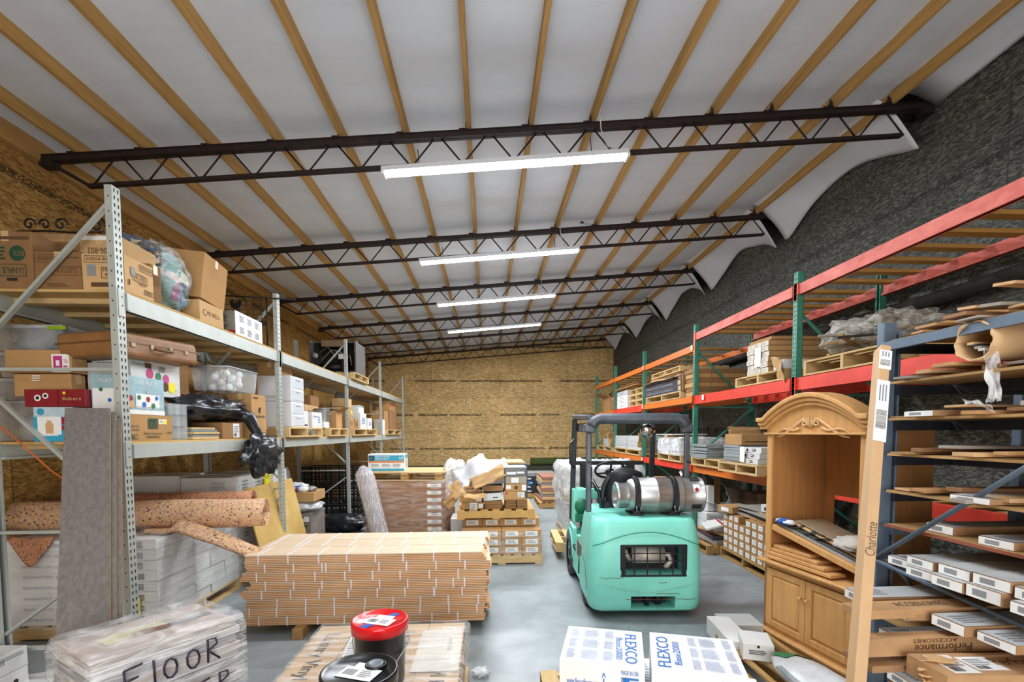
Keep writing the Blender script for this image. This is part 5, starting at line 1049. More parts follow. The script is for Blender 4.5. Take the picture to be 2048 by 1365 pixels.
# gas cylinder: lies across the counterweight (a thing of its own, strapped on)
gy,gz_=.30,1.13
g=thing('gas_cylinder','brushed aluminium gas cylinder lying across the back of the forklift','gas cylinder',tuple(fk.matrix_basis@Vector((.135,gy,gz_))) if 0 else (1.465+.135*math.cos(-.0436)+gy*.0436,4.33+gy-.135*.0436,gz_),math.radians(-2.5))
XX=rot(0,math.pi/2,0)
B(ALU).lathe([(.001,-.27),(.10,-.268),(.15,-.24),(.17,-.19),(.172,.0),(.174,.002),(.174,.012),(.172,.014),(.172,.24),(.165,.29),(.001,.30)],X=XX,n=48,cap=False).out('tank_body',g)
B(ALU).lathe([(.12,-.26),(.118,-.33),(.128,-.345),(.128,-.375),(.118,-.38),(.110,-.372),(.108,-.30),(.09,-.27)],X=XX,n=40,cap=False).out('foot_ring',g)
cb_=B(ALU).lathe([(.172,.26),(.168,.27),(.166,.44),(.172,.446),(.172,.455),(.163,.455),(.160,.44),(.160,.28)],X=XX,n=48,cap=False).out('valve_collar',g)
b=B(HOLE); b.box((.40,-.09,.14),(.09,.02,.008),X=rot(0,0,0)); 
b=B(HOLE)
def patch(b,a0,a1,x0,x1,r,m,n=5):
    vs=[(x,-r*math.cos(a0+(a1-a0)*i/n),r*math.sin(a0+(a1-a0)*i/n)) for x in(x0,x1) for i in range(n+1)]; b.add(vs,[(i,i+1,n+2+i,n+1+i) for i in range(n)],m)
patch(b,1.0,1.45,.325,.415,.1745,HOLE); patch(b,-.75,-.45,.33,.42,.1745,HOLE); b.out('collar_opening',g)
b=B(WL); patch(b,.30,.72,.335,.395,.1742,WL); b.out('hazard_label',g); b=B(RED)
X_=Matrix.Translation((.365,-.152,.085))@rot(math.radians(60),0,0)
b.add([(-.024,0,0),(0,-.024,0),(.024,0,0),(0,.024,0)],[(0,1,2,3)],RED,X=Matrix.Translation((.365,-.1655,.068))@rot(math.radians(68),0,0)); b.out('hazard_diamond',g)
for x in(-.19,.17):
    s_=thing('tank_strap','x','x') if 0 else None
    b=B(BLKP); b.tube([(x,.181*math.cos(a),.181*math.sin(a)) for a in [2*math.pi*i/36 for i in range(36)]],.006,closed=True,n=6); 
    vs=[];k=36
    for i in range(k): a=2*math.pi*i/k; vs+=[(x-.028,.180*math.cos(a),.180*math.sin(a)),(x+.028,.180*math.cos(a),.180*math.sin(a))]
    b.add(vs,[(2*i,2*i+1,(2*i+3)%(2*k),(2*i+2)%(2*k)) for i in range(k)],GRIME,None,True)
    b.box((x,-.185,-.03),(.045,.02,.12),GRIME); b.tube([(x-.02,-.19,-.08),(x-.02,-.2,-.13),(x+.02,-.2,-.13),(x+.02,-.19,-.08)],.005,ALU,n=6)
    b.out('strap',g)
b=B(GRIME)
for x in(-.05,.30): b.box((x,gy,.955),(.12,.24,.02)); b.box((x,gy-.10,.97),(.07,.02,.05)); b.box((x,gy+.10,.97),(.07,.02,.05))
b.out('tank_bracket',fk)
B(GRIME).tube([(.2,gy-.06,.965),(.38,gy-.08,.975),(.46,gy-.02,1.0)],.012,n=8).out('gas_hose',fk)
# mirror and lamp under the guard
mi=B(M('chrome','#d8dadc',.08,1)).lathe([(.001,.03),(.05,.022),(.078,0),(.07,-.02),(.001,-.03)],X=Matrix.Translation((.12,.46,1.76))@rot(math.pi/2+.2,0,0),n=28,cap=False).out('mirror',fk)
B(GRIME).tube([(.05,.44,1.84),(.06,.45,1.76),(.08,.47,1.70)],.008,n=6).out('mirror_arm',fk)
b=B(BLKP); b.box((-.40,1.40,1.80),(.10,.08,.10)); b.out('work_lamp',fk,bevel=.01); B(M('chrome','#d8dadc',.08,1)).lathe([(.001,.02),(.04,.01),(.05,0)],X=Matrix.Translation((.475,.42,1.33))@rot(1.2,0,.3),n=20,cap=False).out('side_mirror',fk)
B(GRIME).tube([(.485,.40,1.38),(.475,.42,1.5)],.006,n=6).out('mirror_stalk',fk)
# ================================================================ goods behind the forklift and down the middle
pallet('light wooden pallet carried on the forks of the forklift',(1.52,6.95,.10),1.15,.9,math.radians(-2.5))
pallet('wooden pallet under the lower tier of the white cartons beyond the forks',(1.85,8.15,0),1.2,1.2)
lbW=lambda tier:(lambda x,y,z:'white flooring carton, %s tier beyond the forklift, %s, %s column from the left'%(tier,ROWS(z,5 if tier=='lower' else 4),ORD[x]))
grid_cartons('flooring_carton',(1.85,8.15,.132),4,1,5,(.29,1.15,.10),GCARD,lbW('lower'),'white cartons beyond the forklift')
pallet('wooden pallet between the two tiers of white cartons beyond the forklift',(1.85,8.15,.645),1.2,1.2)
grid_cartons('flooring_carton',(1.85,8.15,.778),2,1,4,(.57,1.15,.10),WCARD,lbW('upper'),'white cartons of the upper tier')
tarp('plastic_sheet','loose white plastic sheet over the upper tier of cartons beyond the forklift','plastic sheet',(1.85,8.15,.62),(1.22,1.22,.60),WRAPW,.07,seed=20,nu=22)
tarp('stretch_film','dusty film around the lower tier of cartons beyond the forklift','plastic film',(1.85,8.15,.1),(1.24,1.24,.53),FILMH,.02,seed=21)
# carton pallet with stickers, plus the mixed pile on it
pallet('wooden pallet on the floor under the labelled kraft cartons',(.18,6.86,0),1.08,1.1,nd=8)
grid_cartons('small_carton',(.18,6.86,.132),4,4,4,(.262,.262,.105),CARD,lambda x,y,z:'kraft carton with square label, %s, %s from the left, %s from the camera'%(ROWS(z,4),ORD[x],ORD[y]),'labelled kraft cartons',skip=lambda x,y,z:0<y<3 and z<3 or (y==0 and z==3),
   stick=[('f',.5,.55,.62,.62,WL,[('l',.5,.5,.75,.7,GREYINK,4)])])
tarp('stretch_film','loose stretch film around the labelled kraft cartons','plastic film',(.18,6.86,.12),(1.1,1.1,.30),FILM,.02,seed=17)
UP=(.11,7.02,.57); pallet('yellowish wooden pallet laid on the labelled kraft cartons',UP,1.05,1.05,mat=M('yellow_pine','#d2a561',.75,rnd=.03))
pz=UP[2]+.132
def rp(px0,px1,py0,py1,Y,L_,lb,m,rz=0,rx=0,ry=0,ms=(),stick=(),name='cardboard_box',cat='cardboard box',flaps=0,seam=False,bev=.003):
    """box seen between image columns px0..px1 and rows py0 (top)..py1 (bottom) with its near face at depth Y"""
    a=XY(px0,py0,Y=Y); c=XY(px1,py1,Y=Y); return carton(name,lb,cat,((a.x+c.x)/2,Y+L_/2,c.z),(c.x-a.x,L_,a.z-c.z),rz,m,ms=ms,stick=stick,rx=rx,ry=ry,seam=seam,flaps=flaps,bev=bev)
Yp=6.55
def zrow(lb,x0,x1,z0,h,m,y=Yp,L_=.5,**k): return carton(k.pop('name','cardboard_box'),lb,k.pop('cat','cardboard box'),((x0+x1)/2,y+L_/2,pz+z0),(x1-x0,L_,h),mat=m,seam=False,**k)
zrow('kraft carton bottom left of the mixed pile, white sheet on its front',-.36,-.06,0,.095,CARD,stick=[('f',.55,.3,.33,1.3,WL,SMALLPRINT),('f',.88,.5,.2,.6,WL)])
zrow('kraft carton upper left of the two beside the white sheet',-.38,-.08,.098,.09,CARD,stick=[('f',.85,.5,.25,.7,WL)])
for k in range(5): zrow('thin reddish kraft pack low in the middle of the mixed pile, %s'%ROWS(k,5),-.05+U(-.01,.01),.19,.0+.022*k,.02,CARDK)
zrow('white carton tilted in the middle of the mixed pile',-.06,.22,.118,.10,WCARD,ry=-.06,ms=[('f','r',.6,.4,.25,.12,INK),('f','c',.92,.82,.06,.14,INK)])
zrow('brown carton row above the tilted white carton',-.07,.2,.245,.08,CARDK)
zrow('dark film-wrapped pack with pale labels in the mixed pile',-.03,.22,.34,.09,M('dark_wrapped_pack','#24302e',.25),ry=-.08,stick=[('f',.3,.6,.3,.4,CARD2),('f',.75,.7,.35,.4,CARD2)])
for k in range(5):
    for j in range(2): zrow('thin brown pack at the lower right of the mixed pile, %s, %s'%(ROWS(k,5),('left','right')[j]),.24+j*.155,.385+j*.155,.024*k,.022,CARDK,group='thin brown packs at the lower right')
zrow('kraft carton with a red dot sticker in the right column of the mixed pile',.22,.51,.122,.115,CARD,stick=[('f',.8,.6,.3,.6,WL,SMALLPRINT)],ms=[('f','c',.12,.8,.11,.3,RED)])
zrow('kraft carton with two pale labels in the right column of the mixed pile',.24,.53,.24,.10,CARD,stick=[('f',.15,.6,.22,.5,WL),('f',.87,.5,.2,.8,WL)],ms=[('f','c',.5,.5,.18,.35,INKB)])
zrow('taped film-covered kraft carton in the right column of the mixed pile',.24,.53,.343,.10,M('hazy_kraft','#a8947c',.4),stick=[('f',.45,.5,.35,.7,WL)])
zrow('black wrapped pack with a white top, topmost of the right column',.23,.53,.446,.12,M('dark_wrapped_pack','#24302e',.25),ms=[('f','r',.3,.35,.42,.3,WL),('f','r',.72,.42,.35,.22,WL),('t','r',.5,.5,1,1,WL)])
for k in range(9): zrow('thin kraft pack in the upper left pile of the mixed pile, %s'%ROWS(k,9),-.36+U(-.02,.05)+.012*k,-.10+U(-.02,.03),.20+.023*k,.020,(CARD,CARDK)[k%2],L_=.55,rx=.0,group='thin packs of the upper left pile')
def torn(name,label,cat,c,w,l,m,rx,ry,rz,seed,amp=.03):
    b=B(m)
    def fn(u,v):
        ex=.12*ns(Vector((v*6,seed,0)))*w; ey=.12*ns(Vector((u*6,seed+5,0)))*l
        return ((u-.5)*w+ex*(abs(u-.5)*2)**3,(v-.5)*l+ey*(abs(v-.5)*2)**3,amp*ns(Vector((u*2.5+seed,v*2.5,0)))+amp*.6*math.sin(3*u+seed))
    b.sheet(fn,14,14,t=.004); o=b.out(name,label=label,cat=cat); o.location=c; o.rotation_euler=(rx,ry,rz); return o
tb=carton('cardboard_box','long open torn kraft box lying slanted on the mixed pile','cardboard box',(.02,6.80,pz+.42),(.50,.42,.06),.0,CARD,rx=.12,ry=-.42,flaps=0,seam=False)
torn('cardboard_piece','torn kraft flap hanging down the front of the mixed pile','cardboard',(.0,6.50,pz+.44),.46,.16,CARD2,1.25,-.40,0,3)
torn('cardboard_piece','torn pale kraft scrap sticking out left of the mixed pile','cardboard',(-.42,6.52,pz+.27),.18,.22,CARD2,1.3,-.5,0,5)
torn('cardboard_piece','small torn kraft scrap lowest at the left edge of the mixed pile','cardboard',(-.50,6.50,pz+.13),.13,.20,CARD,1.2,.7,0,8)
torn('cardboard_piece','frayed kraft strip across the lower left cartons of the mixed pile','cardboard',(-.17,6.47,pz+.2),.30,.09,CARD2,.5,0,.05,9)
torn('paper_sheet','crumpled white paper hanging from the top of the mixed pile','paper',(-.17,6.75,pz+.47),.5,.5,M('crumpled_white_paper','#d6d7dc',.6),.65,-.5,.2,11,amp=.07)
torn('paper_sheet','cream paper sheet draped at the top of the mixed pile','paper',(.10,6.95,pz+.54),.36,.5,M('cream_wrap','#e4dccb',.6),.5,-.12,0,14,amp=.05)
tarp('plastic_sheet','crumpled white plastic between the brown stack and the mixed pile','plastic sheet',(-.52,7.9,.60),(.24,.8,.65),WRAPW,.08,seed=31,nu=14)
carton('cardboard_box','white film-wrapped carton low between the brown stack and the mixed pile','cardboard box',(-.42,7.6,.13),(.30,.5,.30),mat=WCARD)
pallet('wooden pallet low between the brown stack and the mixed pile',(-.35,8.0,0),.7,1.2)
# farther stack with dark ends and a board on top
pallet('wooden pallet under the far dark-ended stack',(.15,8.9,0),1.15,1.0)
for s,lb in((-1,'left'),(1,'right')): carton('cardboard_box','tall slate blue carton at the %s end of the far boarded stack'%lb,'cardboard box',(.15+s*.47,8.9,.132),(.16,.9,1.06),mat=M('slate_carton','#3e4d60',.6,rnd=.03),seam=False)
for k in range(4): carton('cardboard_box','wide white carton of the far boarded stack, %s'%ROWS(k,4),'cardboard box',(.15,8.9,.132+k*.262),(.76,.9,.26),mat=GCARD)
B(PINE).box((0,0,.01),(1.02,.9,.03)).out('board',label='pale board lying on top of the far dark-ended stack',cat='board').location=(.14,8.9,1.20)
# tile stacks far right of the middle
pallet('dark wooden pallet under the black tile cartons near the back wall',(1.27,13.1,0),1.15,.9,mat=PINED)
for x in range(4):
    for z in range(4): carton('tile_carton','black tile carton near the back wall, %s, %s from the left'%(ROWS(z,4),ORD[x]),'cardboard box',(.87+.275*x,13.1,.132+z*.11),(.27,.8,.106),mat=M('black_tile_carton','#23262c',.5,rnd=.1),seam=False,ms=[('f','r',.35+U(-.1,.2),.5,.4,.3,WL)]+([('f','r',.3,.5,.3,.9,BLUE)] if (x+z)%3==0 else []),group='black tile cartons')
for x in range(2): carton('tile_carton','grey-topped carton on the black tile cartons, %s one'%('left','right')[x],'cardboard box',(1.0+.54*x,13.1,.575),(.53,.8,.09),mat=M('grey_lid','#8f8d8c',.6),seam=False)
pallet('weathered pallet under the red and brown packs right of the middle',(1.62,11.5,0),.9,1.2,mat=PINED)
for k in range(9): carton('flooring_carton','reddish board pack in the low pile right of the middle, %s'%ROWS(k,9),'board pack',(1.58+U(-.03,.03),11.5+U(-.03,.03),.132+k*.066),(.7+U(-.1,0),1.1,.062),U(-.04,.04),mat=(M('reddish_pack','#a4715e',.7,rnd=.1),CARD2,M('grey_pack','#9c9490',.7),CARD2)[k%4],seam=False,group='reddish board packs')
roll('dark green artificial turf roll on the footing at the back wall',(1.55,17.38,.69),(4.3,17.38,.69),.15,M('green_turf','#5c6b38',.95,var=.3,scale=40,bump=.6),wob=.01,name='turf_roll',turns=2)
# ================================================================ right pallet rack
RF,RB_=3.5,4.46
RY=[2.68,5.34,8.0,10.66,13.1,15.35]
_=None
def slatdeck(n): return deck_slats(RF+.03,RB_-.03,n,.10,.035)
rack('green posted pallet rack with worn red and orange beams along the dark right wall','',RF,RB_,RY,3.52,GREENP,
 [(3.38,[REDW,REDW,_,_,_],.12,slatdeck(8)),(3.20,[_,_,ORP,ORP,ORP],.11,slatdeck(4)),(2.34,[REDP,REDP,_,REDP,_],.14,deck_slats(RF+.03,RB_-.03,9,.12,.02)),(2.34,[_,_,ORP,_,ORP],.11,deck_slats(RF+.03,RB_-.03,9,.12,.02)),
  (1.18,[REDP,ORP,REDP,ORP,ORP],.12,deck_slats(RF+.03,RB_-.03,9,.12,.02))],.07,.075,-1,[(3.1,2.2),(2.15,2.15),(1.3,2.1),(1.2,.5),(.3,.3)],'right')
for y,z in ((8.05,3.15),(10.6,3.15),(10.62,2.29),(7.6,2.29),(10.62,1.13)):
    carton('beam_tag','small white tag on the right rack beam, %s'%({8.05:'at the upper red to orange joint',10.6:'at the farther upper orange joint',10.62:'at the far middle level joint',7.6:'at mid span of the middle level'}.get(y) if z!=1.13 else 'at the lowest level joint'),'tag',(RF-.058,y,z-.04),(.002,.07,.08),mat=WL,seam=False,bev=0)
ZM,ZB=2.35,1.19
# middle shelf, bay nearest but one: white ended tile cartons
pallet('pale pallet under the white-ended tile cartons on the right rack',(3.98,6.10,ZM),1.0,1.12,nd=7)
ENDW=M('cream_carton_end','#ddd3c2',.6,rnd=.05)
for x in range(1):
    for y in range(3):
        for z in range(6):
            p=(3.98,5.86+.165*y+.1,ZM+.132+z*.066)
            lb='long carton with cream end on the right rack, %s, %s from the post'%(ROWS(z,6),ORD[y])
            if (y,z)==(0,0): src=carton('tile_carton',lb,'cardboard box',p,(.98,.158,.062),0,CARD,group='cream-ended tile cartons',seam=False,ms=[('l','r',.5,.5,.99,.98,ENDW),('l','l',.4,.5,.4,.5,GREYINK,2)])
            else: dup(src,(p[0]+U(-.012,.012),p[1],p[2]),0,lb)
carton('cardboard_box','flat kraft carton lying on top of the cream-ended cartons','cardboard box',(4.0,6.13,ZM+.53),(.96,.5,.045),mat=CARD,seam=False)
carton('paper_sheet','white paper taped over the ends of the cream-ended cartons','paper',(3.475,6.10,ZM+.22),(.003,.14,.24),mat=WL,seam=False,bev=0)
carton('cardboard_box','long white printed carton beside the second green post','cardboard box',(3.98,5.66,ZM+.132),(1.0,.20,.11),mat=M('bright_white_carton','#ecebea',.5),seam=False,ms=[('l','t',.5,.4,.5,.2,INK,'DURALUX'),('f','t',.35,.5,.14,.3,INK,'DURALUX')])
torn('cardboard_piece','torn pale cardboard hanging over the red beam left of the second green post','cardboard',(3.46,5.62,ZM+.13),.3,.3,CARD2,.3,1.1,0,21)
# near bay: crumpled trim pile in film on a deep pallet
pallet('deep wooden pallet with stringers under the film-covered trim pile',(3.98,4.62,ZM),1.0,1.15,h=.16)
for k in range(16): 
    x=3.98+U(-.3,.3); y=4.7+U(-.35,.35); b=B((M('tangled_trim','#8e8578',.5,rnd=.2),M('dark_trim','#3c3a36',.5),PINED)[k%3]); L_=U(.6,.9)
    b.box((0,0,0),(L_,.04,.02)); o=b.out('moulding_piece',label='piece of trim in the film-covered pile on the right rack, %s of the scatter'%ORD[k],cat='trim piece',group='trim pieces under the film'); o.location=(x,y,ZM+.19+k*.012); o.rotation_euler=(U(-.1,.1),U(-.12,.12),U(-.7,.7))
blob('film_heap','crumpled clear film over the trim pile on the right rack','plastic film',(3.98,4.75,ZM+.162),(.44,.52,.20),film('crinkled_film','#d9d4c8',.25,.85,scale=7,st=(2,2,3),bump=1),.35,4,seed=41,n=50,fold=.2)
carton('cardboard_box','kraft carton near the middle shelf end above the armoire','cardboard box',(4.05,3.6,ZM+.02),(.8,.7,.25),mat=CARD)
# bay with printed hardwood cartons
NAVY=M('navy_print','#25344c',.5); FLB=M('flooring_kraft','#b3875a',.75,rnd=.06)
for k,(y,l) in enumerate(((9.55,1.9),)): pallet('long pallet under the navy printed flooring cartons on the right rack',(3.98,y,ZM),1.0,1.9,nd=7)
for x in range(4):
    for z in range(3):
        carton('flooring_carton','long carton%s on the right rack, %s, %s from the aisle'%(' with navy side' if x==0 else '',ROWS(z,3),ORD[x]),'cardboard box',(3.60+.24*x,9.55+U(-.03,.03),ZM+.132+z*.105),(.232,2.1,.10),0,FLB,group='navy printed flooring cartons',seam=False,ms=[('l','r',.5,.5,.98,.9,NAVY),('l','t',.42,.5,.72,.4,GALV,'HARDWOOD FLOORING'),('l','r',.93,.5,.06,.8,CARD2),('f','r',.5,.5,.9,.85,CARDK)] if x==0 else ())
torn('cardboard_piece','long torn kraft cover lying over the navy printed cartons','cardboard',(3.52,9.6,ZM+.46),.3,1.9,CARD2,0,-.35,0,23)
pallet('thin pallet lying on top of the navy printed flooring cartons','' or (3.9,9.3,ZM+.48),.9,1.5,h=.10,nd=6)
for k in range(6): carton('flooring_carton','kraft carton end facing the camera beyond the third green post, %s'%ROWS(k,6),'cardboard box',(3.98+U(-.02,.02),8.30,ZM+.0+.078*k),(.92,.36,.074),0,(CARD,CARDK)[k%2],seam=False,ms=[('f','r',.33,.5,.006,1,INKB),('f','r',.66,.5,.006,1,INKB)],group='kraft carton ends by the third post')
# bay 4 and 5 middle shelf
for k in range(3): pallet('wooden pallet in the short pile on the right rack, %s'%ROWS(k,3),(3.98,11.3,ZM+.135*k),.95,1.0,group='short pallet pile on the right rack')
for k in range(4): carton('cardboard_box','long white carton in the far middle bay of the right rack, %s'%ROWS(k,4),'cardboard box',(3.95,12.45,ZM+.0+.11*k),(.9,.95,.105),0,M('bright_white_carton','#ecebea',.5) if k<3 else GCARD,seam=False,ms=[('l','l',.5,.5,.4,.5,GREYINK,2)])
for k in range(5): B((CARD2,PINED,CARD,PINE,CARDK)[k]).box((0,0,0),(.85,1.5+.1*k,.02)).out('board',label='scrap board lying on the far middle cartons of the right rack, %s'%ROWS(k,5),cat='board',bevel=.002).location=(3.95+U(-.06,.06),12.2+U(-.2,.2),ZM+.46+.024*k)
carton('cardboard_box','torn kraft carton at the far end of the right rack middle shelf','cardboard box',(3.9,14.3,ZM),(.7,.8,.4),0,CARD,flaps=3,seam=False)
carton('cardboard_box','kraft carton behind the scrap boards near the back wall','cardboard box',(3.9,13.35,ZM),(.8,.6,.35),0,CARDK)
# ---- low shelf
pallet('pallet projecting over the orange beam on the right rack, left one',(3.93,7.42,ZB),1.05,1.0); pallet('pallet projecting over the orange beam on the right rack, right one',(3.88,6.22,ZB),1.2,1.0)
TG=M('grey_tile_edge','#9aa3a6',.5,rnd=.08,var=.12)
for k in range(14): carton('vinyl_tile','thin grey vinyl tile in the stack under the open kraft box, %s'%ROWS(k,14),'tile',(3.62+U(-.006,.006),6.62+U(-.006,.006),ZB+.132+.0165*k),(.40,.44,.0155),U(-.01,.01),TG,seam=False,bev=.001,group='grey tiles under the open box')
carton('cardboard_box','open kraft box on the grey tile stack of the right rack','cardboard box',(3.66,6.62,ZB+.365),(.44,.46,.15),0,CARD,flaps=0,seam=False,ms=[('f','r',.5,.3,.8,.1,INKB)])
torn('cardboard_piece','raised side flap of kraft cardboard behind the open kraft box','cardboard',(3.75,6.87,ZB+.56),.5,.12,CARD2,1.4,0,0,27,amp=.01)
for k in range(3): carton('tile_carton','white tile carton right of the grey tile stack, %s'%ROWS(k,3),'cardboard box',(3.68+.02*k,6.08,ZB+.132+.072*k),(.6,.40,.068),0,WCARD,seam=False,ms=[('l','t',.6,.5,.3,.5,INK,'2'),('l','r',.2,.5,.1,.5,INK)])
carton('paper_sheet','white packing slip hanging in front of the white tile cartons','paper',(3.36,6.22,ZB+.15),(.003,.12,.2),.0,WL,seam=False,bev=0)
for k in range(11): carton('vinyl_tile','wide grey tile sheet piled by the third green post, %s'%ROWS(k,11),'tile',(3.72+U(-.03,.03),7.62+U(-.02,.02),ZB+.132+.02*k),(.62,.55,.0185),U(-.02,.02),TG,seam=False,bev=.001,group='wide grey tile sheets by the third post')
carton('cardboard_box','dark brown box against the wall behind the wide tile sheets','cardboard box',(4.22,7.2,ZB+.132),(.36,.8,.42),0,M('dark_brown_box','#5a4028',.8))
pallet('pallet under the bagged white cartons on the right rack',(3.93,9.0,ZB),1.0,1.15)
for k in range(4): 
    for j in range(2): carton('tile_carton','bagged white carton behind the guard of the forklift, %s, %s'%(ROWS(k,4),('near','far')[j]),'cardboard box',(3.85+U(-.02,.02),8.75+.5*j,ZB+.132+.062*k),(.8,.48,.058),U(-.02,.02),WCARD,seam=False,group='bagged white cartons')
tarp('plastic_sheet','white plastic bag over the bagged cartons on the right rack','plastic sheet',(3.85,9.0,ZB+.12),(.84,1.05,.30),WRAPW,.05,seed=51)
for k in range(4): carton('cardboard_box','brown carton pile behind the bagged white cartons, %s'%ROWS(k,4),'cardboard box',(4.1,9.95,ZB+.0+.12*k),(.6,.55,.115),0,(CARD,CARDK,GCARD,CARD2)[k],seam=False)
carton('paper_sheet','flat white sheet on top of the brown carton pile of the right rack','paper',(3.9,9.6,ZB+.49),(.7,.9,.012),0,WL,seam=False,bev=.001)
pallet('long pallet under the white trim cartons on the right rack',(3.95,11.95,ZB),1.0,2.2)
grid_cartons('moulding_carton',(3.9,11.95,ZB+.132),4,1,5,(.20,2.25,.062),GCARD,lambda x,y,z:'long white trim carton on the right rack, %s, %s from the aisle'%(ROWS(z,5),ORD[x]),'long white trim cartons',ms=[('l','l',.5,.5,.08,.6,GREYINK,3)])
torn('cardboard_piece','upright torn kraft piece at the near end of the white trim cartons','cardboard',(3.52,10.72,ZB+.35),.3,.34,CARD,1.35,.2,.3,29)
pallet('pallet at the far end of the right rack low shelf',(3.95,14.2,ZB),1.0,1.8)
torn('cardboard_piece','upright torn kraft piece at the far end of the white trim cartons','cardboard',(3.50,13.3,ZB+.35),.34,.40,CARD,1.3,-.2,.2,33)
carton('cardboard_box','small white and grey boxes at the far low shelf end','cardboard box',(3.75,14.4,ZB+.132),(.4,.5,.22),0,GCARD)
# ---- floor, right side
pallet('wooden pallet under the small labelled kraft cartons at the right rack',(3.74,5.92,0),1.0,1.28,math.radians(-2),mat=PINED)
grid_cartons('small_carton',(3.62,5.92,.132),2,8,5,(.36,.148,.098),M('small_kraft','#b08552',.75,rnd=.06),lambda x,y,z:'small kraft carton with end label, %s, %s row deep, %s from the camera'%(ROWS(z,5),('aisle','wall')[x],ORD[y]),'small labelled kraft cartons',rz=math.radians(-2),skip=lambda x,y,z:(x==1 and 0<y<7 and z<4) or (z==4 and y in (4,)),
  stick=[('l',.5,.5,.62,.62,WL,[('t',.6,.5,.5,.35,INK,'DL')])])
for k in range(7): carton('sample_board','flat sample board on the small kraft cartons, %s of the loose pile'%ROWS(k,7),'board',(3.70+U(-.05,.05),5.85+U(-.08,.08),.636+.018*k),(.7,.85,.016),U(-.15,.15),(CARD,M('grey_board','#9a9690',.6),M('dark_board','#4a4540',.6),CARDK,M('grey_board','#9a9690',.6),CARD2,M('grey_board','#9a9690',.6))[k],seam=False,bev=.001,group='sample boards on the small cartons')
carton('cardboard_box','small dark carton with blue print at the right end of the small kraft cartons','cardboard box',(3.44,5.60,.762),(.2,.25,.09),0,WCARD,seam=False,ms=[('l','c',.4,.5,.2,.5,NAVY)])
carton('cardboard_box','torn kraft carton with white end overhanging the small kraft cartons','cardboard box',(3.40,6.42,.64),(.36,.30,.09),.2,CARD,seam=False,stick=[('l',.5,.5,.5,.6,WL)])
carton('paper_sheet','white sheet hanging in front of the small kraft cartons','paper',(3.37,5.95,.40),(.003,.11,.22),0,WL,seam=False,bev=0)
pallet('low wooden pallet under the magazines on the floor by the right rack',(3.56,7.02,0),.95,.85,mat=PINED)
for k,(m,h,lb) in enumerate(((M('grey_board','#9a9690',.6),.05,'grey flat carton at the bottom of the brochure pile'),(M('dark_tile_box','#3c3e44',.5),.06,'dark flat carton with red edge in the brochure pile'),(CARD2,.04,'pale kraft carton in the brochure pile'),(WCARD,.07,'white open carton with red stripe topping the brochure pile'))):
    carton('cardboard_box',lb,'cardboard box',(3.50+.02*k,7.0,.132+sum((.05,.06,.04)[:k])+.003*k),(.6-.04*k,.7-.05*k,h),(.1,-.1,.15,-.2)[k],m,seam=False,ms=[('l','r',.5,.85,1,.25,RED)] if k in(1,3) else ())
carton('magazine','slanting white folder with red spine on the brochure pile','folder',(3.28,6.85,.37),(.26,.46,.03),-.25,WCARD,rx=.0,ry=-.3,seam=False,ms=[('t','r',.9,.5,.12,1,RED)])
for x in range(2):
    for z in range(3): carton('cardboard_box','white carton in the pile at the third green post, %s, %s'%(ROWS(z,3),('left','right')[x]),'cardboard box',(3.72+.36*x,7.82,.0+z*.14),(.35,.42,.135),U(-.02,.02),WCARD,seam=False,ms=[('f','l',.5,.5,.7,.3,GREYINK,2)],group='white cartons at the third post')
carton('cardboard_box','tall narrow white open carton leaning on the third green post','cardboard box',(3.66,7.80,.43),(.11,.14,.42),.1,WCARD,seam=False)
B(M('brown_board','#8a5f38',.7)).box((0,0,0),(.10,.02,.55)).out('board',label='narrow brown board standing on the white cartons at the third post',cat='board').location=(3.83,7.86,.71)
carton('cardboard_box','open white carton with flaps among the white carton pile','cardboard box',(3.98,7.75,.425),(.42,.4,.12),.1,WCARD,flaps=3,seam=False)
carton('cardboard_box','big brown carton against the wall behind the white carton pile','cardboard box',(4.2,6.9,0),(.5,.8,.82),0,M('dark_brown_box','#5a4028',.8))
torn('cardboard_piece','grey cardboard sheet leaning on the big brown carton','cardboard',(3.93,7.35,.62),.42,.5,M('grey_board','#9a9690',.6),1.1,.2,.4,37)
for k in range(3): B(M('wall_trim_pale','#8a8064',.7)).bar((4.0+.12*k,6.4-.1*k,.0),(4.40,6.5-.2*k,1.12-.05*k),.04,.02).out('moulding_piece',label='pale trim strip leaning to the dark wall under the right rack, %s'%ORD[k],cat='trim piece')
for k in range(2): carton('cardboard_box','dark carton on the floor far under the right rack, %s one'%('nearer','farther')[k],'cardboard box',(3.95,9.4+1.6*k,0),(.8,1.2,.5+.1*k),0,(GCARD,CARDK)[k])
for k in range(6): carton('tile_carton','flat grey carton on the floor beside the forklift front, %s'%ROWS(k,6),'cardboard box',(3.7,9.6,.505+.05*k),(.7,.8,.047),U(-.05,.05),(GCARD,CARD2)[k%2],seam=False,group='flat grey cartons under the rack')
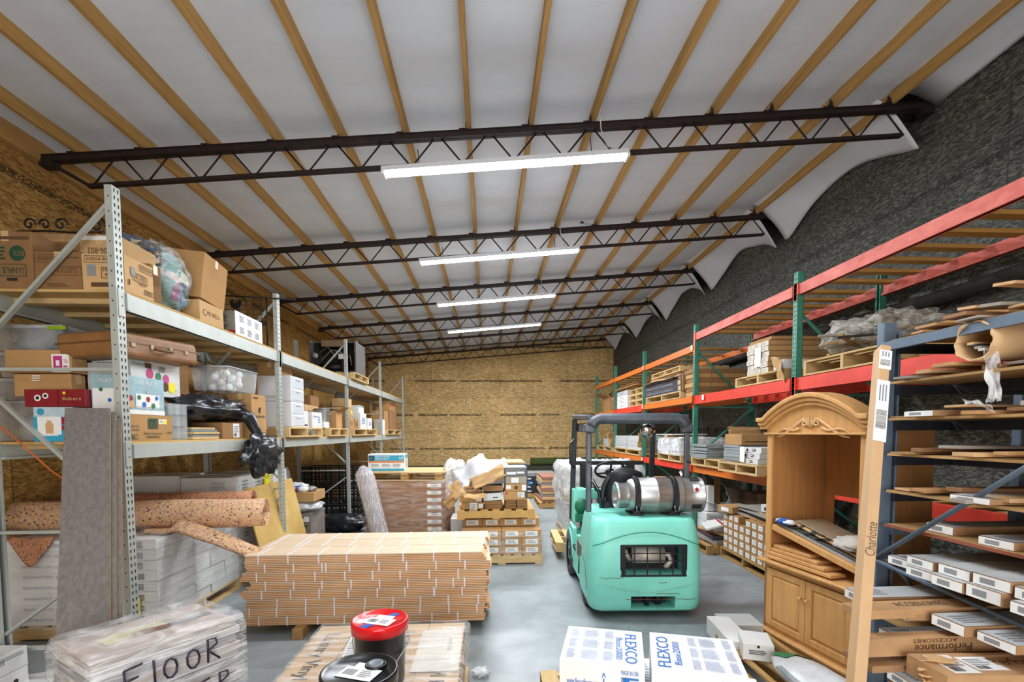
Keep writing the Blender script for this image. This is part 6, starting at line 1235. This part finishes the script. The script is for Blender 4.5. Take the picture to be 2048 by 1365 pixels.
# ================================================================ armoire
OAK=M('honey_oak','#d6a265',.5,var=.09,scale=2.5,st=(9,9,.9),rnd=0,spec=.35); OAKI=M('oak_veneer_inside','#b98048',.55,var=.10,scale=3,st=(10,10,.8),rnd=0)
AR=math.radians(-80.5); ar=thing('armoire','honey oak armoire with arched carved crown and open upper bay','armoire',(2.28,3.83,0),AR)
W_,D_=.87,.55
def AB(m=OAK): return B(m)
AB().box((W_/2,D_/2-.01,.055),(W_+.03,D_+.03,.11)).out('plinth',ar,bevel=.006)
AB().box((W_/2,D_/2-.02,.125),(W_+.06,D_+.06,.03)).out('base_moulding',ar,bevel=.012,seg=3)
b=AB(); b.box((.01,D_/2,.40),(.02,D_,.54)); b.box((W_-.01,D_/2,.40),(.02,D_,.54),OAKI); b.box((W_/2,D_-.005,.40),(W_,.01,.54)); b.box((.02,.01,.40),(.04,.02,.54)); b.box((W_-.02,.01,.40),(.04,.02,.54)); b.box((W_/2,.01,.155),(W_,.02,.03)); b.box((W_/2,.01,.66),(W_,.02,.035)); b.out('lower_cabinet',ar)
b=AB(); b.box((W_/2,D_/2-.03,.70),(W_+.06,D_+.07,.022)); b.box((W_/2,D_/2-.02,.68),(W_+.03,D_+.04,.02)); b.out('waist_ledge',ar,bevel=.008,seg=3)
for s in(0,1):
    x0=.045 if s==0 else W_/2+.003; x1=W_/2-.003 if s==0 else W_-.045; z0,z1=.172,.640; cx,cz=(x0+x1)/2,(z0+z1)/2; w,h=x1-x0,z1-z0
    b=AB(); st=.05
    b.box((x0+st/2,-.008,cz),(st,.022,h)); b.box((x1-st/2,-.008,cz),(st,.022,h)); b.box((cx,-.008,z0+st/2),(w-2*st,.022,st)); b.box((cx,-.008,z1-st/2),(w-2*st,.022,st)); b.box((cx,.002,cz),(w-2*st,.012,h-2*st))
    pw,ph=w-2*st-.05,h-2*st-.05; v=[(cx-pw/2-.02,-.004,cz-ph/2-.02),(cx+pw/2+.02,-.004,cz-ph/2-.02),(cx+pw/2+.02,-.004,cz+ph/2+.02),(cx-pw/2-.02,-.004,cz+ph/2+.02),(cx-pw/2,-.016,cz-ph/2),(cx+pw/2,-.016,cz-ph/2),(cx+pw/2,-.016,cz+ph/2),(cx-pw/2,-.016,cz+ph/2)]
    b.add(v,[(4,5,6,7),(0,1,5,4),(1,2,6,5),(2,3,7,6),(3,0,4,7)]); d=b.out('door',ar,bevel=.004)
    kx=x1-.028 if s==0 else x0+.028; AB().lathe([(.006,0),(.007,.012),(.014,.018),(.016,.026),(.012,.032),(.001,.034)],X=Matrix.Translation((kx,-.019,.50))@rot(math.pi/2,0,0),n=16).out('knob',d)
uz0,uz1=.712,1.73
b=AB(); 
for s in(0,1):
    x=.011 if s==0 else W_-.011; B(OAK if s==0 else OAKI).box((x,D_/2+.01,(uz0+uz1)/2),(.022,D_-.02,uz1-uz0)).out('side_panel',ar)
b.box((.0225,.01,(uz0+uz1)/2),(.045,.022,uz1-uz0)); b.box((W_-.0225,.01,(uz0+uz1)/2),(.045,.022,uz1-uz0)); b.out('face_frame',ar,bevel=.003)
for s in(0,1): AB(OAKI).box((.0245 if s==0 else W_-.0245,D_/2,(uz0+uz1)/2),(.004,D_-.03,uz1-uz0)).out('inner_lining',ar)
b=AB(OAKI); hx0,hx1,hz0,hz1=.12,.40,.92,1.22     # back panel with a rectangular cut-out
b.box((hx0/2+.01,D_-.006,(uz0+uz1)/2),(hx0-.02,.008,uz1-uz0)); b.box(((hx1+W_)/2-.01,D_-.006,(uz0+uz1)/2),(W_-hx1-.02,.008,uz1-uz0)); b.box(((hx0+hx1)/2,D_-.006,(uz0+hz0)/2),(hx1-hx0,.008,hz0-uz0)); b.box(((hx0+hx1)/2,D_-.006,(hz1+uz1)/2),(hx1-hx0,.008,uz1-hz1)); b.out('back_panel',ar)
AB(OAKI).box((W_/2,D_/2,uz1+.01),(W_,D_,.02)).out('top_panel',ar)
# crown: flat shoulders rising into an arch, in stepped mouldings
def crown(z,x,inset,zadd):
    t=abs(x-W_/2)/(W_/2+.055); 
    sh=.60
    k=0 if t>.86 else math.cos(t/.86*math.pi/2)
    return z+zadd+.17*k**.85
for nm,dy,za,th in (('crown_upper',-.075,.075,.035),('crown_middle',-.055,.045,.03),('crown_lower',-.035,.015,.03)):
    b=AB(); n=40; xs=[-.055+(W_+.11)*i/n for i in range(n+1)]; vs=[]
    for x in xs:
        z=crown(1.745,x,0,za); yy=dy; 
        vs+=[(x,yy,z),(x,yy,z+th),(x,.10,z+th),(x,.10,z)]
    b.add(vs,[(4*i+j,4*i+4+j,4*i+4+(j+1)%4,4*i+(j+1)%4) for i in range(n) for j in range(4)]+[(0,1,2,3),(4*n+3,4*n+2,4*n+1,4*n)]); b.out(nm,ar,bevel=.008,seg=3)
b=AB(); n=40; xs=[.0+W_*i/n for i in range(n+1)]; vs=[]
for x in xs: z=crown(1.745,x,0,.02); vs+=[(x,-.005,1.73),(x,-.005,z),(x,.02,z),(x,.02,1.73)]
b.add(vs,[(4*i+j,4*i+4+j,4*i+4+(j+1)%4,4*i+(j+1)%4) for i in range(n) for j in range(4)]+[(0,1,2,3),(4*n+3,4*n+2,4*n+1,4*n)]); b.out('frieze',ar)
AB().box((W_/2,-.012,1.727),(W_+.03,.03,.016)).out('frieze_bead',ar,bevel=.005)
b=AB(M('carved_oak','#dcae74',.5)); cx=W_/2; czz=1.785
def spiral(cx,cz,r,t0,turns,s,rad=.006):
    return [(cx+s*r*(1-.8*i/22)*math.cos(t0+turns*2*math.pi*i/22),-.012,cz+r*(1-.8*i/22)*math.sin(t0+turns*2*math.pi*i/22)) for i in range(23)]
for s in(-1,1):
    b.tube(spiral(cx+s*.055,czz+.02,.034,.2,1.3,s),.008,n=6)
    b.tube([(cx+s*(.02+.05*i),-.012,czz+.055*math.cos(i*.55)-.012*i*.4) for i in range(7)],[.006,.010,.012,.011,.010,.007,.003],n=6)
    b.tube([(cx+s*(.10+.035*i),-.012,czz-.015-.012*math.sin(i*1.1)-.005*i) for i in range(8)],[.01,.011,.01,.011,.009,.008,.006,.003],n=6)
    b.tube(spiral(cx+s*.15,czz-.01,.022,3.0,1.2,s),.006,n=6); b.tube(spiral(cx+s*.22,czz-.028,.015,2.6,1.1,s),.005,n=6)
    for k in range(5): b.tube([(cx,-.012,czz-.02),(cx+s*.014*k,-.018,czz+.075-.008*k)],[.006,.004],n=6)
    for k in range(4): b.tube([(cx+s*(.17+.03*k),-.012,czz-.03),(cx+s*(.20+.03*k),-.014,czz-.005-.008*k)],[.006,.002],n=5)
b.out('carved_ornament',ar)
# things lying in the armoire
X_=lambda x,y,z:(Matrix.Translation(ar.location)@rot(0,0,AR))@Vector((x,y,z))
def inar(name,label,cat,x0,x1,y0,y1,z0,z1,m,dz=0,th=None,ms=()):
    """board inside the armoire, from (x0,z0) to (x1,z1) along its width"""
    L_=math.hypot(x1-x0,z1-z0); a=math.atan2(z1-z0,x1-x0); t=th or .02
    b=B(m); b.box((L_/2,(y1-y0)/2,t/2),(L_,y1-y0,t)); o=b.out(name,label=label,cat=cat,bevel=.003,seg=1)
    o.matrix_world=Matrix.Translation(X_(x0,y0,z0))@rot(0,0,AR)@rot(0,-a,0); return o
inar('drawer_tray','oak shelf tray slanting down to the right inside the armoire','tray',.05,.84,.01,.42,.95,.79,OAK,th=.045)
for k in range(4): inar('oak_strip','oak strip stacked on the ledge inside the armoire, %s'%ROWS(k,4),'wood strip',.05,.66-.08*k,-.03+.02*k,.10+.05*k,.722+.027*k,.722+.027*k,OAK,th=.024)
for k in range(4): inar('flooring_board','loose flooring board on the slanting tray in the armoire, %s'%ROWS(k,4),'floor board',.08+.03*k,.82,.04+.03*k,.24+.05*k,.998+.012*k,.838+.012*k,(M('grey_board','#9a9690',.6),M('dark_board','#4a4540',.6),CARD2,M('wood_grain_board','#a38c70',.5,st=(8,1,8)))[k],th=.008)
p=X_(.14,.06,1.005); blob('cloth','blue and white cloth rag in the left of the armoire','cloth',tuple(p),(.06,.09,.022),speckle('blue_white_cloth','#e6e8ee',['#e6e8ee','#2b5fb0','#2b5fb0'],7),.3,4,seed=3,n=20)
for k in range(5): p=X_(.22+.06*k,.10+.05*(k%2),1.0-.011*k); o=B(M('dark_green_sample','#2f3f3a',.6)).box((0,0,0),(.07,.09,.006)).out('carpet_sample',label='dark green square sample scattered on the armoire tray, %s from the left'%ORD[k],cat='sample',group='dark square samples'); o.location=p; o.rotation_euler=(U(-.3,.3),U(-.3,.3),U(0,2))
p=X_(.64,.22,.872); blob('cloth','crumpled white and grey canvas cloth in the right of the armoire','cloth',tuple(p),(.13,.20,.06),M('canvas_cloth','#cfc9c0',.85,bump=.3),.4,3,seed=9,n=30)
for k,m in enumerate((PINK,YL,BLUE)): p=X_(.60+.04*k,.36,.985); blob('plastic_scrap','small %s plastic scrap behind the canvas cloth'%('pink','yellow','blue')[k],'plastic scrap',tuple(p),(.03,.04,.03),m,.4,4,seed=k,n=14)
# ================================================================ leaning long carton
t0,t1=Vector((1.42,1.80,0)),Vector((2.19,2.60,2.20))
o=B(M('long_kraft_tube','#c7a176',.7,rnd=0,var=.05)).bar((0,0,0),t1-t0,.078,.05,up=(1,-.2,0)).out('long_carton',label='long narrow kraft carton with handwriting leaning on the blue-grey rack',cat='cardboard box',bevel=.004); o.location=t0
ax=(t1-t0).normalized(); zz=Vector((1,-.2,0)); yy=zz.cross(ax).normalized(); zz=ax.cross(yy)
def onlong(s,off,h,wd,txt,m,parent,nm,up=1):
    # plate on the camera side of the carton at distance s from its foot
    c=ax*s+yy*0; n=-Vector((ax.x,ax.y,0)).normalized()
    n=(n-ax*n.dot(ax)).normalized(); 
    cand=[zz,-zz,yy,-yy]; n=max(cand,key=lambda q:q.dot((Vector((0,0,CAMH))-(t0+c)).normalized())); hw=.025 if abs(n.dot(zz))>.9 else .039
    side=ax.cross(n).normalized(); X=Matrix(((ax.x,-side.x*-1,n.x,0),(ax.y,side.y,n.y,0),(ax.z,side.z,n.z,0),(0,0,0,1))); X=Matrix(((ax.x,n.cross(ax).x,n.x,c.x+n.x*(hw+.0015)),(ax.y,n.cross(ax).y,n.y,c.y+n.y*(hw+.0015)),(ax.z,n.cross(ax).z,n.z,c.z+n.z*(hw+.0015)),(0,0,0,1)))
    b=B(m,X=X)
    if txt: b.text(txt,h,m,Matrix(),wd)
    else: b.box((0,0,0),(wd,h,.001)); marks_local(b,wd,h,[('k',.35,.5,.3,.8,INK),('l',.8,.5,.3,.7,GREYINK,3)])
    b.out(nm,parent)
onlong(2.06,0,.06,.36,None,WL,o,'shipping_label'); onlong(1.36,0,.045,.17,'Charlotte',M('pencil_ink','#6e5a44',.7),o,'handwriting'); onlong(2.37,0,.06,.12,None,WL,o,'barcode_label')
# ================================================================ blue-grey shelving at the right edge
BX,BX2=2.37,3.25; PY=(2.76,.70)
br=thing('flooring_rack','blue-grey steel rack with thin plywood shelves full of flooring cartons','shelving rack',(2.8,1.73,0)); bo=Vector(br.location)
for k,y in enumerate(PY):
    for x in(BX,BX2):
        b=B(STEELB,X=Matrix.Translation((x-bo.x,y-bo.y,0))); b.box((0,0,1.19),(.075,.006,2.38)); b.box((-.036,.025,1.19),(.006,.05,2.38)); b.box((.036,.025,1.19),(.006,.05,2.38))
        for i in range(44): b.add([(.014,-.0035,.08+i*.052),(.024,-.0035,.08+i*.052),(.024,-.0035,.10+i*.052),(.014,-.0035,.10+i*.052)],[(0,1,2,3)],HOLE) if 0 else None
        b.box((.062,.02,1.17),(.012,.05,2.34)); b.box((.05,.03,1.17),(.03,.02,2.30),HOLE)
        b.out('post',br,bevel=.002,seg=1)
SHZ=[2.27,2.03,1.82,1.615,1.40,1.20,.985,.82,.64,.44,.22]
SHP=M('old_plywood_shelf','#b78e58',.75,var=.14,scale=3,rnd=.06); SHR=M('red_edge_shelf','#8e4a34',.7,var=.15)
for i,z in enumerate(SHZ):
    w_=BX2-BX-.02
    bsh=B(SHP).box(((BX+BX2)/2-bo.x,(PY[0]+PY[1])/2-bo.y,z-.007),(w_+.08,PY[0]-PY[1]-.09,.014)); 
    if i==5: bsh.box((BX-.04-bo.x,(PY[0]+PY[1])/2-bo.y,z-.007),(.004,PY[0]-PY[1]-.09,.016),SHR)
    bsh.out('plywood_shelf',br)
    for yy_ in (PY[0]-.02,PY[1]+.02):
        B(STEELD if i<5 else STEELB).box(((BX+BX2)/2-bo.x,yy_-bo.y,z-.045),(BX2-BX-.07,.03,.055)).out('cross_arm',br)
    B(STEELD).box((BX+.38-bo.x,(PY[0]+PY[1])/2-bo.y,z-.045),(.04,PY[0]-PY[1]-.06,.055)).out('runner',br)
B(STEELB).bar((BX-.05-bo.x,PY[0]-.0-bo.y,2.235),(BX-.05-bo.x,PY[1]-bo.y,2.235),.03,.05).out('top_rail',br)
for p,q in (((PY[0],.975),(PY[1],2.55)),((PY[0],.975),(PY[1],.78))):
    B(STEELB).tube([(BX-.055-bo.x,p[0]-bo.y,p[1]),(BX-.055-bo.x,q[0]-bo.y,q[1])],.013,n=10).out('diagonal_brace',br)
B(STEELB).tube([(BX+.02-bo.x,PY[0]-.03-bo.y,.97),(BX2-bo.x,PY[0]-.03-bo.y,.05)],.012,n=10).out('diagonal_brace',br)
B(YL).box((BX-bo.x-.0,PY[0]-.005-bo.y,.63),(.06,.002,.03)).out('yellow_sticker',br)
# cartons and boards on its shelves: (shelf, y, x of the aisle end, width, height, length, kind, tilt)
KB=M('kraft_carton_side','#a98058',.75,rnd=.08); LITT=M('pale_grey_carton_top','#bfc2c2',.5,rnd=.06)
IT=[(2,2.45,2.28,.18,.030,.85,'box'),(4,2.18,2.30,.2,.03,.8,'tray'),(5,2.42,2.40,.16,.045,.8,'box'),(5,2.12,2.36,.16,.04,.8,'box'),(5,1.86,2.34,.16,.04,.8,'box'),(6,2.56,2.30,.16,.045,.85,'box'),(6,2.36,2.22,.16,.045,.9,'box'),(6,2.18,2.20,.16,.05,.9,'box'),(6,2.00,2.20,.16,.06,.9,'box'),(6,1.80,2.18,.16,.05,.9,'box'),
    (7,2.48,1.99,.17,.05,.95,'box'),(7,2.28,2.03,.17,.035,.95,'box'),(7,2.10,2.12,.16,.05,.9,'box'),(7,1.92,2.16,.16,.04,.9,'box'),(8,2.36,2.10,.17,.045,.9,'box'),(8,2.16,1.74,.18,.035,1.0,'long'),(8,1.95,2.1,.16,.05,.9,'box'),(9,2.3,2.1,.17,.05,.9,'box')]
for n,(sh,y,x,w_,h,l,kd) in enumerate(IT):
    lb='%s flooring carton on the blue-grey rack, %s shelf from the top, %s from its post'%('white-topped' if kd=='box' else 'kraft' if kd=='long' else 'grey',ORD[sh],ORD[[q for q in IT if q[0]==sh].index((sh,y,x,w_,h,l,kd))])
    carton('flooring_carton',lb,'cardboard box',(x+l/2,y,SHZ[sh]+.001),(l,w_,h),U(-.03,.03),KB,seam=False,group='flooring cartons on the blue-grey rack',ms=[('t','r',.5,.5,.998,.98,LITT),('l','r',.5,.5,.96,.9,WL),('l','r',.4,.5,.4,.5,GREYINK),('t','l',.1,.5,.12,.6,GREYINK,4)] if kd!='long' else [('t','t',.3,.5,.3,.4,INKB,'ACCESSORIES')])
for (sh,y,x,w_,h,l,nm) in ((6,2.36,2.25,.16,.045,.85,'second'),(6,2.18,2.24,.16,.05,.85,'third'),(6,2.00,2.22,.16,.05,.85,'fourth'),(6,1.80,2.22,.16,.05,.85,'fifth')):
    hb=[q for q in IT if q[0]==6 and q[1]==y][0][4]
    carton('flooring_carton','white-topped carton riding on the %s carton of the seventh shelf'%nm,'cardboard box',(x+l/2,y+.01,SHZ[sh]+hb+.003),(l,w_,h),U(-.05,.05),KB,seam=False,ms=[('t','r',.5,.5,.998,.98,LITT),('l','r',.5,.5,.96,.9,WL),('l','r',.4,.5,.4,.5,GREYINK)])
carton('flooring_carton','long kraft carton marked Performance projecting into the aisle','cardboard box',(1.71+.55,2.14,.70),(1.1,.07,.085),.02,M('perf_kraft','#c09568',.7,rnd=0),seam=False,ms=[('f','t',.37,.45,.26,.42,INKB,'Performance',math.pi),('f','t',.33,.85,.2,.22,INKB,'ACCESSORIES',math.pi)])
carton('flooring_carton','flat kraft carton with faint print projecting above the Performance carton','cardboard box',(1.74+.5,2.27,.835+.0),(.9,.13,.045),.03,M('perf_kraft','#c09568',.7),seam=False,ms=[('t','t',.4,.5,.3,.4,INKB,'ACCESSORIES')])
carton('flooring_carton','battered kraft carton marked Performance with barcode labels at the bottom right corner','cardboard box',(1.93+.5,1.92,.655),(1.1,.20,.085),-.04,M('perf_kraft','#c09568',.7),seam=False,ms=[('t','t',.42,.55,.3,.32,INKB,'Performance'),('f','t',.5,.5,.3,.5,INKB,'Performance')],stick=[('t',.10,.5,.10,.8,WL,SMALLPRINT),('t',.22,.5,.12,.6,WL,SMALLPRINT)])
for k in range(5): torn('cardboard_piece','frayed kraft end of the battered bottom carton, %s'%ORD[k],'cardboard',(1.93+.012*k,1.92-.05+.03*k,.67+.016*k),.16,.12,CARD2,.2-.1*k,-.3+.15*k,.2*k,40+k,amp=.02)
# loose boards and scraps of the upper shelves
SB=[M('pale_scrap_board','#cfa677',.7,rnd=.12),M('grey_scrap_board','#9a8f84',.6,rnd=.12),M('brown_scrap_board','#8d6440',.6,rnd=.12),M('tan_scrap_board','#b98a58',.7,rnd=.12)]
cnt={}
for sh,n in ((0,9),(1,7),(2,9),(3,8),(4,5)):
    for k in range(n):
        y=2.62-.13*k-U(0,.05); x=2.30+U(-.04,.10); l=U(.7,.95); w_=U(.06,.13); h=U(.010,.022); z=SHZ[sh]+.011+.016*(k%3)
        o=B(SB[(k*3+sh)%4]).box((0,0,0),(l,w_,h)).out('scrap_board',label='loose scrap board on the %s shelf of the blue-grey rack, %s from its post'%(('top','second','third','fourth','fifth')[sh],ORD[k]),cat='board',group='scrap boards on the blue-grey rack',bevel=.002,seg=1)
        o.location=(x+l/2,y,z); o.rotation_euler=(0,U(-.02,.02),U(-.10,.10))
for k,(x,y,z,l) in enumerate(((2.36,2.30,2.36,.7),(2.42,2.02,2.37,.7),(2.30,2.16,2.33,.6),(2.45,2.25,2.45,.5),(2.47,2.1,2.52,.5))):
    o=B(SB[(0,0,1,0,0)[k]]).box((0,0,0),(l,.09,.014)).out('scrap_board',label='board jutting out of the top shelf pile at the right edge, %s from the bottom'%ORD[k],cat='board'); o.location=(x+l/2,y,z); o.rotation_euler=(.1,-.03,.05*k)
# wide cardboard tube on the second shelf
t=thing('cardboard_tube','wide torn kraft tube with silvery trim inside, at the right edge','cardboard tube',(2.30,2.20,2.17))
b=B(M('tube_kraft','#cfa97c',.75,rnd=0,var=.05)); 
def tf(u,v):
    a=2*math.pi*v; x=u*.75+ (.03*ns(Vector((math.cos(a)*2,math.sin(a)*2,3))) if u<.02 else 0); r=.088+.006*ns(Vector((u*4,math.cos(a),math.sin(a)))); return (x,r*math.cos(a),r*math.sin(a))
b.sheet(tf,14,36,t=.007); b.out('tube_wall',t)
b=B(CARD2); b.sheet(lambda u,v:(.02+.22*u,-.05+.12*v,.085+.035*math.sin(3*u)*v+.012),8,4,t=.003); b.out('torn_flap',t)
for k in range(4): B((GALV,SB[1],HOLE,CARD2)[k]).box((.22,-.03+.018*k,-.045+.012*k),(.42,.03,.012)).out('moulding_strip',t)
torn('plastic_film_scrap','shredded clear plastic strip hanging from the third shelf at the right edge','plastic film',(2.33,2.13,2.00),.035,.24,FILMH,1.5,0,.3,61,amp=.03)
torn('plastic_film_scrap','clear plastic scrap over the board ends on the third shelf','plastic film',(2.28,2.14,1.86),.12,.06,FILMH,.3,.3,0,63,amp=.02)
# ================================================================ pallet at the lower right
pallet('grey wooden pallet at the foot of the armoire',(2.02,2.95,0),.42,1.5,.0,mat=PINED,nd=4)
p=XY(1508,1280,Z=.2)
carton('cardboard_box','small square white carton with black print by the armoire foot','cardboard box',(1.93,3.34,.132),(.20,.24,.12),-.35,WCARD,seam=False,ms=[('f','l',.5,.5,.6,.3,INK,3),('f','c',.5,.85,.1,.1,INK)])
carton('cardboard_box','long open white carton behind the small square white carton','cardboard box',(1.90,3.66,.05),(.18,.5,.14),-.1,WCARD,seam=False)
carton('cardboard_box','flat grey-white tray carton against the armoire base','cardboard box',(2.08,3.86,.0),(.3,.26,.18),-.1,GCARD,seam=False)
bg=blob('mortar_bag','white and blue mortar bag with green panel lying by the armoire','bag',(2.02,2.72,.132),(.17,.42,.075),M('white_bag_film','#d9dcde',.35,bump=.2),.10,2,seed=71,n=40,rz=.1)
def patchbag(nm,m,u0,u1,v0,v1):
    b=B(m); nsf=mathutils.noise.noise
    def fn(u,v):
        a=2*math.pi*(u0+(u1-u0)*u); t=math.pi*(v0+(v1-v0)*v); d=Vector((math.cos(a)*math.sin(t),math.sin(a)*math.sin(t),math.cos(t))); k=1+.10*nsf(d*2+Vector((71,0,0)))+.05*nsf(d*2*2.7+Vector((0,71,0))); k*=1.03
        return (d.x*.17*k,d.y*.42*k,d.z*.075*k+.078)
    b.sheet(fn,14,8); b.out(nm,bg)
patchbag('blue_panel',BLUE,.55,.74,.30,.48); patchbag('green_panel',M('green_print','#2c7a4b',.5),.12,.30,.28,.46); patchbag('print_block',M('grey_print','#8d9094',.6),.40,.5,.35,.48)
